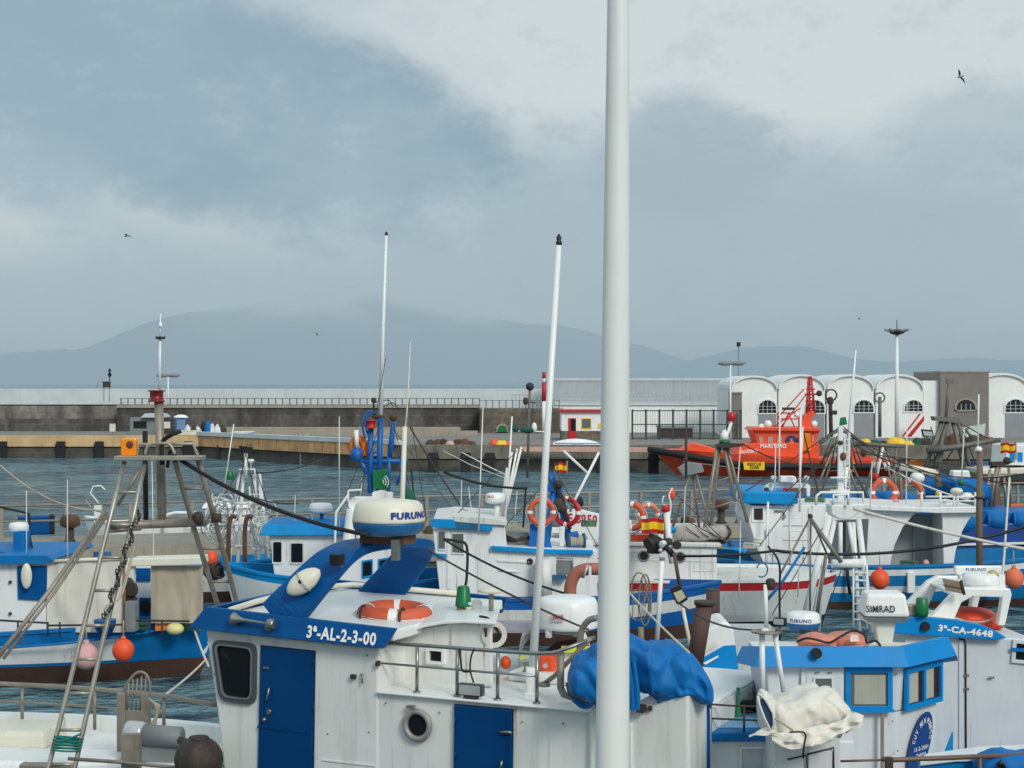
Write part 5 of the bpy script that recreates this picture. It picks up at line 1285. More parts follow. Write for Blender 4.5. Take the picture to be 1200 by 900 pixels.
loft(mb, P1, lambda i: zb9-.0+dzs[i], P0, lambda i: zt9+dzs[i], f9, False)
Pi = plan(-.02); 
n = len(P0); a = mb.add([f9.w(u, v, zt9+dzs[i]) for i, (u, v) in enumerate(P0)]); b_ = mb.add([f9.w(u, v, zt9+dzs[i]-.005) for i, (u, v) in enumerate(Pi)]); c_ = mb.add([f9.w(u, v, zt9+dzs[i]-.08) for i, (u, v) in enumerate(Pi)])
for i in range(n): j = (i+1) % n; mb.face((a+i, a+j, b_+j, b_+i)); mb.face((b_+i, b_+j, c_+j, c_+i))
a = mb.add([f9.w(u, v, zb9+dzs[i]) for i, (u, v) in enumerate(P1)]); b_ = mb.add([f9.w(u, v, zb9+dzs[i]) for i, (u, v) in enumerate(plan(0))])
for i in range(n): j = (i+1) % n; mb.face((a+i, b_+i, b_+j, a+j))
part('roof_band', mb, b9)
mb = MB(CREAM); P_ = [f9.w(u, v, zt9+dzs[i]-.05) for i, (u, v) in enumerate(plan(-.01))]; mb.prism(P_, (0, 0, -.05)); part('roof', mb, b9)
hull(b9, Fr(X(1150, 18.9), 18.9, 0), -7.2, .8, 0, 2.8, 1.2, 1.25, 1.2, [(BR9, ('s', .22)), (W9, ('a', .25)), (ANTI, ('a', -.5))], 1.0, GREY, rake=.4)
# big side window with curtains, pair of windows on the slanted front panel
def curtwin(fr, uz, v, fm, parts=1, slope=0, name='window'):
    o = winpart(b9, fr, uz, v, .05, fm, GLASSG, proud=.035)
    return o
SKYF = BR9
def curtain(o, fr, u0, u1, z0, z1, v, n=36, m=CURT):
    mb = MB(m); g = []
    for q in range(2):
        g.append([fr.w(u0+(u1-u0)*k/n, v-.003-.004*abs(math.sin(k*1.15+.3*math.sin(k))), z0 if q == 0 else z1) for k in range(n+1)])
    mb.surf(g); return part('curtain', mb, o)
u0, z0 = f9.uz(990, 832.5, 0); u1, z1 = f9.uz(1045.5, 782.5, 0)
o = winpart(b9, f9, rect(u0, u1, z0, z1), 0, .055, SKYF, GLASSG, proud=.035)
part('sill', MB(SKYF).box(f9, u0-.01, u1+.01, -.055, -.036, z0-.012, z0+.02), o)
curtain(o, f9, u0+.10, u1-.075, z0+.07, z1-.075, -.010)
ffp = Fr(f9.o.x+.0, Y9, 45); Lp = math.hypot(.62, .651); ffp = Fr(f9.o.x, Y9, math.degrees(math.atan2(.651, .62)))
zlo, zhi = 2.47, 2.86
o = part('window', MB(SKYF).ring(ffp, [(.08, zlo-.01), (Lp-.03, zlo-.01), (Lp-.03, zhi+.06), (.08, zhi+.06)], [(.13, zlo+.045), (Lp-.08, zlo+.045), (Lp-.08, zhi+.0), (.13, zhi-.0)], -.035, .0), b9)
part('mullion', MB(SKYF).uzslab(ffp, [(.455, zlo+.04), (.50, zlo+.04), (.50, zhi+.01), (.455, zhi+.01)], -.034, .0), o)
part('pane', MB(mat('dark_red_inside', (52, 26, 26), .3)).uzslab(ffp, [(.12, zlo+.03), (Lp-.07, zlo+.03), (Lp-.07, zhi+.02), (.12, zhi+.02)], -.008, .0), o)
curtain(o, ffp, .14, .35, zlo+.06, zhi-.01, -.012, 14); curtain(o, ffp, .51, .69, zlo+.06, zhi-.01, -.012, 14)
# door with small window
u0, z0 = f9.uz(944, 960, 0); u1, z1 = f9.uz(984, 783, 0)
d = part('door', MB(mat('pale_door_paint', (206, 212, 214), .5, dirt=.3)).box(f9, u0, u1, -.03, -.002, z0, z1), b9, bevel=.01)
winpart(d, f9, rect(f9.uz(952, 0, 0)[0], f9.uz(976, 0, 0)[0], Zf(807, Y9), Zf(793, Y9)), -.03, .02, W9, GLASSG, proud=.02)
for px in (955, 970): part('hinge', MB(STEEL).tube([f9.t(px, 789, -.04), f9.t(px+5, 788, -.04)], .008, 6), d)
part('door_frame', MB(W9).ring(f9, [(u0-.05, z0), (u1+.04, z0), (u1+.04, z1+.05), (u0-.05, z1+.05)], [(u0, z0+.01), (u1, z0+.01), (u1, z1), (u0, z1)], -.022, -.001), d)
part('roof_lamp', MB(BLACK).lathe(f9.t(957.5, 766, -.18), [(.055, 0), (.055, .07), (.045, .075)], f9.V, 16), b9)
part('rain_strip', MB(GALV).box(f9, f9.uz(1031, 860, 0)[0], f9.uz(1034.5, 860, 0)[0], -.06, -.03, Zf(985, Y9), Zf(835, Y9)), b9)
# round emblem on the slanted panel
def on(fr, px, py, v=0): return fr.uz(px, py, v)
EMB = mat('emblem_blue', (14, 62, 132), .45, var=.04)
ec, ez = .43, Zf(874, 17.75); er = .235
# emblem painted on the slanted panel
SK = .42
pe = [(ec+er*.92*math.cos(R(a))+SK*.34*math.sin(R(a)), ez+.34*math.sin(R(a))) for a in range(0, 360, 12)]
ffe = ffp.sh(0, .045)
eo = part('emblem', MB(EMB).uzslab(ffe, pe, -.05, -.035), b9)
def arctext(s, c, r, rz, a0, a1, size):
    for i, ch in enumerate(s):
        if ch == ' ': continue
        a = R(a0+(a1-a0)*i/(len(s)-1)); p = ffe.w(c[0]+r*.92*math.cos(a)+SK*rz*math.sin(a), -.05, c[1]+rz*math.sin(a))
        xd = ffe.U*math.sin(a)+Vector((0, 0, -math.cos(a))); yd = ffe.U*math.cos(a)+Vector((0, 0, math.sin(a)))
        text(ch, p-xd*size*.35-yd*size*.45, xd*size*.62*(.35 if ch == 'I' else 1), yd*size, TXTW, eo, 'emblem_letter', bold=.02)
arctext('CUV MIN PUERTO', (ec, ez), .195, .25, 168, 12, .062)
text('13-2-2001', ffe.w(ec-.15, -.051, ez-.06), ffe.U*.30, Vector((0, 0, .045)), TXTW, eo); text('TARIFA', ffe.w(ec-.11, -.051, ez-.135), ffe.U*.22, Vector((0, 0, .045)), TXTW, eo)
part('stem_flash', MB(SKYBLUE).prism([P(1107, 884, 17.95), P(1117, 858, 18.2), P(1117, 884, 18.2)], (-.01, .02, 0)), b9)
# SIMRAD open box radome on its pedestal
cS = P(1035.5, 723, 18.0); q = MB(WC); fS = Fr(cS.x, cS.y, -3)
q.frustum(fS, (-.255, .25, -.24, .24), (-.215, .205, -.20, .20), cS.z+.03, cS.z+.28); o = part('radar_box', q, b9, bevel=.035)
part('box_base', MB(GREY).frustum(fS, (-.2, .2, -.2, .2), (-.25, .245, -.235, .235), cS.z-.03, cS.z+.026), o)
text('SIMRAD', (cS.x-.245, fS.w(0, -.228, 0).y-.010, cS.z+.085), (.315, -.012, 0), (0, .010, .075), TXTD, o, 'brand_lettering', bold=.022)
part('radar_pedestal', MB(WD).frustum(fS, (-.075, .075, -.1, .1), (-.12, .12, -.12, .12), Zf(755, 18.0), cS.z-.032), b9, bevel=.02)
# folded orange liferaft bundle on the roof
t = root('life_jacket_bundle', 'faded orange life jackets piled on the bright blue roof', 'life jackets', P(975, 757, 18.0))
q = MB(PALEO); lump(q, [(935, 751, 757), (942, 746, 757), (955, 742, 757), (968, 744, 758), (980, 746, 758)], 17.9, .5, amp=.03, seed=2, seg=22); part('jacket', q, t)
q = MB(PALEO); lump(q, [(966, 747, 758), (980, 741, 758), (998, 739.5, 758), (1010, 743, 757), (1016, 750, 757)], 18.1, .5, amp=.03, seed=7, seg=22); part('jacket', q, t)
q = MB(ORANGE); q.box(Fr(X(998, 17.9), 17.9, 15), -.07, .07, -.22, -.18, Zf(752, 17.9), Zf(744, 17.9)); part('reflective_patch', MB(mat('pale_patch', (226, 204, 200), .5)).box(Fr(X(1000, 17.8), 17.8, 15), -.06, .05, -.05, -.03, Zf(751, 17.8), Zf(743, 17.8)), t)
q = MB(CABLE); q.tube(curve([P(934, 752, 17.7), P(945, 748, 17.62), P(958, 750, 17.6), P(972, 753, 17.6), P(985, 746, 17.6), P(1000, 739, 17.8), P(1013, 744, 17.7), P(1016, 753, 17.7), P(1026, 751, 17.8), P(1032, 757, 17.8)], 5), .014, 6); part('cord', q, t)
# FURUNO radome behind
cF = P(941, 737, 18.8); g = domeparts(b9, cF, .20, .20, mat('radome_teal_base', (20, 96, 150)), topm=WC)
text('FURUNO', (cF.x, cF.y, cF.z+.095), (1, 0, 0), (0, 0, .042), TXTB, g, 'brand_lettering', cyl=((cF.x, cF.y), .204, -2.55, -1.25))
part('radome_post', MB(GALV).tube([P(941, 757, 18.8), cF], .05, 8), b9)
# A mast on the deck in front
q = MB(WC); q.tube([P(893.5, 812, 17.0), P(893, 740, 17.0)], .030, 12); q.tube([P(918.5, 812, 17.0), P(908, 742, 17.0)], .026, 12); q.tube([P(893, 740, 17), P(897, 738, 17), P(908, 739, 17)], .028, 10)
q.tube([P(898, 738, 17.0), P(897, 685, 17.0)], .022, 10); o = part('mast', q, b9)
q = MB(GALV); q.lathe(P(898, 739, 17)+Vector((0, 0, -.02)), [(.16, 0), (.16, .02)], seg=20); q.tube([P(888, 739, 17.0), P(920, 737.5, 17)], .012, 6); part('mast_table', q, o)
q = MB(IRON); q.lathe(P(903, 688, 17.0)+Vector((0, 0, -.02)), [(.035, 0), (.05, .03), (.05, .09), (.03, .11)], seg=12); part('mast_lamp', q, o)
fl = floodlight(b9, P(914, 728, 16.9), .13, .075, .07, yaw=-30)
q = MB(CABLE); q.tube(curve([P(900, 640, 17.2), P(913, 660, 17.1), P(913.5, 700, 17.1), P(914, 750, 17.1)], 6), .012, 6); part('cable', q, b9)
q = MB(TEALBLUE)
q.torus(P(893, 668, 17.2), .075, .008, (.6, -1, 0), 20, 6, .3, 5.2); part('blue_hoop', q, b9)
# low cabin at the left of it with blue deck edge
mb = MB(W9); mb.box(Fr(X(808, 17.2), 17.2, 0), 0, 1.75, 0, 2.2, .6, Zf(868, 17.2)); o = part('low_cabin', mb, b9, bevel=.02)
mb = MB(NAVY if False else MIDBLUE); zz_ = Zf(868, 17.2); mb.box(Fr(X(805, 17.2), 17.2, 0), 0, 1.16, -.06, 2.2, zz_+.003, zz_+.10); part('blue_coaming', mb, b9, bevel=.012)
part('cabin_top', MB(mat('pale_blue_deck', (120, 170, 206), .5, dirt=.3)).box(Fr(X(812, 17.3), 17.3, 0), 0, 1.1, .05, 2.0, zz_+.102, zz_+.112), b9)
fw = Fr(0, 17.2, 0); o = part('hatch_frame', MB(W9).ring(fw, rect(X(866, 17.2), X(912, 17.2), Zf(960, 17.2), Zf(874, 17.2)), rect(X(869, 17.2), X(909, 17.2), Zf(955, 17.2), Zf(877, 17.2)), -.03, -.002), b9)
part('hatch_leaf', MB(mat('grey_hatch', (188, 196, 202), .5, dirt=.3)).box(fw, X(869.5, 17.2), X(891.6, 17.2), -.012, -.002, Zf(955, 17.2), Zf(877.4, 17.2)), o)
part('hatch_leaf', MB(mat('grey_hatch', (188, 196, 202))).box(fw, X(892.2, 17.2), X(908.6, 17.2), -.012, -.002, Zf(955, 17.2), Zf(877.4, 17.2)), o)
rl = MB(IRON); 
for z0_, pts in ((0, [(812, 824), (858, 827), (885, 828), (905, 822)]), (1, [(812, 841), (905, 845)])): rl.tube([P(x, y, 17.15) for x, y in pts], .011, 6)
for x in (833, 872): rl.tube([P(x, 826, 17.15), P(x, 858, 17.15)], .012, 6)
part('railing', rl, b9)
rl = MB(IRON); rl.tube([P(816, 797.5, 20), P(904, 796, 20)], .012, 6); rl.tube([P(818, 810, 20), P(905, 814, 20)], .012, 6)
for x in (830, 864, 866): rl.tube([P(x, 797, 20), P(x, 812, 20)], .012, 6)
# white locker beneath the tarp
yL = 16.6; fl_ = Fr(X(893, yL), yL, 0); mb = MB(W9); w_ = X(985, yL)-X(893, yL)
mb.uzslab(fl_, [(.12, 1.1), (w_, 1.1), (w_, Zf(850, yL)), (.12, Zf(862, yL))], 0, 1.0); part('locker', mb, b9, bevel=.015)
o = part('locker_door', MB(W9).box(fl_, X(947, yL)-fl_.o.x, X(976, yL)-fl_.o.x, -.02, -.002, 1.15, Zf(880, yL)), b9, bevel=.005)
q = MB(IRON); q.tube([P(923, 890, yL-.03), P(945, 885, yL-.03), P(946, 905, yL-.03)], .010, 6); q.tube([P(946, 884, yL-.03), P(977, 876, yL-.03), P(977, 905, yL-.03)], .010, 6); part('locker_trim', q, b9)
t = root('white_tarpaulin', 'dirty white tarpaulin bundled over a winch in front of the curtained wheelhouse', 'tarpaulin', P(945, 870, 16.4))
q = MB(TARPW); lump(q, [(888, 812, 835), (893, 812, 858), (903, 815, 866), (920, 815, 866), (940, 809, 862), (960, 805, 856), (975, 807, 853), (985, 816, 853), (992, 828, 848), (996, 836, 845)], 16.3, .9, amp=.085, seed=5, sub=8, seg=50, fs=2.8, e=.65); part('cover', q, t)
def drape2(cols, Y, m, amp=.03, seed=1, n=12):
    """cloth apron under columns [(px, ytop, ybot)]"""
    mb = MB(m); c2 = curve([Vector(c) for c in cols], 5); rows = []
    for k in range(n+1):
        rows.append([P(c.x, c.y+(c.z-c.y)*k/n, Y-.14*math.sin(math.pi*k/n*.5))+Vector((0, amp*noise.noise(Vector((c.x*.09, k*.25, seed)))*2, 0)) for c in c2])
    mb.surf(rows); return mb
part('apron', drape2([(905, 858, 868), (915, 858, 875), (930, 856, 878), (950, 852, 876), (970, 848, 870), (985, 845, 862), (998, 834, 855), (1012, 838, 848)], 15.82, TARPW, .06), t)
part('apron', drape2([(878, 862, 864), (888, 856, 862), (898, 852, 862), (908, 848, 860)], 15.8, TARPW, .03, 6), t)
q = MB(mat('dark_blue_winch_cheek', (24, 60, 92), .4, dirt=.4)); fq = Fr(X(897, 15.8), 15.8, 40)
q.prism([P(x, y, 15.72) for x, y in ((889, 822), (895, 818), (906, 836), (905, 856), (900, 846))], (0, .05, 0)); o = part('winch_cheek', q, t)
part('cheek_rim', MB(WD).tube([P(x, y, 15.7) for x, y in ((888, 815), (890, 826), (896, 842), (904, 857), (907, 848), (906, 836), (897, 820), (890, 813), (888, 815))], .012, 6), o)
part('lashing', MB(ROPE).tube(curve([P(908, 842, 15.65), P(918, 848, 15.6), P(929, 856, 15.65)], 4), .010, 6), t)
part('lashing', MB(CABLE).tube(curve([P(925, 858, 15.6), P(943, 859, 15.55), P(942, 875, 15.6), P(941, 888, 15.7)], 4), .009, 6), t)
# tyre fenders and green bollard
def tyre(px, py, Y, r, label, ry=0):
    t = root('tyre_fender', label, 'tyre', P(px, py, Y), 'old tyres on the low blue cabin'); c = P(px, py, Y)
    part('tyre', MB(DARK).torus(c, r, r*.30, (.25, -1, .15), 32, 12, sc2=1.2), t); part('bead', MB(mat('chalky_rubber', (96, 96, 94), .8, var=.2)).torus(c+Vector((0, -.05, 0)), r*.74, r*.05, (.25, -1, .15), 32, 6), t); return t
tyre(861, 846, 18.2, .20, 'left black tyre resting behind the green post'); tyre(876, 848, 18.1, .20, 'right black tyre resting behind the green post')
q = MB(mat('green_bollard', (20, 110, 74), .5, dirt=.4)); c = P(865, 846, 17.9); q.lathe(c-Vector((0, 0, .3)), [(.06, 0), (.055, .3), (.05, .34), (.02, .5), (.02, .68)], seg=14); part('green_post', q, b9)
# white machine casing with blue flank, on the next boat behind
t = root('white_boat', 'small boat with white and blue casing and rusty funnels behind the tarpaulins', 'fishing boat', P(850, 900, 23)-Vector((0, 0, .8)))
fc = Fr(X(836, 22), 22, 0)
hull(t, Fr(X(850, 24), 24, 0), -5, 2.5, 0, 3.2, 1.35, 1.5, 1.3, [(W, ('s', .5)), (W, ('a', .2)), (ANTI, ('a', -.5))], 1.2, WC)
mb = MB(WC); mb.prism([P(820, 795, 22), P(866, 795, 22), P(860, 738, 22), P(853, 729, 22), P(846, 729.5, 22), P(829, 738, 22)], (0, .9, 0)); o = part('engine_casing', mb, t, bevel=.03)
part('blue_flank', MB(BR9).prism([P(815, 795, 21.98), P(866.8, 794, 21.98), P(862, 756, 21.98), P(848, 757, 21.98), P(817, 775, 21.98)], (0, .015, 0)), o)
part('casing_stripe', MB(TXTW).prism([P(x, y, 21.95) for x, y in ((824, 777), (842, 768), (842, 770), (827, 779))], (0, .01, 0)), o)
part('worn_panel', MB(CREAM).prism([P(x, y, 21.95) for x, y in ((820, 764), (838, 752), (842, 755), (822, 767))], (0, .01, 0)), o)
rl.v = rl.v; part('railing', rl, t)
mb = MB(WD); mb.box(Fr(X(818, 21.5), 21.5, 0), 0, .98, 0, .5, 1.2, Zf(800, 21.5)); part('deck_locker', mb, t, bevel=.02)
FUN = mat('brown_funnel_paint', (84, 62, 56), .75, dirt=.6, dirtcol=(50, 38, 34), var=.15, bump=.2)
for a, b_, r_ in (((814, 778), (826, 706), .11), ((835.5, 735), (835.5, 692), .075)):
    q = MB(FUN); q.tube([P(*a, 21.0 if a[0] < 820 else 23.5), P(*b_, 21.0 if a[0] < 820 else 23.5)], r_ if a[0] < 820 else .10, 18); o = part('funnel', q, t)
    top_ = P(*b_, 21.0 if a[0] < 820 else 23.5); q = MB(IRON); q.lathe(top_-Vector((0, 0, .03)), [(r_*1.25, 0), (r_*1.3, .05)], seg=18); part('funnel_cap', q, o)
q = MB(IRON)
for k in range(5): q.torus(P(884+k*1.5, 792-k, 19.6), .12-.012*k, .014, (1, -.4, 0), 18, 5)
part('rope_coil', q, t)
mb = MB(mat('pale_planked_side', (178, 184, 186), .7, dirt=.4)); mb.box(Fr(X(856, 25), 25, 0), 0, .75, 0, 1, .6, Zf(742, 25)); part('side_house', mb, t)
# ================================================================ "3-CA-4648" boat
Y10 = 20.8; f10 = Fr(X(1123, Y10), Y10, 4)
b10 = root('fishing_boat', 'pale wheelhouse with bright blue brow lettered with a CA registration', 'fishing boat', P(1150, 900, 22)-Vector((0, 0, 1.2)))
W10 = mat('pale_grey_white_paint', (202, 208, 211), .45, rust=.5, dirt=.25, dirtcol=(130, 134, 134), var=.03, bump=.05, bscale=4)
mb = MB(W10); mb.slab(f10, [(1060, 735), (1185, 748), (1215, 750), (1215, 1040), (1060, 1040)], 0, 1.2); part('wheelhouse', mb, b10, bevel=.02)
mb = MB(BR9); pb = [(1040, 724), (1080, 722.5), (1120, 726), (1150, 732), (1165, 738), (1180, 747.5), (1172, 750), (1120, 747), (1040, 742)]
mb.slab(f10, pb, -.14, -.07); part('brow', mb, b10, bevel=.01); part('far_brow', MB(BR9).slab(f10, pb, 1.22, 1.3), b10)
mb = MB(CREAM); mb.slab(f10, [(1040, 727), (1080, 726), (1120, 729), (1150, 735), (1172, 747), (1040, 742)], -.068, 1.218); part('roof', mb, b10)
text('3ª-CA-4648', f10.t(1099, 739.5, -.144), f10.t(1163, 747, -.144)-f10.t(1099, 739.5, -.144), f10.t(1100, 731.5, -.144)-f10.t(1099, 739.5, -.144), TXTW, b10, 'registration', bold=.04)
d = part('door', MB(W10).slab(f10, [(1124, 750), (1131, 751), (1132, 1000), (1124, 1000)], -.02, -.001), b10)
q = MB(IRON); q.tube([f10.t(1124, 749, -.03), f10.t(1130, 749.5, -.03), f10.t(1131.5, 756, -.03), f10.t(1132, 880, -.03)], .012, 6); part('door_edge', q, d)
for y in (791, 807): part('hinge', MB(STEEL).box(f10, f10.uz(1129, y, 0)[0], f10.uz(1134, y, 0)[0], -.05, -.03, f10.uz(1130, y+1.5, 0)[1], f10.uz(1130, y-1.5, 0)[1]), d)
part('door_handle', MB(STEEL).tube([f10.t(1159, 794, -.04), f10.t(1165, 794, -.04)], .014, 8), b10)
wq = quadpx(f10, [(1186, 749), (1215, 752), (1215, 779), (1184, 776)], 0); winpart(b10, f10, wq, 0, .05, W10, GLASS, proud=.04)
part('window_bar', MB(MIDBLUE).slab(f10, [(1185, 759), (1215, 761), (1215, 765), (1185, 763)], -.06, -.042), b10)
part('side_lamp', MB(BLACK).lathe(f10.t(1085.5, 734.5, -.20), [(.055, 0), (.06, .06), (.06, .08)], f10.V, 14), b10)
q = MB(GREEN); q.lathe(P(1080.5, 722, 20.6), [(.075, 0), (.085, .05), (.075, .22), (.06, .235)], seg=10); part('starboard_lamp', q, b10)
part('light_bracket', MB(GALV).box(Fr(X(1065, 20.7), 20.7, 0), -.1, .1, -.05, .05, Zf(722, 20.7), Zf(708, 20.7)), b10, bevel=.02)
hull(b10, Fr(X(1200, 22), 22, 4), -5, 3.2, 0, 3.2, 1.2, 1.6, 1.1, [(BR9, ('s', .2)), (W10, ('a', .25)), (ANTI, ('a', -.5))], .9, GREY)
# white arch behind the brow
AY = 21.2; q = MB(WC)
for dY in (0, 1.3):
    def A(x, y): return P(x, y, AY)+Vector((0, dY, 0))
    q.prism([A(x, y) for x, y in ((1088, 727), (1117, 696), (1130, 689), (1184, 690), (1186, 697), (1178, 733), (1170, 733), (1175, 700), (1140, 699), (1127, 706), (1116, 731))], (0, .14, 0))
q.prism([P(x, y, AY+.141) for x, y in ((1117, 696), (1130, 689), (1184, 690), (1184, 694), (1130, 694), (1120, 701))], (0, 1.155, 0)); o = part('radar_arch', q, b10, bevel=.015)
cG = P(1149, 692, 21.5); domeparts(b10, cG, .25, .22)
q = MB(WC); q.box(Fr(X(1146, 21.8), 21.8, 2), -.32, .31, -.05, .05, Zf(672, 21.8), Zf(663, 21.8)); o = part('radar_scanner', q, b10, bevel=.015); text('FURUNO', (X(1133, 21.7), 21.745, Zf(670, 21.7)), (.27, .01, 0), (0, 0, .045), TXTB, o, 'brand_lettering')
part('scanner_post', MB(WC).tube([P(1149, 690, 21.8), P(1149, 671, 21.8)], .05, 10), o)
part('turret', MB(WC).box(Fr(X(1173, 21.6), 21.6, 0), -.04, .04, -.05, .05, Zf(690, 21.6), Zf(673, 21.6)), b10); part('horn_bell', MB(mat('brass_bell', (176, 168, 120), .4, metal=.4, dirt=.4)).ball(P(1163, 674, 21.6), .07), b10)
q = MB(mat('tan_lamp_back', (132, 118, 98), .7, dirt=.3)); q.prism([P(x, y, 21.0) for x, y in ((1104, 678), (1124, 682), (1128, 696), (1108, 692))], (0.03, .06, 0)); o = part('floodlight', q, b10, bevel=.006)
q = MB(IRON); q.prism([P(x, y, 20.99) for x, y in ((1104.6, 685), (1127, 689.2), (1127.2, 690), (1104.8, 686))], (0, .01, 0)); q.tube([P(1126, 680, 21), P(1130, 697, 21)], .02, 6); part('lamp_bracket', q, o)
part('gps_antenna', MB(WC).lathe(P(1124, 678, 21.2), [(.02, 0), (.02, .03), (.05, .05), (.04, .08)], seg=12), b10); part('lamp_stay', MB(WC).tube([P(1124, 692, 21.2), P(1124, 678, 21.2)], .018, 6), b10)
t = root('life_raft', 'red-orange rigid raft strapped under the white arch of the CA boat', 'life raft', P(1145, 735, 21.7))
q = MB(mat('raft_red_orange', (206, 66, 40), .5, dirt=.3)); lump(q, [(1112, 722, 733), (1120, 713, 735), (1135, 712, 736), (1155, 714, 737), (1166, 718, 736), (1171, 726, 734)], 21.9, .8, amp=.012, seed=1, seg=24); part('raft', q, t)
q = MB(ROPE); q.tube(curve([P(1113, 725, 21.4), P(1130, 728, 21.4), P(1150, 729, 21.4), P(1164, 724, 21.45), P(1168, 718, 21.5)], 4), .012, 6); part('lashing', q, t)
# ================================================================ blue-edged bow at the bottom right corner
b16 = root('fishing_boat', 'nearest bow with pale deck and brown rail in the bottom right corner', 'fishing boat', P(1150, 900, 15.5)-Vector((0, 0, 1)))
def hseg(pts, Y): return [P(x, y, Y) for x, y in pts]
mb = MB(BR9); mb.prism(hseg([(1078, 892), (1120, 888), (1215, 886), (1215, 1100), (1095, 1100)], 16.0), (0, .1, 0)); part('hull', mb, b16)
mb = MB(W9); mb.prism([P(1078, 892, 15.95), P(1120, 887, 15.95), P(1215, 885, 15.95), P(1215, 872, 16.45), P(1150, 874, 16.4), P(1085, 883, 16.2)], (0, 0, -.05)); part('gunwale', mb, b16, bevel=.01)
q = MB(mat('brown_rail_tube', (112, 92, 80), .5, metal=.3, dirt=.4)); 
q.tube([P(1034, 889.5, 15.7), P(1048, 890.5, 15.7), P(1215, 884, 15.7)], .024, 10); q.tube([P(985, 892, 15.7), P(1038, 890.5, 15.7)], .012, 6)
for px in (1148.5,): q.tube([P(px, 886, 15.7), P(px, 940, 15.7)], .022, 8)
part('railing', q, b16); q = MB(IRON); q.box(Fr(X(1042, 15.7), 15.7, 0), -.04, .035, -.03, .03, Zf(905, 15.7), Zf(887, 15.7)); part('rail_clamp', q, b16, bevel=.01)
q = MB(BLACK); q.tube([P(1170, 898, 15.6), P(1173, 893, 15.6), P(1176, 900, 15.6)], .03, 8); part('fairlead', q, b16)
q = MB(TARPB); lump(q, [(1140, 889, 915), (1165, 879, 918), (1195, 878, 920), (1230, 878, 920)], 15.85, .5, amp=.03, seed=9); part('blue_cover', q, b16)
# ================================================================ pier with railing
PA, PB = Vector((X(-160, 49), 49, 0)), Vector((X(1500, 66), 66, 0))
pd = (PB-PA).normalized(); pn = Vector((-pd.y, pd.x, 0)); Lp_ = (PB-PA).length
fp = Fr(PA.x, PA.y, math.degrees(math.atan2(pd.y, pd.x)))
PZ = 1.1
PIERM = mat('pier_concrete', (142, 137, 126), .9, dirt=.5, dirtcol=(96, 86, 70), var=.1, bump=.4, scale=.8)
mb = MB(PIERM); mb.box(fp, 0, Lp_, -2.2, 1.5, .25, PZ); t = root('pier', None, None, fp.w(20, 0, 0), kind='structure'); del t['label']; del t['category']; t['kind'] = 'structure'
part('pier_deck', mb, t, bevel=.03)
mb = MB(WETC)
for k in range(0, int(Lp_), 5): mb.box(fp, k, k+2.8, -2.1, 1.4, -1, .248)
part('pier_base', mb, t)
mb = MB(CONC); mb.box(fp, 0, Lp_, -2.26, -2.202, .7, PZ-.05); part('pier_edge', mb, t)
PR = mat('dull_pier_rail', (150, 144, 132), .6, metal=.3, dirt=.5, dirtcol=(110, 84, 60), var=.1)
t = root('pier_railing', 'weathered tube railing running along the whole pier', 'railing', fp.w(20, 1.3, PZ))
mb = MB(PR)
for z in (1.02, .52): mb.tube([fp.w(0, 1.3, PZ+z), fp.w(Lp_, 1.3, PZ+z)], .035, 8)
part('rails', mb, t)
n = int(Lp_/2.0)
for i in range(n+1):
    mb = MB(PR); mb.box(fp, i*2.0-.05, i*2.0+.05, 1.27, 1.37, PZ, PZ+1.0); part('post', mb, t)
def bollard(u, label, r=.42, m=None):
    c = fp.w(u, -.9, PZ); t = root('bollard', label, 'bollard', c, 'iron mooring bollards on the pier')
    part('neck', MB(IRON).lathe(c, [(.22, 0), (.13, .1), (.12, .5)], seg=20), t); part('head', MB(RUST).lathe(c+Vector((0, 0, .45)), [(.12, 0), (r, .08), (r, r*.9), (r*.8, r*1.3), (.05, r*1.4)], seg=24), t)
def upier(px):   # distance along the pier for a sight line
    return fp.uz(px, 600, -.9)[0]
bollard(upier(82), 'large rusty bollard on the pier above the white tarpaulin boat', .30)
bollard(upier(563), 'rusty bollard on the pier behind the radar of the JRC boat', .24); bollard(upier(676), 'rusty bollard hidden partly behind the red lifebuoy', .22)
bollard(upier(845), 'round rusty bollard on the pier left of the bright blue wheelhouse roof', .28)
netpile(40, 105, 572+65, fp.w(upier(70), -.9, 0).y, [NETD, DARK, NETD, ROPE], 'low heap of rope and dark net on the pier at the left', 14, base=PZ, n=5)
netpile(862, 905, 604, fp.w(upier(880), -.9, 0).y, [WOOD, PINK, WOOD, RUST], 'heap of brown boards and faded floats on the pier', 15, base=PZ, n=5)
netpile(272, 312, 640, fp.w(upier(290), -1, 0).y, [NETD, ROPE, DARK], 'pale rope heap on the pier left of the small blue-roofed boat', 21, base=PZ, n=3)
mb = MB(NAVY); f_ = Fr(X(46, 53), 52.6, 18); mb.box(f_, -.55, .45, 0, .5, PZ, PZ+.62); mb.use(DARK); mb.box(f_, .44, .6, 0, .5, PZ, PZ+.64)
solo('blue_bin', mb, 'deep blue bin standing at the pier railing on the left', 'bin', f_.w(0, 0, PZ), bevel=.04)

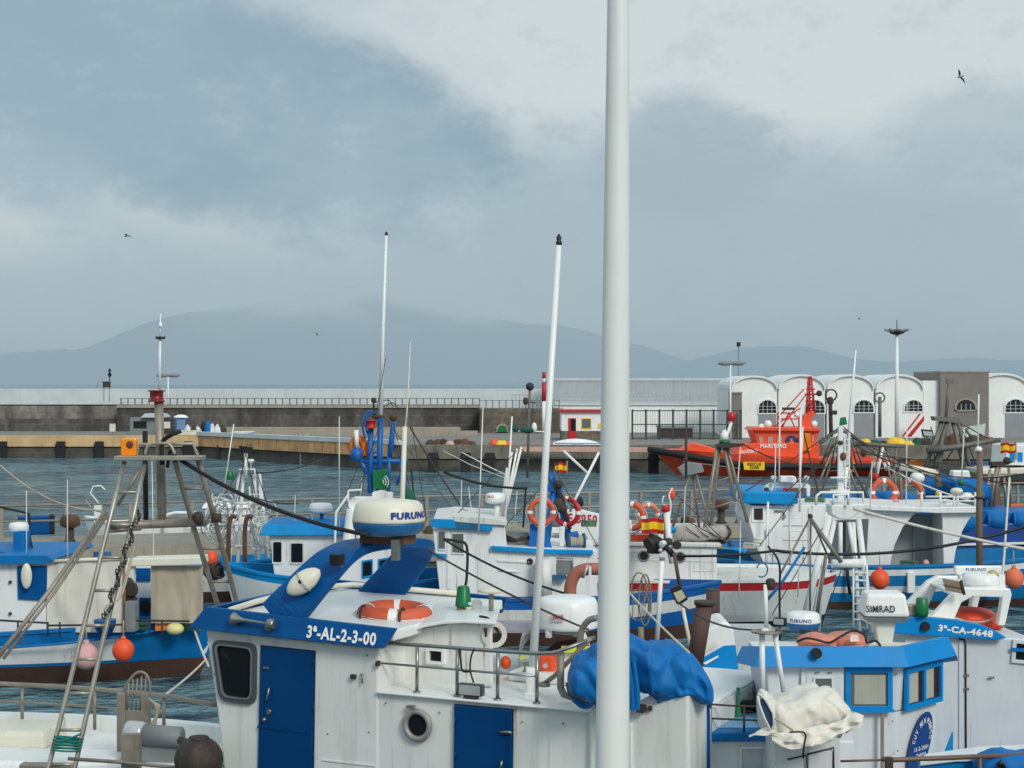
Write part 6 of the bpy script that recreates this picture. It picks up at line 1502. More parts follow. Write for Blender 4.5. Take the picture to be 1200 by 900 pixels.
# ================================================================ boat 3, left, blue hull with tarpaulin house
f3 = Fr(X(242, 33.4), 33.4, -2)
b3 = root('fishing_boat', 'boat with blue and white hull and canvas-sided house at the left edge', 'fishing boat', f3.w(-5, 0, 0))
h3s, h3pt = hull(b3, f3, -12.5, .1, 0, 3.8, 1.02, 1.30, 1.1, [(MIDBLUE, ('s', .26)), (W, ('a', .45)), (MIDBLUE, ('a', .39)), (ANTI, ('a', -.5))], .55, TEALBLUE, capm=MIDBLUE, rake=.9, full=2.6)
for sd in (-1, 1):
    q = MB(MIDBLUE); rows = []
    for j in range(4):
        rows.append([h3pt(t_, (h3s(t_)-.25)*(1-j/3)+.40*j/3, sd)+f3.V*sd*.012 for t_ in [.862+.138*i/16 for i in range(17)]])
    q.surf(rows); part('bow_panel', q, b3)
f3s = f3.sh(0, -1.93)
q = MB(MIDBLUE); v_ = -1.90
bowpx = [(133, 762), (139, 784), (175, 784), (206, 781), (236, 773), (240, 757), (215, 757), (175, 760)]
def hullpanel(bt, fr, px, vfun, m, name, th=.03): # panel following the side
    mb = MB(m); mb.prism([fr.t(x, y, vfun(x)) for x, y in px], -fr.V*th); return part(name, mb, bt)
q = MB(MIDBLUE); q.tube([f3.w(-12.3, -1.86, .80), f3.w(-6, -1.90, .78), f3.w(-4, -1.83, .80), f3.w(-2.4, -1.58, .90), f3.w(-1.2, -1.08, 1.0), f3.w(-.3, -.45, 1.10)], .025, 8); part('rubbing_strake', q, b3)
# wheelhouse at left
v3 = -1.3
def sl(bt, fr, m, px, v, th, name, bevel=.01): return part(name, MB(m).slab(fr, px, v, v+th), bt, bevel=bevel)
sl(b3, f3, W, [(-60, 655), (54, 655), (54, 745), (-60, 745)], v3, 2.4, 'wheelhouse')
mb = MB(MIDBLUE); mb.slab(f3, [(-60, 651), (55, 651), (62, 656), (55, 660), (-60, 662)], v3-.2, v3+2.6); mb.slab(f3, [(-60, 646), (0, 646), (20, 651), (-60, 651)], v3+.3, v3+2.2); part('roof', mb, b3)
o = part('side_panel', MB(NAVY).slab(f3, [(20, 664), (54, 663), (55, 704), (21, 702)], v3-.05, v3-.002), b3)
c = f3.t(31, 675, v3-.2); lb = MB(CREAM); lb.ball(c, .11, (1, .55, 2.3), 18, 14); t_ = part('life_pod', lb, b3)
q = MB(MIDBLUE); q.slab(f3, [(15, 653), (15, 622), (28, 622), (28, 650), (36, 655)], v3+.9, v3+1.3); part('radar_mast', q, b3, bevel=.02)
cc = f3.t(22, 624, v3+1.1); q = MB(WC); q.lathe(cc, [(.16, 0), (.2, .04), (.2, .14), (.17, .2), (.02, .22)], seg=24); part('radar_dome', q, b3)
for y in (682, 719): part('bolt', MB(IRON).lathe(f3.t(12, y, v3-.03), [(.035, 0), (.03, .03)], -f3.V, 10), b3)
# canvas sides
def canvas(fr, px0, px1, yt, yb, v, m, lab, seed, name='canvas_side', fold=.03):
    n = 30; mm = 8; rows = []
    for j in range(mm+1):
        row = []
        for k in range(n+1):
            x = px0+(px1-px0)*k/n; y = yt(x)+(yb(x)-yt(x))*j/mm; p = fr.t(x, y, v)
            row.append(p+fr.V*(fold*noise.noise(Vector((k*.18, j*.35, seed)))*2+fold*.3*math.sin(k*.8)))
        rows.append(row)
    mb = MB(m); mb.surf(rows); t = root(name, lab, 'canvas', fr.t((px0+px1)/2, yb(px0), v), 'canvas covers on the left boat'); part('cloth', mb, t); return t
t = canvas(f3, 55, 146, lambda x: 657-(x-55)*.04, lambda x: 741, v3-.05, CANVW, 'wide off-white canvas wall beside the blue side panel', 3)
part('piping', MB(CREAM).tube([f3.t(54, 658, v3-.08), f3.t(146, 654, v3-.08)], .035, 8), t)
t = canvas(f3, 177, 238, lambda x: 663, lambda x: 730, v3+.3, CANVAS, 'hanging beige canvas curtain under the white beam', 8)
q = MB(CREAM); q.slab(f3, [(152, 655), (236, 653), (237, 662), (153, 664)], v3+.1, v3+.7); part('awning_beam', q, b3, bevel=.02)
q = MB(W); q.slab(f3, [(150, 664), (177, 664), (177, 722), (150, 722)], v3+1.6, v3+1.8); part('house_back', q, b3); q = MB(W); q.slab(f3, [(145, 655), (157, 655), (157, 740), (145, 740)], v3+.2, v3+.35); part('house_frame', q, b3)
q = MB(NAVY); q.slab(f3, [(151, 666), (176, 666), (176, 681), (151, 681)], v3+1.55, v3+1.59); o = part('blue_panel', q, b3); q = MB(NAVY); q.slab(f3, [(163, 701), (176, 701), (176, 722), (163, 722)], v3+1.5, v3+1.59); part('blue_panel', q, b3); part('vent_hole', MB(BLACK).lathe(f3.t(171, 711, v3+1.48), [(.13, 0), (.13, .02)], -f3.V, 18), b3)
q = MB(IRON); q.ball(f3.t(151, 693, v3+.1), .2, (.7, .6, 1.4)); q.lathe(f3.t(155, 690, v3), [(.13, 0), (.16, .04), (.13, .08)], (-.3, -1, 0), 16); q.tube(curve([f3.t(148, 708, v3), f3.t(155, 705, v3), f3.t(160, 700, v3)], 4), .04, 6); part('hauler', q, b3)
q = MB(GREY); q.slab(f3, [(146, 705), (158, 705), (158, 741), (146, 741)], v3-.2, v3+.1); part('hauler_post', q, b3, bevel=.02)
q = MB(IRON); vr = -1.86
for a, b_ in (((0, 727), (55, 730)), ((57, 733), (145, 732)), ((160, 727), (222, 728))): q.tube([f3.t(*a, vr), f3.t(*b_, vr)], .022, 6)
for px in (21, 56, 70, 101, 120, 175, 190): q.tube([f3.t(px, 729, vr), f3.t(px, 746, vr)], .02, 6)
part('railing', q, b3)
q = MB(NAVY); q.lathe(f3.t(123, 744, -1.6), [(.12, 0), (.2, .16), (.22, .3)], seg=14); part('bucket', q, b3)
q = MB(WOOD); q.tube([f3.t(145, 655, v3), f3.t(146, 738, v3-.2)], .03, 6); part('fender_line', q, b3)
buoy(f3.t(144.5, 762, -2.15), .21, ORANGE, 'bright orange buoy hanging on the blue hull of the left boat', .35); buoy(f3.t(101, 769, -2.15), .24, PINK, 'faded pink and white buoy hanging on the left boat', .4)
t = root('yellow_float', 'pale yellow float lying on the blue bow of the left boat', 'float', f3.t(205, 737, -1)); part('float', MB(CREAM if False else mat('pale_yellow_float', (220, 214, 150), .6, dirt=.3)).ball(f3.t(205, 737, -1), .15, (1.2, 1, .8)), t)
q = MB(CABLE); q.tube(curve([f3.t(-5, 593, 0), f3.t(30, 601, 0), f3.t(34, 605, 0), f3.t(35, 630, 0), f3.t(40, 650, 0)], 5), .025, 6); part('cable', q, b3)
# white posts with speedboat behind the pier
Ys = 57; b15 = root('motor_boat', 'white motor boat with navy seats moored beyond the pier at left', 'motor boat', (X(165, Ys), Ys, 0)); fs = Fr(X(120, Ys), Ys, 5)
hull(b15, fs, 2.9, -.4, 0, 1.9, 1.1, 1.35, 1.1, [(WC, ('a', .1)), (ANTI, ('a', -.3))], .9, WC, rake=.5, n=14)
fs2 = fs.sh(0, -.7)
mb = MB(WC); mb.slab(fs, [(126, 640), (132, 625), (180, 626), (192, 640)], -.6, .7); part('cabin', mb, b15, bevel=.05)
q = MB(GLASS); q.slab(fs, [(160, 637), (164, 629), (180, 628), (188, 637)], -.62, -.605); part('windscreen', q, b15)
q = MB(NAVY); q.slab(fs, [(158, 646), (208, 646), (208, 653), (158, 653)], -1.0, -.6); part('navy_cushion', q, b15, bevel=.03)
q = MB(WC); q.tube([P(196, 651, 56), P(193, 612, 56), P(196, 603, 56), P(205, 601, 56), P(230, 601, 56)], .06, 8); part('roll_bar', q, b15)
q = MB(WC); q.box(Fr(X(115, 54.5), 54.5, 0), -.12, .12, -.1, .1, PZ, Zf(591, 54.5)); q.tube([P(116, 590, 54.4), P(106, 578, 54.4), P(109, 570, 54.4), P(118, 569, 54.4), P(123, 574, 54.4)], .03, 6)
solo('power_post', q, 'white service post with curled cable on the pier at left', 'post', P(115, 652, 54.5), bevel=.02)
# cabin boat behind the pier near 285
Ys = 60; bc = root('motor_boat', 'white cabin boat with dark windows beyond the pier, behind the small gantry', 'motor boat', (X(270, Ys), Ys, 0)); fs = Fr(X(235, Ys), Ys, 8)
hull(bc, fs, -1.2, 2.6, 0, 1.8, .75, .95, .7, [(WC, ('a', .1)), (ANTI, ('a', -.3))], .5, WC, rake=.5, n=14)
house(bc, fs, .2, 1.9, -.7, .7, .5, 1.45, 1, .5, WC, WC, wins=[(.6, 1.1, .5, .3), (1.2, 1.1, .5, .3)])

# ================================================================ small gantry boat (silver bundle)  x 240-320
b17 = root('fishing_boat', 'low blue and white boat carrying silver net bundles and a white mast frame', 'fishing boat', P(290, 700, 45)-Vector((0, 0, .1)))
f17 = Fr(X(235, 45), 45.5, 3)
hull(b17, f17, -2.5, 2.4, 0, 2.4, 1.0, 1.25, 1.0, [(MIDBLUE, ('s', .25)), (WD, ('a', .3)), (ANTI, ('a', -.4))], .7, WD, capm=SKYBLUE, n=16)
q = MB(WD); hp_ = P(292, 556, 46)
for x in (264, 274, 300, 312): q.tube([hp_+Vector(((x-288)*.012, 0, 0)), P(x+4, 668, 45+(x % 3)*.3)], .05, 8)
for y in (590, 615, 640): q.tube([P(272-(y-590)*.1, y, 45.3), P(302+(y-590)*.15, y, 45.5)], .035, 6)
part('mast_frame', q, b17)
q = MB(W); q.tube([P(288, 560, 45.8), P(288, 531, 45.8)], .05, 8); q.tube([P(280, 557, 45.8), P(281, 550, 45.8), P(298, 550, 45.8), P(300, 560, 45.8)], .03, 6); q.lathe(P(294, 553, 45.8), [(.02, 0), (.02, .25), (.1, .3), (.08, .36)], seg=10); o = part('mast', q, b17)
q = MB(IRON)
for k in range(5): q.torus(P(288, 524+k*1.2, 45.8), .2-.02*k, .018, (0.1, .1, 1), 14, 5)
q.tube([P(283, 532, 45.8), P(283, 520, 45.8)], .015, 5); q.tube([P(294, 532, 45.8), P(294, 520, 45.8)], .015, 5); part('lamp_cage', q, o)
part('green_lamp', MB(GREEN).lathe(P(269.5, 562, 45.8), [(.1, 0), (.12, .03), (.1, .22), (.06, .25)], seg=12), b17); part('whip', MB(W).tube([P(261, 583, 45.6), P(274, 497, 45.6)], .018, 5), b17)
SILV = mat('silvery_net', (206, 210, 208), .5, metal=.2, dirt=.6, dirtcol=(60, 62, 62), scale=5, var=.4, streak=False, bump=1.0, bscale=40)
rr_ = random.Random(3); q = MB(SILV)
for k in range(26):
    c = P(246+rr_.random()*22, 590+rr_.random()*42, 43.5+rr_.random()*.6); q.torus(c, .18+rr_.random()*.16, .022, (rr_.uniform(-1, 1), rr_.uniform(-1, 1), rr_.uniform(-.5, .5)), 14, 5)
for k in range(12):
    c = P(300+rr_.random()*16, 595+rr_.random()*40, 44.5+rr_.random()*.6); q.torus(c, .2+rr_.random()*.15, .022, (rr_.uniform(-1, 1), rr_.uniform(-1, 1), rr_.uniform(-.5, .5)), 14, 5)
part('silver_coils', q, b17, kind='stuff')
q = MB(RUST); 
for x in (271, 290): q.tube(curve([P(x-7, 655, 43.5), P(x-6, 622, 43.5), P(x-2, 606, 43.5), P(x, 600, 43.5)] if False else [P(x-3, 672, 43.2), P(x-3, 622, 43.2), P(x, 606, 43.2), P(x+6, 606, 43.2)], 4), .06, 8)
part('davit', q, b17)
q = MB(ORANGE); q.ball(P(248, 655, 42.5), .18, (1, 1, 1.2)); part('float', q, b17); q = MB(IRON); q.ball(P(250, 668, 42.5), .28, (1, .8, 1)); q.torus(P(257, 668, 42.3), .2, .04, (1, -1, 0)); part('hauler', q, b17)

# ================================================================ boat 4, small blue-roofed wheelhouse x 308-445
f4 = Fr(X(314, 41), 41, 2)
b4 = root('fishing_boat', 'small white wheelhouse with bright blue roof and little radome, behind the big arch', 'fishing boat', f4.w(1, 1, 0))
hull(b4, f4, 4.3, -1.1, 1.15, 2.8, 1.05, 1.35, 1.05, [(SKYBLUE, ('s', .20)), (W, ('a', .3)), (ANTI, ('a', -.5))], .7, GREY, capm=SKYBLUE, rake=.5, n=18)
house(b4, f4, 0, 2.7, .3, 2.1, .7, f4.uz(330, 627, .3)[1], -1, .3, W, SKYBLUE, over=.2, rt_t=.28, wins=[(f4.uz(325, 640, .3)[0], f4.uz(325, 647, .3)[1], .26, .62), (f4.uz(348, 640, .3)[0], f4.uz(348, 648, .3)[1], .36, .58)], nfront=2, rside=MIDBLUE)
q = MB(PALEO); lump(q, [(334, 618, 624), (340, 617, 624), (350, 617, 624), (355, 619, 624)], 41.6, .3, amp=.02); part('life_jackets', q, b4)
q = MB(MIDBLUE); q.tube([P(377, 624, 42), P(377, 602, 42)], .05, 8); part('radar_post', q, b4); domeparts(b4, P(376, 601.5, 42), .30, .27)
q = MB(WC); q.tube([P(360, 624, 42), P(360, 606, 42)], .012, 5); q.tube([P(366, 624, 42), P(366, 600, 42)], .012, 5); part('whip', q, b4)
part('whip_antenna', MB(TXTW).tube([P(397.5, 625, 41), P(397.5, 488, 41)], .02, 6, .008), b4)

# ================================================================ boat 5, blue lattice mast x 400-520
b5 = root('fishing_boat', 'white boat with tall blue lattice mast and green radar reflector', 'fishing boat', P(455, 700, 38)-Vector((0, 0, .5)))
f5 = Fr(X(400, 38), 38, -2)
hull(b5, f5, -1.5, 3.2, 1.3, 3.0, 1.3, 1.6, 1.2, [(MIDBLUE, ('s', .4)), (W, ('a', .3)), (ANTI, ('a', -.5))], 1.0, GREY)
q = MB(W); q.slab(f5, [(396, 690), (396, 650), (402, 643), (462, 637), (480, 641), (480, 720), (396, 720)], .3, 2.3); part('wheelhouse', q, b5, bevel=.03)
for a in ([(424, 657), (437, 655), (437, 676), (424, 678)], [(443, 655), (456, 653), (456, 672), (443, 674)]): winpart(b5, f5, quadpx(f5, [a[0], a[1], a[2], a[3]], .3), .3, .04, SKYBLUE, GLASS)
q = MB(W); q.slab(f5, [(408, 587), (414, 583), (435, 583), (440, 590), (438, 600), (416, 600), (408, 594)], .9, 1.4)
q.tube([P(413, 597, 38.8), P(401, 690, 38.8)], .14, 12); q.tube([P(425, 600, 38.8), P(421, 640, 38.8)], .10, 12); q.tube([P(408, 580, 38.6), P(394, 600, 38.6), P(390, 690, 38.6)], .035, 6); q.tube([P(408, 575, 38.6), P(408, 588, 38.6)], .03, 6); q.tube([P(408, 575, 38.6), P(424, 574, 38.6)], .03, 6); part('mast_platform', q, b5, bevel=.02)
BL = mat('lattice_blue_paint', (4, 96, 174), .45, dirt=.3, dirtcol=(30, 60, 90), var=.1); q = MB(BL)
Yb = 39.5
for a, b_, r in (((434, 578), (434.5, 500), .072), ((444, 576), (446, 488), .072), ((455, 578), (456, 530), .05), ((457, 535), (461, 494), .065), ((423, 538), (429, 556), .05), ((430, 560), (434, 570), .03), ((470, 540), (476, 585), .04), ((468, 538), (480, 590), .04)): q.tube([P(*a, Yb), P(*b_, Yb)], r, 10)
q.tube([P(424, 541, Yb), P(478, 540, Yb)], .055, 8); q.tube([P(434, 541, Yb+.6), P(478, 541, Yb+.6)], .05, 8)
for y in (520, 532, 549, 560): q.tube([P(434.5, y, Yb), P(446, y-4, Yb)], .03, 6)
q.tube([P(423.5, 538, Yb), P(434, 562, Yb)], .04, 6); q.tube([P(475, 541, Yb), P(465, 568, Yb)], .04, 6)
q.tube(curve([P(428, 514, Yb), P(425, 500, Yb), P(428, 486, Yb), P(435, 482, Yb), P(443, 487, Yb)], 5), .03, 8); q.tube(curve([P(431, 510, Yb), P(429, 500, Yb), P(431, 488, Yb), P(436, 485, Yb)], 5), .022, 8); part('lattice_mast', q, b5)
q = MB(RED); q.lathe(P(435, 502, Yb-.1), [(.13, 0), (.13, .02), (.1, .03), (.1, .17), (.13, .18), (.13, .2)], seg=12); part('red_lamp', q, b5); q = MB(RUST); q.ball(P(461, 489, Yb), .1); q.ball(P(443, 488, Yb), .09, (1.8, 1, .7)); part('block', q, b5)
q = MB(BL); q.lathe(P(418, 540, Yb), [(.1, 0), (.16, .12), (.13, .3)], seg=12); part('lamp_base', q, b5); part('white_tube', MB(TXTW).tube([P(418, 524, Yb), P(417.5, 504, Yb)], .055, 12), b5)
q = MB(GREEN); q.slab(Fr(X(437, Yb), Yb-.2, 0), [(436, 552), (454, 550), (455, 572), (449, 574), (437, 572)], 0, .22); o = part('green_reflector', q, b5, bevel=.02)
q = MB(TXTW)
for k in range(3): q.torus(P(446, 565, Yb-.30), .07+.06*k, .012, (0, -1, 0), 12, 5, R(100), R(190))
part('signal_arcs', q, o)
q = MB(W); q.slab(Fr(X(437, Yb), Yb-.2, 0), [(436, 577), (446, 574), (460, 578), (460, 586), (436, 586)], 0, .3); part('junction_box', q, b5, bevel=.02)
q = MB(mat('orange_oilskin', (226, 118, 30), .7, dirt=.3)); q.tube(curve([P(415, 533, Yb+.2), P(413.5, 522, Yb+.2), P(417, 515, Yb+.2), P(424, 516, Yb+.2), P(427, 524, Yb+.2), P(426, 534, Yb+.2)], 4), .10, 10); part('orange_hose', q, b5)
q = MB(NETG); lump(q, [(470, 575, 600), (476, 570, 606), (482, 573, 608), (487, 582, 605)], 39.2, .4, amp=.06, seed=3); part('green_net', q, b5)
part('tall_mast', MB(TXTW).tube([P(446, 489, 39.5), P(449, 380, 39.5), P(452.7, 276, 39.5)], .058, 12, .028), b5)
q = MB(BLACK); q.lathe(P(452.8, 276, 39.5), [(.03, 0), (.04, .04), (.02, .09)], seg=8); part('mast_top', q, b5); q = MB(IRON); q.tube([P(438, 487, Yb), P(438, 470, Yb)], .03, 5); q.ball(P(438, 469, Yb), .07); q.tube(curve([P(438, 472, Yb), P(455, 469, Yb), P(461, 477, Yb)], 4), .012, 5); q.tube(curve([P(447, 478, Yb), P(460, 472, Yb), P(466, 478, Yb)], 4), .012, 5); part('aerial', q, b5)
part('pole', MB(CREAM).tube([P(470, 640, 38.2), P(471.5, 587, 38.2), P(474.5, 500, 38.2)], .062, 10, .055), b5)
part('whip_antenna', MB(CREAM).tube([P(474.5, 508, 38.22), P(478, 468, 38.22), P(481, 400, 38.22)], .026, 6, .009), b5)
# ================================================================ boat 6: white wheelhouse left of the pole, blue sheer, bow to the right
Y6 = 37; f6 = Fr(X(823, 38.6), 38.6, 1)
b6 = root('fishing_boat', 'boat with white house and thin blue roof edge, its blue bow right of the pole', 'fishing boat', f6.w(-4, 0, 0))
NB = mat('bow_blue_paint', (6, 92, 168), .42, dirt=.35, dirtcol=(40, 70, 110), var=.08)
hull(b6, f6, -7.6, .1, 0, 3.4, 1.10, 1.30, 1.15, [(NB, ('s', .24)), (WD, ('s', .54)), (NB, ('a', .34)), (ANTI, ('a', -.5))], .75, GREY, capm=NB, rake=.8, full=2.8)
q = MB(TXTW); q.tube([f6.w(-7.4, -1.60, .50), f6.w(-4, -1.62, .52), f6.w(-2.3, -1.44, .62), f6.w(-1.0, -.90, .75), f6.w(-.35, -.4, .82)], .035, 6); part('white_line', q, b6)
f6s = Fr(X(505, Y6), Y6, 1)
q = MB(W); q.slab(f6s, [(507, 620), (575, 620), (577, 614), (592, 618), (594, 641), (700, 645), (700, 700), (516, 700)], 0, 2.6); part('wheelhouse', q, b6, bevel=.02)
q = MB(SKYBLUE); q.slab(f6s, [(504, 616), (508, 608), (532, 609), (534, 620), (506, 617.5)], -.16, -.06); part('roof_edge', MB(SKYBLUE).slab(f6s, [(563, 615), (577, 616), (577, 622), (563, 621)], -.16, -.06), b6); o = part('roof_edge', q, b6, bevel=.01)
q = MB(TEALBLUE); q.slab(f6s, [(532, 611), (563, 615), (563, 621), (534, 620)], -.14, -.08); part('worn_edge', q, o)
q = MB(WD); q.slab(f6s, [(508, 607), (530, 604.5), (575, 607), (594, 610), (594, 616), (560, 614), (508, 609)], -.1, 2.7); part('roof', q, b6, bevel=.015)
winpart(b6, f6s, quadpx(f6s, [(513, 621), (522, 621), (522, 645), (513, 645)], 0), 0, .03, WD, GLASSG); winpart(b6, f6s, quadpx(f6s, [(529, 624), (544, 624), (544, 650), (529, 649)], 0), 0, .03, WD, GLASSG)
q = MB(W); q.slab(f6s, [(524, 622), (527, 622), (527, 690), (524, 690)], -.03, -.002); q.slab(f6s, [(560, 655), (561, 655), (561, 695), (560, 695)], -.02, -.002); q.slab(f6s, [(583, 656), (620, 658), (620, 660), (583, 658)], -.03, -.002); q.slab(f6s, [(583, 668), (607, 670), (607, 671), (583, 669)], -.03, -.002); part('panel_seam', q, b6)
q = MB(SKYBLUE); q.slab(f6s, [(575, 641), (577, 640), (640, 644), (695, 645), (695, 650), (640, 649), (576, 645)], -.12, -.002); part('rubbing_band', q, b6, bevel=.01)
q = MB(SKYBLUE); q.slab(f6s, [(503, 648), (523, 650), (523, 654), (503, 652)], -.12, -.002); part('rubbing_band', q, b6)
q = MB(WD); q.slab(f6s, [(640, 690), (644, 656), (652, 656), (652, 660), (646, 690)], -.1, .3); part('house_trim', q, b6)
o = part('exhaust_port', MB(IRON).torus(f6s.t(621, 658, -.03), .055, .02, -f6s.V, 18, 8), b6); part('port_hole', MB(BLACK).lathe(f6s.t(621, 658, 0), [(.05, 0), (.05, .02)], -f6s.V, 14), o)
q = MB(WD); q.tube([f6s.t(637, 655, -.35), f6s.t(637, 700, -.35)], .19, 20); part('drum_post', q, b6); q = MB(GREY); q.tube([f6s.t(652, 654, -.1), f6s.t(671, 655, -.1), f6s.t(671, 672, -.1)], .02, 6); q.slab(f6s, [(653, 657), (670, 657), (670, 672), (653, 672)], -.05, -.002); part('side_panel', q, b6)
q = MB(TEALBLUE); q.slab(f6s, [(643, 674), (664, 675), (664, 679), (643, 678)], -.25, -.05); part('step', q, b6)
# roof gear: JRC dome, splayed white aerials, winches
q = MB(W); q.tube([P(581, 608, 37.8), P(583, 590, 37.8)], .07, 10, .06); part('radar_post', q, b6); cJ2 = P(580.5, 590, 37.8)
g = domeparts(b6, cJ2, .235, .25); text('JRC', (cJ2.x, cJ2.y, cJ2.z+.13), (1, 0, 0), (0, 0, .07), TXTR, g, 'brand_lettering', cyl=((cJ2.x, cJ2.y), .238, -2.5, -1.7))
q = MB(TXTW)
for a, b_ in (((586, 612), (600, 530)), ((589, 613), (606, 526)), ((587, 600), (594, 548)), ((590, 610), (611, 524))): q.tube([P(*a, 38), P(*b_, 38)], .035, 8, .025)
part('outrigger_bundle', q, b6)
part('whip_antenna', MB(TXTW).tube([P(561, 622, 36.6), P(563, 560, 36.6), P(566, 478, 36.6)], .02, 6, .01), b6); q = MB(TXTW); q.tube([P(591, 622, 37.8), P(596, 560, 37.8), P(600, 488, 37.8)], .028, 6, .018); part('whip_antenna', q, b6)
q = MB(CABLE); q.tube(curve([P(613, 618, 37), P(615, 590, 37), P(616, 572, 37)], 4), .022, 6); part('cable', q, b6)
q = MB(BL); q.slab(Fr(X(620, 37.3), 37.3, 0), [(620, 642), (621, 614), (640, 614), (647, 642)], 0, .12); q.slab(Fr(X(620, 37.3), 38.0, 0), [(620, 642), (621, 614), (640, 614), (647, 642)], 0, .08); part('hauler_frame', q, b6, bevel=.01)
winch(b6, P(636, 634, 37.7), .17, .5, 90, m=IRON, dm=GREY)
winch(b6, P(675, 634, 37.6), .18, .36, 10, m=TEALBLUE, dm=WOOD); q = MB(BL); q.slab(Fr(X(666, 37.5), 37.5, 0), [(666, 643), (667, 626), (678, 624), (680, 643)], 0, .5); part('winch_housing', q, b6, bevel=.02)
q = MB(IRON)
for k in range(6): q.tube(curve([P(590, 626+k*1.6, 37.5), P(600+k, 630+k, 37.3), P(611, 634-k, 37.3), P(620, 628+k, 37.5)], 4), .018, 5)
part('rope_heap', q, b6); q = MB(GREY); q.slab(Fr(X(590, 37.6), 37.6, 0), [(590, 641), (590, 624), (620, 624), (620, 641)], 0, .4); part('winch_base', q, b6)
# dark blue mast with blocks between the rings
q = MB(BL); q.tube([P(640, 640, 38), P(649, 575, 38)], .08, 8); q.tube([P(668, 640, 38), P(654, 570, 38)], .09, 8); q.box(Fr(X(648, 38), 38, 0), -.14, .06, -.1, .1, Zf(576, 38), Zf(567, 38)); q.tube([P(643, 555, 38), P(649, 570, 38)], .06, 8); q.tube([P(650, 572, 38), P(650, 550, 38)], .03, 6); part('net_mast', q, b6)
q = MB(IRON); q.tube([P(654, 572, 37.9), P(668, 620, 37.9)], .05, 8); q.ball(P(654, 568, 37.9), .11); q.ball(P(655, 592, 37.8), .12, (1, 1, 1.4)); q.ball(P(660, 596, 37.8), .1); q.tube([P(640, 545, 38.1), P(648, 566, 38)], .04, 6); part('hoist_blocks', q, b6)
q = MB(W); q.slab(Fr(X(656, 37.6), 37.6, 0), [(656, 640), (657, 617), (662, 617), (661, 640)], 0, .1); part('white_post', q, b6)
lifebuoy(P(634.5, 600, 37.2), (.12, -1, .02), .27, .065, 'orange lifebuoy crossed by the leaning white mast, left of the red one'); lifebuoy(P(664, 599.5, 37.9), (-.5, -1, .0), .30, .06, 'reddish lifebuoy hanging behind the hoist blocks left of the white pole', RED)
q = MB(BLACK); t = root('gull_resting', None, None, P(0, 0, 1)) if False else None
# brown elbow duct
q = MB(mat('faded_brick_duct', (160, 98, 80), .7, dirt=.5, dirtcol=(190, 120, 90), var=.15)); q.tube(curve([P(668, 697, 34), P(669, 684, 34), P(675, 672, 34), P(688, 667, 34), P(712, 667, 34)], 5), .13, 18); o = part('elbow_duct', q, b6)
q = MB(LAMPG); q.torus(P(686, 669, 34), .14, .03, (1, 0, -.4), 20, 8); part('duct_band', q, o); q = MB(W); q.slab(Fr(X(690, 34), 33.8, 0), [(690, 664), (693, 664), (693, 674), (690, 674)], 0, .05); part('duct_tag', q, o)

# white boat with red number behind
b62 = root('fishing_boat', 'white bow with a red number behind the red lifebuoy', 'fishing boat', P(680, 640, 44)-Vector((0, 0, 1.4)))
f62 = Fr(X(640, 44), 44, -6); q = MB(W); q.slab(f62, [(655, 598), (676, 596), (700, 602), (740, 610), (740, 640), (655, 640)], 0, .15); o = part('bulwark', q, b62, bevel=.02)
text('CE 5250', f62.t(657, 612, -.01), f62.t(700, 615, -.01)-f62.t(657, 612, -.01), Vector((0, 0, .26)), TXTR, o, 'hull_number', bold=.03)
hull(b62, f62.sh(1.5, 1.6), -2, 2.6, 0, 2.8, 1.9, 2.1, 1.9, [(W, ('s', .8)), (W, ('a', .3)), (ANTI, ('a', -.4))], 1.3, GREY, n=14)
q = MB(DARK); q.ball(P(677, 587, 46), .16, (1, 1, .9)); q.ball(P(680, 590, 46), .1); part('deck_vent', q, b62)

# ================================================================ boat 7: red stripe
Y7 = 39.5; f7 = Fr(X(968, 41.2), 41.2, 0)
b7 = root('fishing_boat', 'large white boat with a long red stripe, behind the brown funnels', 'fishing boat', f7.w(-4, 0, 0))
hull(b7, f7, -7.6, .05, 0, 3.6, 1.20, 1.22, 1.2, [(RED, ('s', .24)), (W, ('s', .85)), (W, ('a', .16)), (DARK, ('a', -.5))], 1.17, WD, capm=W, rake=.5, full=6, cap=.06)
f7s = Fr(X(700, Y7), Y7+.08, 0)
q = MB(W); q.slab(f7s, [(690, 640), (840, 640), (840, 685), (690, 685)], 0, 2.2); part('deck_house', q, b7, bevel=.02)
q = MB(WD); q.slab(f7s, [(690, 634), (845, 637), (845, 641.5), (690, 639)], -.1, 2.3); part('house_roof', q, b7, bevel=.02)
for px, w_ in ((754.5, .16), (797, .16)):
    c = f7s.t(px, 651.5 if px < 790 else 653, -.02); q = MB(GREY); q.torus(c, .12, .022, -f7s.V, 24, 8); o = part('side_vent', q, b7); q = MB(BLACK); q.lathe(c, [(.10, 0), (.095, .012)], -f7s.V, 20); part('vent_core', q, o)
for px in (809, 821, 835): part('panel_seam', MB(WD).slab(f7s, [(px, 642), (px+.5, 642), (px+.5, 682), (px, 682)], -.015, -.001), b7)
for a, b_ in (((740, 647), (757, 647)), ((740, 656), (840, 658)), ((811, 669), (838, 669))): part('panel_seam', MB(WD).slab(f7s, [a, b_, (b_[0], b_[1]+.6), (a[0], a[1]+.6)], -.014, -.001), b7)
t = root('rolled_awning', 'rolled pale grey awning with dark piping on the house of the red striped boat', 'awning', P(820, 633, 40)); q = MB(mat('pale_grey_awning', (170, 166, 158), .85, dirt=.4, dirtcol=(110, 104, 96), scale=2, bump=.4)); lump(q, [(788, 622, 632), (794, 616, 633), (808, 615, 634), (818, 619, 634), (830, 617, 633), (845, 615, 632), (852, 618, 631), (855, 624, 630)], 40, .6, amp=.035, seed=4, seg=24); part('awning_roll', q, t)
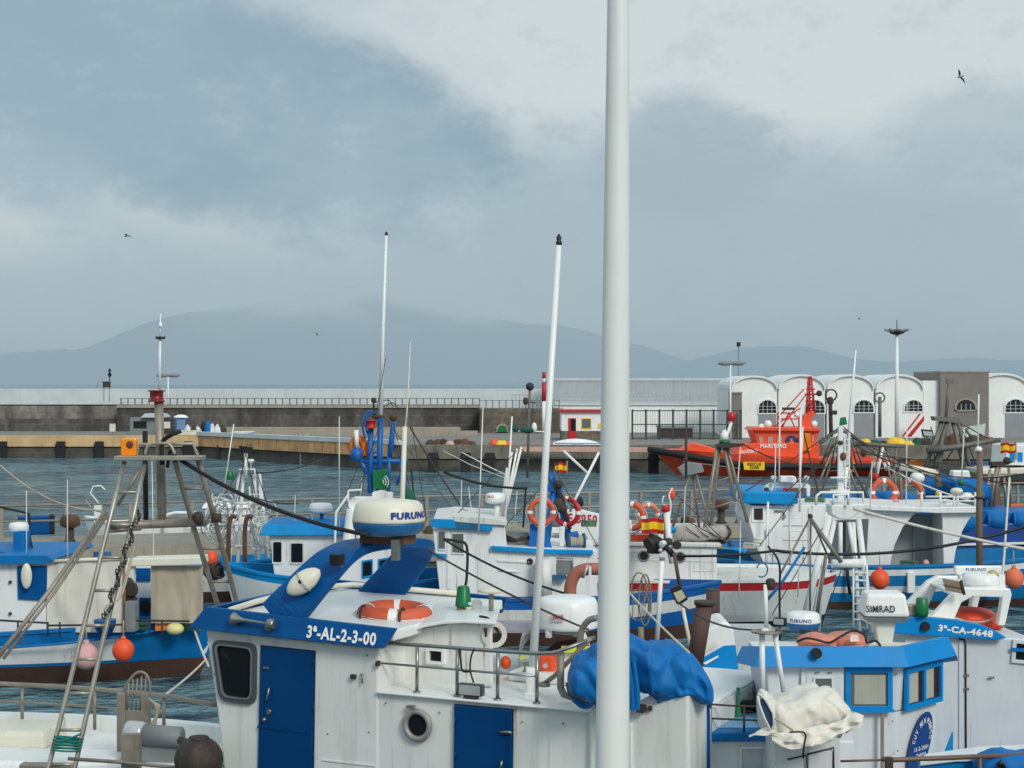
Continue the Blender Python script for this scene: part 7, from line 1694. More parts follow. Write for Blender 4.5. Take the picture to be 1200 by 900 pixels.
q = MB(IRON)
for k in range(3): q.tube(curve([P(803+k*12, 617, 39.7), P(809+k*12, 622+k, 39.66), P(820+k*11, 630, 39.68)], 4), .012, 5)
q.tube(curve([P(852, 616, 39.8), P(856, 624, 39.7), P(851, 632, 39.8)], 4), .03, 6); part('piping', q, t)
q = MB(IRON)
for k in range(16): q.lathe(P(799+k*3.2, 635, 40), [(.05, 0), (.05, .06)], (0, -1, 0), 8)
q.slab(Fr(0, 40, 0), [(795, 633.5), (851, 633.5), (851, 637.5), (795, 637.5)], 0, .3); part('roller_track', q, b7)
# spanish flags
def flag(px0, px1, y0, y1, Y, label, seed=0):
    t = root('spanish_flag', label, 'flag', P((px0+px1)/2, y1, Y), 'small red and yellow flags'); ys = [y0, y0+(y1-y0)*.26, y0+(y1-y0)*.74, y1]
    for i, (m, nm) in enumerate(((RED, 'red_band'), (YEL, 'yellow_band'), (RED, 'red_band'))):
        rows = []
        for y in (ys[i], ys[i+1]): rows.append([P(px0+(px1-px0)*k/12, y+.8*math.sin(k*.7+seed), Y)+Vector((0, .06*math.sin(k*.9+seed), 0)) for k in range(13)])
        mb = MB(m); mb.surf(rows); part(nm, mb, t)
    q = MB(GREY); q.tube([P(px1+.6, y0-2, Y), P(px1+.6, y1+8, Y)], .02, 6); part('staff', q, t)
flag(752, 778, 607.5, 625, 38, 'red and yellow flag hanging just right of the thick white pole', .5); flag(1173, 1190, 519, 531, 58, 'red and yellow flag at the far right above the blue drums', 2); flag(650.5, 664, 542, 554, 44, 'small red and yellow flag over the reddish lifebuoy, left of the white pole', 1)
lifebuoy(P(741, 605, 38.5), (-.5, -1, 0), .28, .075, 'orange lifebuoy touching the right side of the thick white pole'); lifebuoy(P(760, 603, 39.2), (.2, -1, .2), .23, .06, 'small faded lifebuoy behind the red and yellow flag', PALEO)
q = MB(W); q.tube([P(788, 660, 38), P(784, 640, 38), P(781, 597, 38)], .075, 14); o = part('lamp_mast', q, b7); q = MB(RED); q.lathe(P(780, 600, 38), [(.08, 0), (.1, .02), (.1, .13), (.07, .16)], seg=14); part('red_lamp', q, o)
q = MB(TXTW); q.torus(P(778, 587, 38), .11, .014, (1, -.4, 0), 16, 5, 0, 4.5); q.tube(curve([P(785, 606, 38), P(786, 590, 38), P(784, 580, 38), P(788, 572, 38)], 4), .02, 6); part('wire_hoop', q, o)
q = MB(ORANGE); q.ball(P(787, 579, 38.5), .09, (1, 1, 1.6)); part('mast_float', q, o)
fq = Fr(X(753, 38.6), 38.6, 4); o = part('orange_crate', MB(RED if False else BOATRED).box(fq, -.3, .35, 0, .4, Zf(634, 38.6), Zf(627, 38.6)), b7, bevel=.01); part('crate_rim', MB(LAMPG).ring(fq, rect(-.33, .38, Zf(635, 38.6), Zf(624, 38.6)), rect(-.29, .34, Zf(634, 38.6), Zf(626, 38.6)), -.05, -.01), o)
q = MB(IRON); q.lathe(P(766, 634, 38), [(.05, 0), (.15, .12), (.15, .2)], (-1, -.8, -.5), 16); q.lathe(P(790, 636, 38), [(.05, 0), (.10, .1), (.10, .17)], (.5, -1, -.4), 14); q.tube([P(766, 634, 38), P(782, 640, 38), P(790, 636, 38)], .03, 6); q.lathe(P(776, 636, 37.8), [(.06, 0), (.09, .05), (.09, .2), (.05, .24)], (1, -.4, .2), 14); o = part('searchlights', q, b7); q = MB(LAMPG); q.ball(P(777, 638, 37.6), .1, (1, .5, 1)); q.ball(P(774, 645, 37.6), .05); part('lamp_glass', q, o)
q = MB(NETD); lump(q, [(758, 632, 646), (765, 628, 650), (775, 630, 648), (782, 634, 645)], 38.3, .4, amp=.08, seed=8); part('net_bundle', q, b7); part('blue_cap', MB(SKYBLUE).ball(P(787, 621, 38.6), .1, (1.2, 1, .8)), b7)
# brown pole with work lamp, white pole, ring hoops beside the white pole
q = MB(mat('brown_pole_paint', (92, 70, 64), .7, dirt=.4)); q.tube([P(790, 648, 30), P(797, 690, 30)], .035, 8); o = root('lamp_pole', 'leaning brown and cream pole carrying a rectangular work lamp', 'lamp', P(805, 740, 30)); part('pole', q, o)
q = MB(CREAM); q.tube([P(799, 707, 30), P(806, 742, 30), P(812, 775, 30)], .035, 8); part('lower_pole', q, o)
ff_ = Fr(X(795.5, 29.9), 29.9, 0); q = MB(BLACK); q.prism([P(x, y, 29.8) for x, y in ((785, 690), (797, 685), (806, 700), (806, 703), (796, 709), (793, 708))], (0, .12, 0)); q2 = part('work_lamp', q, o, bevel=.01)
part('lens', MB(mat('warm_lamp_lens', (196, 188, 160), .3)).prism([P(x, y, 29.79) for x, y in ((789, 695), (799, 691), (804, 700), (795, 706))], (0, .008, 0)), q2)
q = MB(TXTW); q.tube([P(776, 655, 28), P(773, 700, 28), P(770, 752, 28)], .040, 10); t = root('white_pole', 'slender white pole standing between the thick pole and the work lamp', 'pole', P(770, 752, 28)); part('pole', q, t); part('pole_cap', MB(GREY).lathe(P(776, 655, 28), [(.05, -.02), (.05, .03)], seg=10), t)
t = root('hoop_fender', 'oval wire hoops with yellowed net right of the thick white pole', 'hoops', P(752, 740, 27))
HM = mat('wire_hoop_metal', (132, 126, 110), .6, metal=.3, dirt=.4)
for k, (cx, cy, rx, ry) in enumerate(((749, 690, 9, 19), (756, 703, 7, 30), (748, 709, 13, 18))):
    q = MB(HM); pts = [P(cx+rx*math.cos(R(a)), cy+ry*math.sin(R(a)), 27+.1*k) for a in range(0, 361, 15)]; q.tube(pts, .014, 6, cap=False)
    if k != 0:
        for dx in (-.5, 0, .5): q.tube([P(cx+rx*dx, cy-ry*.85, 27+.1*k), P(cx+rx*dx, cy+ry*.85, 27+.1*k)], .006, 4)
    part('hoop', q, t)
q = MB(HM); q.tube([P(751, 735, 27), P(752, 765, 27)], .05, 8); part('stand', q, t)
# white flag-mast frame in front (davit) x 938-1020
b7g = b7
q = MB(W)
for a, b_, r in (((972, 604), (940, 735), .10), ((978, 610), (950, 738), .07), ((960, 740), (968, 600), .04), ((1006, 608), (1022, 740), .08), ((1000, 612), (1007, 740), .06), ((985, 612), (985, 662), .06), ((995, 612), (1003, 662), .06)): q.tube([P(*a, 36), P(*b_, 36)], r*.8, 10)
q.tube([P(975, 661, 35.9), P(1011, 660, 35.9)], .10, 12); q.tube([P(983, 660, 36), P(983, 652, 36)], .05, 8); q.tube([P(1006, 680, 36), P(1016, 681, 36)], .03, 6)
part('davit_legs', q, b7)
q = MB(W); q.slab(Fr(0, 36, 0), [(974, 592), (1019, 590), (1019, 597), (1010, 598), (997, 609), (984, 609), (974, 603)], -.1, .5); part('davit_head', q, b7, bevel=.03)
q = MB(W); q.slab(Fr(0, 36.4, 0), [(982, 592), (983, 500), (988, 500), (989, 592)], 0, .12)
for y in (560, 575, 588): q.tube([P(973, y, 36.3), P(996, y, 36.3)], .03, 6)
part('mast', q, b7); q = MB(RUST); q.ball(P(988, 535, 36.4), .07, (1, .8, 1.4)); part('mast_block', q, b7); q = MB(RUST); q.lathe(P(985, 521, 36.4), [(.04, 0), (.07, .04), (.04, .09)]); part('mast_block', q, b7)
q = MB(TXTW); rp_ = [P(956, 592, 36), P(957, 581, 36), P(962, 577, 36), P(1011, 577, 36), P(1012, 592, 36)]; q.tube(rp_, .03, 6); q.tube([P(976, 592, 35.8), P(977, 580, 35.8), P(994, 579, 35.8), P(994, 592, 35.8)], .03, 6); part('top_rail', q, b7)
# dark tripod in front: x 905-985
t = root('tripod_derrick', 'thin weathered tripod with round head in front of the white davit', 'derrick', P(945, 735, 27)); q = MB(mat('derrick_tube', (126, 122, 112), .5, metal=.4, dirt=.5, dirtcol=(80, 60, 45)))
for b_ in ((949, 740), (915, 672), (972, 656)): q.tube([P(950, 605, 27), P(*b_, 27+(b_[0]-950)*.02)], .017, 8)
q.tube([P(951, 610, 26.9), P(986, 659, 26.6)], .036, 10); q.tube([P(968, 650, 27), P(955, 735, 27)], .03, 8); part('legs', q, t); part('head', MB(IRON).ball(P(949.5, 605, 27), .045), t)
q = MB(TXTB if False else MIDBLUE); q.tube([P(943, 641, 27), P(915, 685, 27), P(899, 703, 27)], .025, 6); part('blue_line', q, t)
# black ringed cable across
line('black cable sagging across from the red striped boat house to the black tripod', P(785, 651, 33), P(912, 645, 33), .05, .030, CABLE, 'cable', 'power_cable'); line('black cable rising over the dark shelter opening to the right edge', P(905, 645, 33), P(1215, 613, 34), .30, .034, CABLE, 'cable', 'power_cable')
line('white rope slanting down across the shelter opening to the right edge', P(1000, 596, 33), P(1215, 646, 33), .05, .035, ROPEW)
q = MB(CABLE); q.tube([P(779, 640, 33), P(789, 650, 33)], .06, 8); part('cable_grip', q, b7)
line('thin shackled line from the brown funnel to the mast of the curtained boat', P(790, 702, 22), P(893, 738, 17.2), .12, .012, IRON); line('pale rope running down past the work lamp to the blue tarpaulin', P(738, 695, 22), P(808, 765, 18), .02, .012, ROPEW)

# ================================================================ boat 8: big blue and white boat on the right
Y8 = 43; b8 = root('fishing_boat', 'big boat with striped blue and white hull and dark arched shelter', 'fishing boat', P(1010, 712, 45)-Vector((0, 0, 0)))
f8 = Fr(X(838, Y8), Y8+1.75, 0); L8 = X(1205, Y8)-X(838, Y8)
AQ = mat('aqua_blue_stripe', (6, 120, 180), .42, dirt=.3, dirtcol=(60, 90, 100), var=.08)
hull(b8, f8, -.2, L8+1.5, 0, 3.5, 1.16, 1.42, 1.35, [(AQ, ('s', .10)), (W, ('s', .26)), (AQ, ('s', .55)), (W, ('s', .72)), (AQ, ('a', .20)), (ANTI, ('a', -.5))], .8, GREY, capm=AQ, rake=.5, full=4, n=30)
f8s = Fr(X(838, Y8), Y8, 0)
for px in (1067, 1171): # white breaks in the stripe with rounded ends
    q = MB(W); a = f8s.uz(px-4, 690, 0); b_ = f8s.uz(px+5, 680, 0); q.uzslab(f8s, rect(a[0], b_[0], .46, 1.02), -.05, .05); part('white_break', q, b8, bevel=.02)
q = MB(W); q.slab(f8s, [(880, 592), (936, 592), (1022, 592), (1080, 596), (1070, 604), (1058, 618), (1048, 640), (1042, 667), (898, 667), (886, 640), (878, 612)], .35, 3.0); part('superstructure', q, b8, bevel=.02)
q = MB(SKYBLUE); q.slab(f8s, [(871, 586), (873, 578), (880, 575.5), (934, 577), (936, 590), (925, 592), (871, 590)], .1, 3.1); part('roof', q, b8, bevel=.05)
winpart(b8, f8s, quadpx(f8s, [(881, 593), (896, 593), (896, 612), (881, 612)], .35), .35, .06, W, mat('maroon_glass', (64, 46, 48), .15))
q = MB(W); q.slab(f8s, [(899, 596), (917, 596), (917, 648), (902, 650)], .31, .348); o = part('door', q, b8, bevel=.01); q = MB(GREY); q.slab(f8s, [(898, 620), (901, 620), (901, 628), (898, 628)], .27, .30); q.tube([f8s.t(908, 599, .28), f8s.t(918, 599, .28), f8s.t(920, 606, .28), f8s.t(917, 608, .28)], .03, 6); part('handle', q, o)
q = MB(GREY)
for x in (905, 925, 947): q.slab(f8s, [(x, 596), (x+.6, 596), (x+.6, 664), (x, 664)], .335, .349)
for y in (616, 633, 648): q.slab(f8s, [(902, y), (948, y), (948, y+.5), (902, y+.5)], .335, .3485)
part('panel_seam', q, b8)
q = MB(mat('dark_opening', (96, 100, 104), .8, dirt=.3)); q.slab(f8s, [(973, 610), (1018, 608), (1015, 660), (970, 660)], .33, .3485); o = part('window_band', q, b8); q = MB(BLACK)
q.slab(f8s, [(984, 611), (991, 611), (991, 648), (985, 648)], .31, .329); q.slab(f8s, [(1004, 610), (1010, 610), (1009, 640), (1003, 640)], .31, .329); part('dark_pane', q, o)
# shelter: roof deck, back wall, hollow arch
SHG = mat('shelter_grey', (158, 166, 170), .6, dirt=.3, var=.05)
q = MB(SHG); q.slab(f8s, [(1040, 600), (1124, 605), (1116, 665), (1040, 667)], 1.5, 1.6); part('shelter_back', q, b8)
for px in (1070, 1092, 1108): part('back_rib', MB(SHG).slab(f8s, [(px, 603), (px+2, 603), (px+2, 666), (px, 666)], 1.44, 1.498), b8)
q = MB(W); q.slab(f8s, [(1020, 592), (1080, 595), (1146, 594), (1150, 597), (1150, 601), (1100, 601.5), (1072, 600), (1020, 598)], .1, 3.1); part('shelter_roof', q, b8, bevel=.02)
q = MB(W); q.slab(f8s, [(1104, 601), (1144, 601), (1136, 608), (1128, 622), (1120, 645), (1117, 666), (1106, 666)], .3, .45); q.slab(f8s, [(1104, 601), (1108, 601), (1108, 666), (1104, 666)], .45, 1.5); part('shelter_pillar', q, b8, bevel=.015)
q = MB(mat('olive_clutter', (92, 90, 76), .9, dirt=.6, var=.3, bump=.6)); lump(q, [(1044, 640, 664), (1048, 632, 665), (1053, 638, 665), (1057, 650, 665)], 45, .5, amp=.1, seed=3); lump(q, [(1106, 660, 668), (1112, 657, 668), (1120, 660, 668)], 44.5, .5, amp=.05, seed=5); part('deck_gear', q, b8); q = MB(TARPB); q.ball(P(1128, 612, 45.3), .3, (1.3, .8, 1)); part('blue_bundle', q, b8)
q = MB(W); pa = [P(1140, 594, 43.5)]; pts = [P(x, y, 43.3) for x, y in ((1020, 592), (1022, 583), (1090, 581), (1150, 583))]; q.tube([P(1085, 582, 43.3), P(1150, 582, 43.3)], .03, 6)
for x in (1080, 1102, 1118, 1122, 1143): q.tube([P(x, 594, 43.3), P(x, 577 if x != 1118 else 576, 43.3)], .035, 6)
q.tube([P(1080, 587, 43.3), P(1150, 587, 43.3)], .02, 6); part('roof_rail', q, b8)
q = MB(CREAM); q.lathe(P(1121, 578, 43.3), [(.05, -.05), (.14, 0), (.17, .06), (.14, .12), (.03, .15)], seg=20); part('dome_antenna', q, b8); q = MB(WC); q.ball(P(1133, 581, 43.5), .13, (1.3, 1, .7)); part('small_dome', q, b8)
q = MB(W); q.slab(Fr(0, 43.6, 0), [(893, 579), (897, 569), (902, 566), (946, 566), (950, 570), (949, 582), (946, 582), (945, 572), (907, 572), (904, 580)], 0, .15); part('roof_arch', q, b8, bevel=.02); q = MB(WC); q.slab(Fr(0, 43.4, 0), [(914, 565), (915, 558), (932, 558), (934, 562), (933, 566)], 0, .3); part('radar', q, b8, bevel=.03); q = MB(RED); q.box(Fr(X(920, 43.5), 43.5, 0), -.05, .05, -.05, .05, Zf(576, 43.5), Zf(572, 43.5)); q.box(Fr(X(928, 43.5), 43.5, 0), -.05, .05, -.05, .05, Zf(577, 43.5), Zf(573, 43.5)); part('red_lamps', q, b8); part('port_lamp', MB(IRON).lathe(P(898, 574, 43.4), [(.07, 0), (.07, .04)], (0, -1, 0), 12), b8)
for px in (906.5, 945): q = MB(WC); q.lathe(P(px, 567, 43.5), [(.03, 0), (.03, .1), (.08, .13), (.08, .2), (.04, .22)], seg=10); part('gps_antenna', q, b8)
q = MB(TXTW)
for a, b_, r in (((913, 560), (914, 480), .018), ((937, 600), (938.5, 480), .03), ((938, 560), (941, 500), .02), ((898, 660), (900, 588), .03)): q.tube([P(*a, 43), P(*b_, 43)], r, 6)
part('whip_antenna', q, b8)
# furled white pole over the roof, dome, box radar and blue tarpaulins behind
q = MB(CREAM); q.tube([P(1055, 547, 46), P(1075, 550, 46), P(1098, 554.5, 46)], .10, 12, .09); o = part('boom', q, b8); q = MB(WOOD); q.tube([P(1097, 551, 46), P(1101, 570, 46)], .08, 8); part('boom_stand', q, b8)
b12 = root('fishing_boat', 'boat under bright blue covers behind the dark arched shelter', 'fishing boat', P(1090, 620, 50)-Vector((0, 0, 1.5)))
hull(b12, Fr(X(1000, 50), 51, 0), 0, 5.5, 0, 3, 1.8, 2.1, 1.8, [(NAVY, ('s', .6)), (W, ('a', .3)), (ANTI, ('a', -.4))], 1.2, GREY, n=16)
q = MB(TARPB); lump(q, [(940, 581, 592), (960, 578, 594), (1000, 577, 595), (1030, 575, 596), (1060, 577, 597), (1075, 580, 596)], 49, 1.2, amp=.05, seed=5, sub=6); q2 = MB(TARPB); lump(q2, [(1082, 575, 580), (1086, 563, 582), (1097, 556, 583), (1112, 558, 585), (1130, 560, 585), (1148, 563, 585), (1156, 568, 583), (1160, 575, 582)], 49.5, 1.4, amp=.09, seed=6, sub=8, seg=36, e=.55); part('blue_cover', q, b12); part('blue_cover', q2, b12)
q = MB(NAVY); q.slab(Fr(0, 49, 0), [(1085, 583), (1160, 583), (1160, 600), (1085, 600)], 0, 1); part('blue_side', q, b12)
q = MB(WC); q.ball(P(1075, 560, 48), .20, (1.1, 1, .9)); q.tube([P(1076, 585, 48), P(1076, 562, 48)], .05, 8); part('dome_antenna', q, b12); q = MB(WC); q.slab(Fr(0, 48, 0), [(1116, 560), (1117, 551.5), (1136, 551.5), (1138, 560.5), (1118, 561)], 0, .4); part('radar', q, b12, bevel=.04); q = MB(GREEN); q.lathe(P(1126, 569, 48), [(.08, 0), (.09, .1), (.07, .18)], seg=10); part('green_lamp', q, b12)
lifebuoy(P(1035.5, 577, 46), (.15, -1, 0), .33, .075, 'left one of two orange lifebuoys over the dark shelter boat'); lifebuoy(P(1065.5, 577.5, 46.4), (-.25, -1, 0), .33, .07, 'right one of two orange lifebuoys over the dark shelter boat')
q = MB(GALV); 
for a, b_ in (((1048, 600), (1050, 540)), ((1052, 545), (1040, 575)), ((1053, 545), (1066, 575)), ((1058, 600), (1054, 545))): q.tube([P(*a, 46.2), P(*b_, 46.2)], .04, 6)
part('buoy_rack', q, b8)
buoy(P(1031, 679, 42.4), .25, ORANGE, 'bright orange buoy on the striped hull above the grey radar box', .5); buoy(P(1188, 678, 41.5), .25, mat('sunfaded_orange', (222, 112, 76), .55, dirt=.3, streak=False), 'sun-faded orange buoy at the right edge of the view', .45)
# ropes and rags on the bulwark at the left end of boat 8
q = MB(GREEN if False else mat('mint_cloth', (90, 190, 140), .8)); q.slab(f8s, [(848, 676), (854, 665), (861, 668), (859, 678)], -.08, -.03); part('green_cloth', q, b8); q = MB(mat('mustard_cloth', (190, 160, 60), .8)); q.slab(f8s, [(879, 676), (881, 665), (888, 666), (888, 677)], -.08, -.03); part('yellow_cloth', q, b8)
q = MB(SKYBLUE); q.slab(f8s, [(848, 637), (852, 635), (876, 645), (874, 648), (850, 642)], -.3, .1); part('blue_step', q, b8, bevel=.01); q = MB(CABLE); q.tube([f8s.t(993, 662, -.08), f8s.t(993.5, 678, -.08), f8s.t(996, 696, -.06)], .045, 8); part('hanging_hose', q, b8)
t = root('wooden_post', 'thick weathered brown post standing before the blue boat at the right', 'post', P(1148, 705, 40)-Vector((0, 0, .6))); q = MB(mat('brown_weathered_post', (118, 98, 84), .8, dirt=.5, dirtcol=(80, 62, 50), bump=.3)); q.tube([P(1148, 700, 40), P(1147.5, 600, 40), P(1148.5, 527, 40)], .085, 14, .075); part('post', q, t); q = MB(TXTW); q.lathe(P(1147, 529, 40), [(.09, 0), (.09, .06), (.05, .12)], seg=12); q.tube([P(1146, 526, 40), P(1147, 462, 40)], .02, 6); part('post_cap', q, t); q = MB(IRON); q.torus(P(1147.5, 583, 40), .09, .03, (0, 0, 1)); part('post_band', q, t)

# ================================================================ boat 11: deep blue boat at the right edge
b11 = root('fishing_boat', 'deep blue high-sided boat with two blue drums at the right edge', 'fishing boat', P(1180, 660, 50)-Vector((0, 0, .5)))
DB = mat('ultramarine_hull', (10, 66, 144), .45, dirt=.3, dirtcol=(30, 50, 90), var=.1); fb = Fr(0, 47, 0)
q = MB(DB); q.slab(fb, [(1120, 700), (1118, 645), (1126, 622), (1140, 615), (1200, 612), (1260, 610), (1260, 705)], 0, 3); part('hull', q, b11, bevel=.05)
q = MB(TXTW); q.slab(fb, [(1119, 644), (1121, 637), (1260, 634), (1260, 636.5), (1122, 639.5)], -.06, -.002); q.slab(fb, [(1175, 645), (1180, 638), (1182, 638), (1179, 655)], -.05, -.002); part('white_line', q, b11)
q = MB(MIDBLUE); q.slab(fb, [(1128, 620), (1150, 612), (1158, 600), (1260, 598), (1260, 614), (1130, 622)], .2, 2.5); part('deck_cover', q, b11, bevel=.04)
for px in (1168, 1198):
    c = P(px, 610, 47.2); q = MB(TARPB); q.lathe(c-Vector((.22, 0, 0)), [(.1, -.02), (.24, 0), (.26, .1), (.24, .4), (.1, .46)], (1, -.3, 0), 18); q.torus(c-Vector((.22, .02, 0)), .2, .05, (1, -.3, 0), 18, 8); part('drum', q, b11)
q = MB(mat('brown_bulwark', (88, 62, 56), .7, dirt=.4)); q.slab(fb, [(1145, 661), (1260, 657), (1260, 664), (1145, 667)], -.5, -.3); part('rail_board', q, b11)
q = MB(ANTI); q.slab(fb, [(1150, 700), (1150, 722), (1260, 722), (1260, 690)], -.35, -.05); part('bottom', q, b11)
q = MB(mat('rust_brown_sheet', (120, 88, 66), .8, dirt=.5)); q.slab(Fr(0, 51, 0), [(1152, 568), (1171, 567), (1174, 596), (1152, 598)], 0, .2); part('brown_panel', q, b11)
q = MB(GALV)
for a, b_ in (((1160, 598), (1168, 545)), ((1164, 598), (1173, 540)), ((1154, 600), (1160, 550)), ((1180, 600), (1176, 555)), ((1186, 600), (1182, 548))): q.tube([P(*a, 49), P(*b_, 49)], .045, 6)
q.tube([P(1150, 560, 49), P(1192, 556, 49)], .05, 6); part('gallows', q, b11); q = MB(IRON); q.box(Fr(X(1168, 49), 49, 10), -.2, .25, -.1, .1, Zf(546, 49), Zf(541, 49)); q.ball(P(1180, 540, 49), .12); q.tube([P(1160, 548, 49), P(1186, 541, 49)], .04, 6); part('blocks', q, b11)
line('pale rope hanging from the gallows of the deep blue boat', P(1183, 560, 45), P(1174, 690, 42), .02, .03, ROPEW)
# ================================================================ dark gallows boat against the far right quay
bg = root('trawler', 'dark trawler with steel gallows and long boom against the far right quay', 'fishing boat', P(1120, 560, 96)-Vector((0, 0, .4)))
hull(bg, Fr(X(1070, 96), 97, 0), 0, 7.5, 0, 3.6, 1.0, 1.4, 1.0, [(mat('dull_dark_hull', (70, 74, 74), .7, dirt=.5), ('a', .3)), (ANTI, ('a', -.5))], .7, GREY, n=14)
STG = mat('dull_gallows_steel', (112, 112, 106), .6, metal=.3, dirt=.6, dirtcol=(80, 62, 48), var=.15)
q = MB(STG)
for a, b_ in (((1104, 493), (1080, 560)), ((1110, 493), (1092, 560)), ((1116, 492), (1133, 562)), ((1122, 492), (1140, 562)), ((1100, 508), (1094, 530)), ((1105, 520), (1098, 560))): q.tube([P(*a, 96), P(*b_, 96)], .13, 8)
q.slab(Fr(0, 96, 0), [(1094, 488), (1125, 489), (1122, 496), (1110, 494), (1096, 493)], -.3, .5); q.tube([P(1086, 528, 95.5), P(1120, 524, 95.5), P(1172, 515, 95.5)], .22, 8, .12); q.tube([P(1125, 494, 96), P(1140, 515, 96)], .07, 6); part('gallows', q, bg)
q = MB(BLACK); q.slab(Fr(0, 95, 0), [(1080, 503), (1093, 504), (1095, 513), (1082, 512)], 0, .2); o = part('floodlight', q, bg); q = MB(LAMPG); q.slab(Fr(0, 94.99, 0), [(1081.5, 505), (1092, 506), (1093.5, 511.5), (1083, 510.5)], -.02, -.002); part('lens', q, o)
q = MB(STG); q.tube([P(1108, 495, 96), P(1112, 445, 96)], .09, 6); q.box(Fr(X(1113, 96), 96, 0), -.2, .2, -.1, .1, Zf(449, 96), Zf(443, 96)); q.tube([P(1031, 512, 100), P(1031, 465, 100)], .11, 8); q.torus(P(1031, 466, 100), .30, .05, (0, -1, 0)); part('posts', q, bg)
bwr = root('motor_boat', 'white boat with blue window squares at the far right edge beyond the flag', 'motor boat', P(1195, 570, 80)-Vector((0, 0, .9))); q = MB(W); q.slab(Fr(0, 80, 0), [(1178, 545), (1180, 522), (1240, 520), (1240, 547)], 0, 2.5); part('cabin', q, bwr, bevel=.05); q = MB(CREAM); q.slab(Fr(0, 79.6, 0), [(1150, 550), (1240, 547), (1240, 556), (1152, 556)], 0, 3); part('hull', q, bwr, bevel=.05); q = MB(SKYBLUE)
for x in (1184, 1193): q.slab(Fr(0, 80, 0), [(x, 530), (x+5.5, 530), (x+5.5, 541), (x, 541)], -.05, -.002)
part('window', q, bwr)

# ================================================================ rescue vessel
YR = 105; br = root('rescue_vessel', 'orange rescue vessel with black fender belt and lettered cabin at the far quay', 'rescue vessel', (X(905, YR+2), YR+2, 0)); fR = Fr(X(768, YR), YR, 0)
def side(px, v0, v1, m, name, bevel=0): return part(name, MB(m).slab(fR, px, v0, v1), br, bevel=bevel)
RH = mat('rescue_hull_orange', (224, 78, 44), .45, dirt=.25, dirtcol=(140, 60, 40), var=.06)
hb_ = MB(RH)
def rhull(px): # half-beam along the vessel
    k = (px-768)/(1048-768); return .25+2.2*min(1, k*2.6)**.6
cols = list(range(768, 1049, 14)); top_ = lambda x: 528+ (x-768)*.006+(0 if x < 800 else min(9, (x-800)*.05)); g_ = {}
for sgn in (-1, 1):
    rows = []
    for lv in range(5):
        row = []
        for x in cols:
            k = lv/4; zt = Zf(top_(x), YR); zb_ = -.2; z = zt+(zb_-zt)*k; fl_ = 1-.35*k**2 if x > 800 else 1-.7*k
            xs = X(x, YR)+(1.8*k if x < 800 else 1.8*k*max(0, (860-x)/60)); row.append(Vector((xs, YR+2.3+sgn*rhull(x)*fl_, z)))
        rows.append(row)
    hb_.surf(rows)
    g_[sgn] = rows
hb_.surf([g_[-1][0], g_[1][0]], sm=False); hb_.poly([g_[-1][0][-1], g_[1][0][-1], g_[1][4][-1], g_[-1][4][-1]])
part('hull', hb_, br)
fd = MB(DARK); zf_ = lambda x: 529+(x-768)*(546-529)/(870-768) if x < 870 else 546+(x-870)*.005
for sgn in (-1, 1): fd.tube([Vector((X(x, YR)+(.15 if x > 768 else -.2), YR+2.3+sgn*(rhull(x)+.10), Zf(zf_(x), YR))) for x in cols], .21, 8)
part('fender_belt', fd, br)
q = MB(DARK); q.box(fR, 10.4, 15.5, -.1, .3, -.3, .05); part('waterline_band', q, br)
q = MB(BOATRED); q.slab(fR, [(795, 531), (812, 519), (830, 523), (848, 530)], 1.0, 3.4); part('bow_housing', q, br, bevel=.05)
q = MB(BOATRED); q.slab(fR, [(862, 533), (868, 521), (890, 519), (960, 519), (960, 538), (862, 538)], .6, 4.0); part('deck_house', q, br, bevel=.05)
q = MB(BOATRED); q.slab(fR, [(889, 523), (882, 504), (885, 502), (956, 502), (961, 505), (958, 511), (956, 530), (889, 530)], .9, 3.7); part('wheelhouse', q, br, bevel=.05)
q = MB(BOATRED); q.slab(fR, [(880, 504.5), (884, 501), (958, 501), (963, 504), (958, 505.5)], .6, 4.0); part('roof', q, br, bevel=.03)
for a in ([(887.5, 510), (895, 510), (895.5, 520), (890.5, 520)], [(899, 510), (907, 510), (907, 520), (899, 520)], [(910, 510), (918, 510), (918, 519.5), (910, 520)], [(951, 509), (955, 509), (955, 519), (951, 519)]): winpart(br, fR, quadpx(fR, a, .9), .9, .08, BOATRED, mat('pale_cabin_glass', (160, 172, 168), .2))
text('MARITIMO', fR.t(891, 525.2, .55), fR.t(921.5, 525.2, .55)-fR.t(891, 525.2, .55), (0, 0, .28), TXTW, br, bold=.04); text('SALVAMENTO', fR.t(868, 531.5, .55), fR.t(888, 530.5, .55)-fR.t(868, 531.5, .55), (0, 0, .24), TXTW, br, bold=.04)
q = MB(mat('emblem_navy', (40, 60, 110), .5)); q.lathe(fR.t(927.5, 517.5, .87), [(.42, 0), (.4, .04)], (0, -1, 0), 20); o = part('emblem', q, br); q = MB(AMBER); q.lathe(fR.t(927.5, 519, .80), [(.16, 0), (.15, .03)], (0, -1, 0), 8); q.slab(fR, [(926, 514), (929, 514), (928.5, 517), (926.5, 517)], .79, .82); part('emblem_crest', q, o)
o = part('rescue_panel', MB(YEL).slab(fR, [(871, 541), (896, 541.5), (896, 551), (872, 550.5)], -.56, -.50), br)
text('RESCUE', fR.t(876, 545.6, -.575), fR.t(892, 545.8, -.575)-fR.t(876, 545.6, -.575), (0, 0, .2), TXTD, o, bold=.03); text('ZONE', fR.t(878.5, 549.6, -.575), fR.t(889.5, 549.8, -.575)-fR.t(878.5, 549.6, -.575), (0, 0, .2), TXTD, o, bold=.03)
q = MB(BOATRED); q.slab(fR, [(938, 502), (942, 487), (951, 482), (955, 483), (951, 492), (949, 502)], 1.8, 2.8); part('mast_fin', q, br, bevel=.03)
q = MB(mat('mast_red', (190, 44, 36), .5, var=.1))
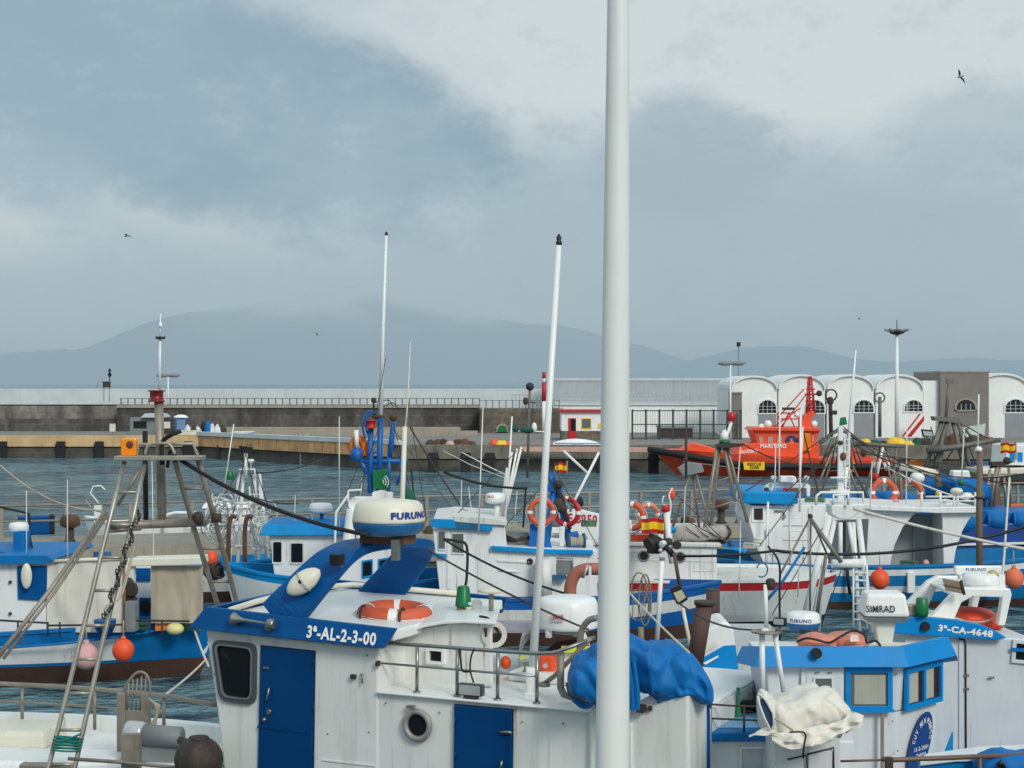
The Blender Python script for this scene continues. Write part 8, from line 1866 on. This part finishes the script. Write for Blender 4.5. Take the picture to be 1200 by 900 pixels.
for dx, dy in ((-.3, 0), (.3, 0), (0, .4)): q.tube([P(950, 485, YR+2.3)+Vector((dx, dy, 0)), P(949, 441, YR+2.3)+Vector((dx*.3, dy*.3, 0))], .06, 6)
for k in range(11):
    z = 483-k*3.8; s_ = 1-k*.06; q.tube([P(949.6, z, YR+2.3)+Vector((-.3*s_, 0, 0)), P(949.6, z-3.6, YR+2.3)+Vector((.3*s_, 0, 0))], .035, 5); q.tube([P(949.6, z, YR+2.3)+Vector((.3*s_, 0, 0)), P(949.6, z-3.6, YR+2.3)+Vector((-.3*s_, 0, 0))], .035, 5)
for y, a, b_ in ((462, -6, 10), (470, -5, 5), (456, -4, 6), (448, -4, 2)): q.tube([P(949+a, y, YR+2.3), P(949+b_, y, YR+2.3)], .06, 6)
part('radar_mast', q, br)
q = MB(mat('mast_red', (190, 44, 36)))
for a, b_ in (((942, 456), (911, 490)), ((945, 462), (914, 502)), ((911, 484), (938, 484)), ((911, 484), (911, 503)), ((924, 484), (916, 503)), ((924, 484), (932, 503)), ((936, 484), (936, 503)), ((904, 502), (938, 478)), ((911, 491), (938, 491))): q.tube([P(*a, YR+2), P(*b_, YR+2)], .045, 5)
part('stay_lattice', q, br)
q = MB(WC); q.slab(Fr(0, YR+2, 0), [(936, 447), (946, 446), (946, 448), (937, 448.5)], 0, .3); part('radar_scanner', q, br)
for a_, b2_, r_ in ((892, 500, .2), (900, 497, .26), (954, 497, .24), (934, 486, .2)): part('dome', MB(WC).ball(P(a_, b2_, YR+2), r_), br)
if True: pass; q = MB(IRON); q.ball(P(960, 461, YR+2), .2); part('lamp', q, br); q = MB(IRON); q.box(Fr(X(930, YR), YR+2, 0), -.4, .4, -.1, .1, Zf(481, YR), Zf(478, YR)); part('lamps', q, br)
q = MB(AMBER); q.slab(fR, [(940, 508), (950, 508), (951, 528), (940, 529)], .3, .6); part('life_raft_cradle', q, br, bevel=.03); q = MB(RH); q.slab(fR, [(996, 545), (997, 525), (1006, 526), (1008, 545)], .2, 2.5); q.slab(fR, [(1008, 545), (1020, 535), (1044, 540), (1044, 546)], .3, 4); part('aft_gear', q, br, bevel=.04); q = MB(AMBER); q.slab(fR, [(996, 553), (996, 540), (1004, 540), (1003, 553)], -.3, -.1); part('aft_locker', q, br)
for x in (1026, 1038): part('stern_fender', MB(WC).ball(Vector((X(x, YR), YR-.25, Zf(546, YR))), .3), br)
q = MB(GREY); q.tube([fR.t(800, 541, -.3), fR.t(868, 549, -.5)], .03, 5); part('grab_line', q, br)

# ================================================================ thin tall white poles and rigs in the middle distance
t = root('boat_mast', 'tall slender white mast in front of the vaulted sheds', 'mast', P(985, 620, 46)); q = MB(TXTW); q.tube([P(984, 620, 46), P(992, 545, 46)], .075, 10, .07); q.tube([P(992, 545, 46), P(999, 455, 46), P(1003, 410, 46)], .055, 8, .02); part('mast', q, t); part('lamp', MB(IRON).ball(P(985, 606, 46), .1), t)
def rig(label, head, feet, Y, r=.06, extra=None, m=None, lamp=None, red=None):
    t = root('mast_gantry', label, 'gantry', P(head[0], feet[0][1], Y), 'splayed tube gantries on the pier-side boats'); q = MB(m or GALV); hp_ = P(*head, Y)
    for i, ft in enumerate(feet): q.tube([hp_+Vector((.08*(i-len(feet)/2), .1*(i % 2), 0)), P(*ft, Y+(i % 2)*.8)], r, 8)
    for k in (.4, .7): q.tube([hp_.lerp(P(*feet[0], Y), k), hp_.lerp(P(*feet[-1], Y), k)], r*.5, 5)
    part('legs', q, t)
    if lamp:
        q = MB(GREY); c = P(*lamp, Y-.1); q.prism([c+Vector((a, 0, b)) for a, b in ((-.35, .05), (-.1, .22), (.3, .16), (.35, -.05), (-.2, -.18))], (0, .3, 0)); part('lamp_housing', q, t, bevel=.02)
    if red:
        q = MB(TXTW); q.tube([hp_, P(red[0], red[1]+6, Y)], .04, 6); q.use(RED); q.lathe(P(*red, Y)-Vector((0, 0, .1)), [(.08, 0), (.11, .03), (.11, .2), (.07, .23)], seg=10); part('red_lamp', q, t)
    return t
rig('short gantry with grey lamp housing right of the thick white pole', (814, 555), [(786, 625), (820, 624), (834, 626)], 44, .036, lamp=(810, 551))
t = rig('tall dark-legged gantry with green and red lamps before the rescue vessel', (848, 522), [(824, 628), (832, 628), (862, 588), (876, 612)], 42, .045, red=(857, 489))
q = MB(IRON); q.slab(Fr(0, 42, 0), [(840, 521), (850, 519), (870, 520), (871, 523), (855, 525), (840, 524)], -.15, .2); part('platform', q, t); q = MB(WC); q.lathe(P(849, 515, 42), [(.12, 0), (.1, .12), (.04, .25)], seg=10); q.use(GREEN); q.lathe(P(849, 519.5, 42), [(.14, 0), (.15, .08)], seg=10); part('green_lamp', q, t)
q = MB(IRON); q.tube([P(804, 560, 42), P(804, 505, 42)], .035, 6); q.ball(P(803.5, 538, 42), .06); part('black_rod', q, t)
t = rig('grey hoop-topped gantry crowded with blocks before the white vaulted sheds', (985, 520), [(946, 600), (955, 600), (1012, 598), (1022, 596)], 47, .032)
q = MB(STG); 
for k in range(9): q.tube([P(975+k*3, 509+abs(k-4), 47), P(962+k*6, 545, 47.3)], .03, 5)
q.tube(curve([P(960, 520, 47), P(985, 504, 47), P(1012, 520, 47)], 5), .06, 6); part('bundle', q, t, kind='stuff'); q = MB(IRON); q.tube([P(974, 512, 47), P(973, 475, 47)], .06, 6); q.ball(P(973, 470, 47), .10, (1, 1, 1.3)); q.box(Fr(X(977, 47), 47, 0), -.08, .08, -.1, .1, Zf(486, 47), Zf(481, 47)); q.torus(P(974, 463, 47), .16, .025, (0, -1, 0), 16, 5); part('lamp_stack', q, t); q = MB(GREEN); q.prism([P(x, y, 47) for x, y in ((985, 499), (986, 490), (991, 488.5), (993, 497))], (0, .2, 0)); part('green_lamp', q, t)
t = rig('dark twin-legged gantry behind the orange lifebuoy pair', (1035, 523), [(1010, 590), (1018, 590), (1050, 590), (1058, 585)], 48, .034, red=(1026, 560))
q = MB(STG); q.tube([P(1000, 520, 48), P(1060, 523, 48)], .07, 6); q.tube([P(1049, 600, 48), P(1050, 520, 48)], .04, 6); part('top_bar', q, t)
t = root('block_mast', 'mast head with blocks seen between the small flag and the white hut', 'mast', P(619, 570, 70)-Vector((0, 0, 1.0))); q = MB(STG); q.tube([P(618, 560, 70), P(621, 452, 70)], .055, 8); q.tube([P(617, 470, 70), P(628, 472, 70)], .05, 6); part('pole', q, t); q = MB(IRON); q.ball(P(621, 453, 70), .18); q.ball(P(616, 470, 70), .12, (1, 1, 1.4)); q.use(NETG); q.ball(P(604, 502, 70), .16); q.ball(P(618, 504, 70), .2, (1.6, 1, .7)); q.use(TXTW); q.ball(P(626, 501, 70), .12, (1, 1, 1.8)); part('blocks', q, t); q = MB(TXTW); q.tube([P(600, 505, 70), P(640, 506, 70)], .03, 5); part('spreader', q, t)
q = MB(TXTW); q.tube([P(660, 528, 38), P(688, 554, 38)], .035, 6); q.tube([P(702, 530, 38), P(673, 587, 38), P(668, 600, 38)], .035, 6); t = root('white_booms', 'two crossing thin white booms just left of the thick white pole', 'booms', P(670, 600, 38)); part('boom', q, t)
q = MB(TXTW); q.tube([P(541, 530, 60), P(575, 548, 60), P(600, 560, 60)], .02, 6); q.tube([P(519, 528, 60), P(552, 545, 60), P(597, 562, 60)], .012, 5); t = root('slanting_boom', 'thin pale boom slanting down in front of the grey quay', 'boom', P(560, 545, 60)); part('boom', q, t)
line('black line crossing below the grey quay to the hanging cable', P(520, 553, 36), P(618, 572, 36), .10, .03, CABLE, 'cable', 'power_cable'); line('thin dark line from the white sheerline to the small gantry', P(300, 554, 40), P(385, 536, 42), .1, .018, IRON)
line('grey line from the royal blue arch to the right along the white house', P(502, 645, 18.5), P(690, 738, 18), .04, .012, IRON); line('thin black line on stanchions over the white house by the green lamp', P(520, 632, 26), P(680, 700, 24), .10, .018, CABLE); q = MB(CABLE); q.tube(curve([P(520, 632, 26), P(535, 634, 26), P(547, 640, 26), P(547, 675, 26), P(545, 688, 26)], 4), .025, 6); solo('power_cable', q, 'black cable hanging down above the green lamp', 'cable', P(547, 680, 26))
line('rope from the small gantry boat to the pier', P(282, 577, 44), P(350, 590, 44), .1, .02, IRON); line('left mooring line from the pier rail to the tube tower', P(0, 545, 40), P(120, 598, 40), .3, .02, ROPE); line('grey line crossing the white canvas boat', P(120, 600, 34), P(100, 585, 52), .1, .018, ROPE)
for i, (a, b_, s_) in enumerate((((1000, 521), (1215, 552), .5), ((870, 520), (1000, 545), .3), ((1040, 548), (1150, 590), .1), ((1150, 560), (1215, 566), .1), ((940, 500), (965, 600), .02), ((480, 500), (545, 600), .05), ((486, 595), (482, 548), .02))):
    line(('dark stay from the lamp gantry to the right edge', 'sagging black line across the rescue vessel bow', 'pale line over the blue covers', 'grey line at the far right rail', 'thin stay beside the red radar mast', 'thin dark stay right of the blue lattice mast', 'fine stay behind the big radome')[i], P(*a, 46), P(*b_, 45), s_, .022, IRON if i not in (2,) else ROPEW)
SC.frame_set(1)
# ================================================================ rigging and deck clutter belonging to the boats
rc = random.Random(42)
def stays(bt, Y, segs, r=.014, m=None, sg=.0):
    for a, b_ in segs: part('stay', MB(m or IRON).tube(sag(P(*a, Y), P(*b_, Y+.3), sg, 6), r, 5), bt)
def whips(bt, Y, segs, r=.022):
    for a, b_ in segs: part('whip_antenna', MB(TXTW).tube([P(*a, Y), P(*b_, Y)], r, 6, r*.4), bt)
def ladder_part(bt, Y, a, b_, w, n, m=W, r=.03):
    a, b_ = P(*a, Y), P(*b_, Y); mb = MB(m); d = Vector((w, 0, 0))
    mb.tube([a, b_], r, 6); mb.tube([a+d, b_+d], r, 6)
    for i in range(1, n): p = a.lerp(b_, i/n); mb.tube([p, p+d], r*.7, 5)
    part('ladder', mb, bt)
CL = [('crate', (214, 120, 50)), ('crate', (60, 110, 160)), ('crate', (190, 190, 180)), ('crate', (90, 120, 90))]
def clutter(bt, pts, s=.22):
    for px, py, Y in pts:
        c = P(px, py, Y); k = rc.randrange(6); f = Fr(c.x, c.y, rc.uniform(-40, 40)); z = c.z
        if k < 2:
            nm, col = CL[rc.randrange(4)]; m = mat('crate_plastic_%d' % CL.index((nm, col)), col, .6, dirt=.4); h = s*rc.uniform(.7, 1.2); w = s*rc.uniform(.9, 1.5)
            q = MB(m); q.ring(f, rect(-w, w, z, z+h), rect(-w*.85, w*.85, z+h*.2, z+h*.85), -s*.7, -s*.6); q.box(f, -w, w, -s*.6, s*.7, z, z+h); part('crate', q, bt)
        elif k == 2:
            q = MB([ROPE, NETG, ROPEW][rc.randrange(3)])
            for i in range(5): q.torus(c+Vector((0, 0, .03+i*.035)), s*(.8-.07*i)*rc.uniform(.9, 1.1), .03, (rc.uniform(-.2, .2), rc.uniform(-.2, .2), 1), 16, 5)
            part('rope_coil', q, bt)
        elif k == 3: q = MB([GREY, NAVY, WC, IRON][rc.randrange(4)]); q.lathe(c, [(s*.45, 0), (s*.5, s*.1), (s*.58, s*1.1), (s*.52, s*1.15)], seg=14); part('bucket', q, bt)
        elif k == 4:
            q = MB([NETD, NETG, CANVAS, TARPB][rc.randrange(4)]); rows = []
            for i in range(7):
                th = math.pi/2*i/6; rows.append([c+Vector((math.cos(a_)*math.cos(th)*s*1.3, math.sin(a_)*math.cos(th)*s, math.sin(th)*s*.9))*(1+.3*noise.noise(c*3+Vector((a_, th*2, 0)))) for a_ in [2*math.pi*j/14 for j in range(14)]])
            q.surf(rows, closed=True); part('net_bundle', q, bt)
        else: q = MB([ORANGE, YEL, PINK][rc.randrange(3)]); q.ball(c+Vector((0, 0, s*.5)), s*.5, (1, 1, 1.15)); part('float', q, bt)
# pier-side boats
stays(b8, 43.2, [((985, 500), (872, 577)), ((985, 505), (1150, 590)), ((986, 520), (905, 590)), ((988, 500), (1085, 582)), ((1000, 530), (1148, 548)), ((940, 566), (985, 515)), ((1050, 540), (1150, 575))])
stays(b7, 38.5, [((782, 600), (700, 655)), ((782, 598), (860, 640)), ((788, 575), (845, 630)), ((986, 510), (890, 640)), ((975, 600), (905, 720)), ((1006, 612), (960, 740))], .012)
whips(b8, 43.4, [((908, 575), (909, 520)), ((862, 600), (868, 520)), ((1020, 592), (1022, 540)), ((1062, 590), (1063, 470)), ((1127, 560), (1130, 500))])
whips(b7, 38.2, [((866, 700), (868, 610)), ((935, 700), (937, 640)), ((801, 635), (803, 570))], .016)
whips(b6, 38, [((540, 606), (541, 560)), ((603, 612), (606, 575)), ((553, 605), (549, 570))], .014)
whips(b4, 41.5, [((345, 612), (346, 580)), ((420, 640), (424, 560))], .014)
whips(b3, 32.5, [((79, 655), (79, 562)), ((31, 652), (31, 575)), ((180, 655), (178, 540))], .014)
stays(b5, 39.3, [((447, 490), (400, 640)), ((450, 488), (540, 610)), ((461, 496), (486, 596)), ((452, 420), (420, 600)), ((436, 505), (398, 600)), ((478, 470), (500, 610))], .009)
stays(b6, 37.6, [((606, 528), (530, 608)), ((611, 526), (690, 615)), ((650, 550), (700, 640)), ((645, 560), (590, 618))], .010)
stays(b17, 45.4, [((288, 531), (262, 660)), ((288, 531), (318, 660)), ((281, 551), (250, 600)), ((300, 551), (330, 640))], .014)
ladder_part(b8, 42.9, (990, 592), (990, 508), .12, 12, W, .02); ladder_part(b7, 35.9, (1000, 735), (1000, 662), .30, 8, W, .022); ladder_part(b17, 45.2, (300, 655), (292, 570), .28, 9, WD, .025); ladder_part(b8, 42.7, (926, 660), (926, 600), .34, 8, W, .018)
clutter(b7, [(705, 634, 40), (735, 634, 40.2), (862, 641, 40.3), (876, 642, 40.3), (888, 640, 40.6)], .16)
clutter(b6, [(560, 608, 38.5), (545, 607, 38.8), (598, 617, 38.2), (650, 617, 38.4), (690, 617, 38.3)], .13)
clutter(b5, [(485, 641, 39.2), (470, 640, 39.5), (405, 643, 39)], .15)
clutter(b3, [(60, 655, 34), (120, 655, 34), (225, 738, 32.8), (192, 738, 32.6), (165, 738, 32.4), (20, 646, 34)], .14)
clutter(b17, [(258, 676, 44.6), (280, 680, 44.6), (300, 682, 44.7), (312, 683, 44.9)], .2)
clutter(b4, [(392, 625, 42), (425, 690, 42)], .14)
clutter(b8, [(955, 592, 44.5), (1050, 592, 45), (1110, 594, 44.5), (1138, 594, 44.6), (858, 664, 44.2), (870, 664, 44), (1065, 664, 43.6), (1085, 664, 43.6)], .18)
clutter(b12, [(1100, 583, 48.5), (1120, 583, 48.5), (1145, 583, 48.5)], .2)
clutter(b11, [(1140, 612, 48), (1182, 612, 48.5), (1192, 600, 49)], .2)
clutter(b9, [(830, 848, 18), (845, 849, 18.3)], .1)
clutter(br, [(1012, 535, 107), (985, 530, 107.5), (975, 536, 107), (820, 527, 107.4)], .35)
clutter(bg, [(1075, 548, 97), (1150, 548, 97), (1165, 547, 97)], .4)
for i, (a, b_) in enumerate((((1098, 560), (1091, 500)), ((1150, 560), (1126, 500)), ((1108, 540), (1136, 500)), ((1160, 515), (1122, 494)))): part('wire', MB(IRON).tube([P(*a, 96), P(*b_, 96)], .035, 5), bg)
# pier clutter as things of their own
for i, (px, py, lab) in enumerate(((345, 0, 'dark net heap on the pier behind the small blue-roofed boat'), (500, 0, 'brown rope heap on the pier left of the white house boat'), (800, 0, 'grey and rust coloured heap on the pier above the rolled awning'))):
    u = upier(px); c = fp.w(u, -1.3, PZ); netpile(px-14, px+14, 450+(CH-PZ-.45)*F/c.y, c.y, [[NETD, IRON, ROPE], [ROPE, WOOD, NETD], [RUST, GREY, NETD]][i], lab, 30+i, base=PZ, n=4)
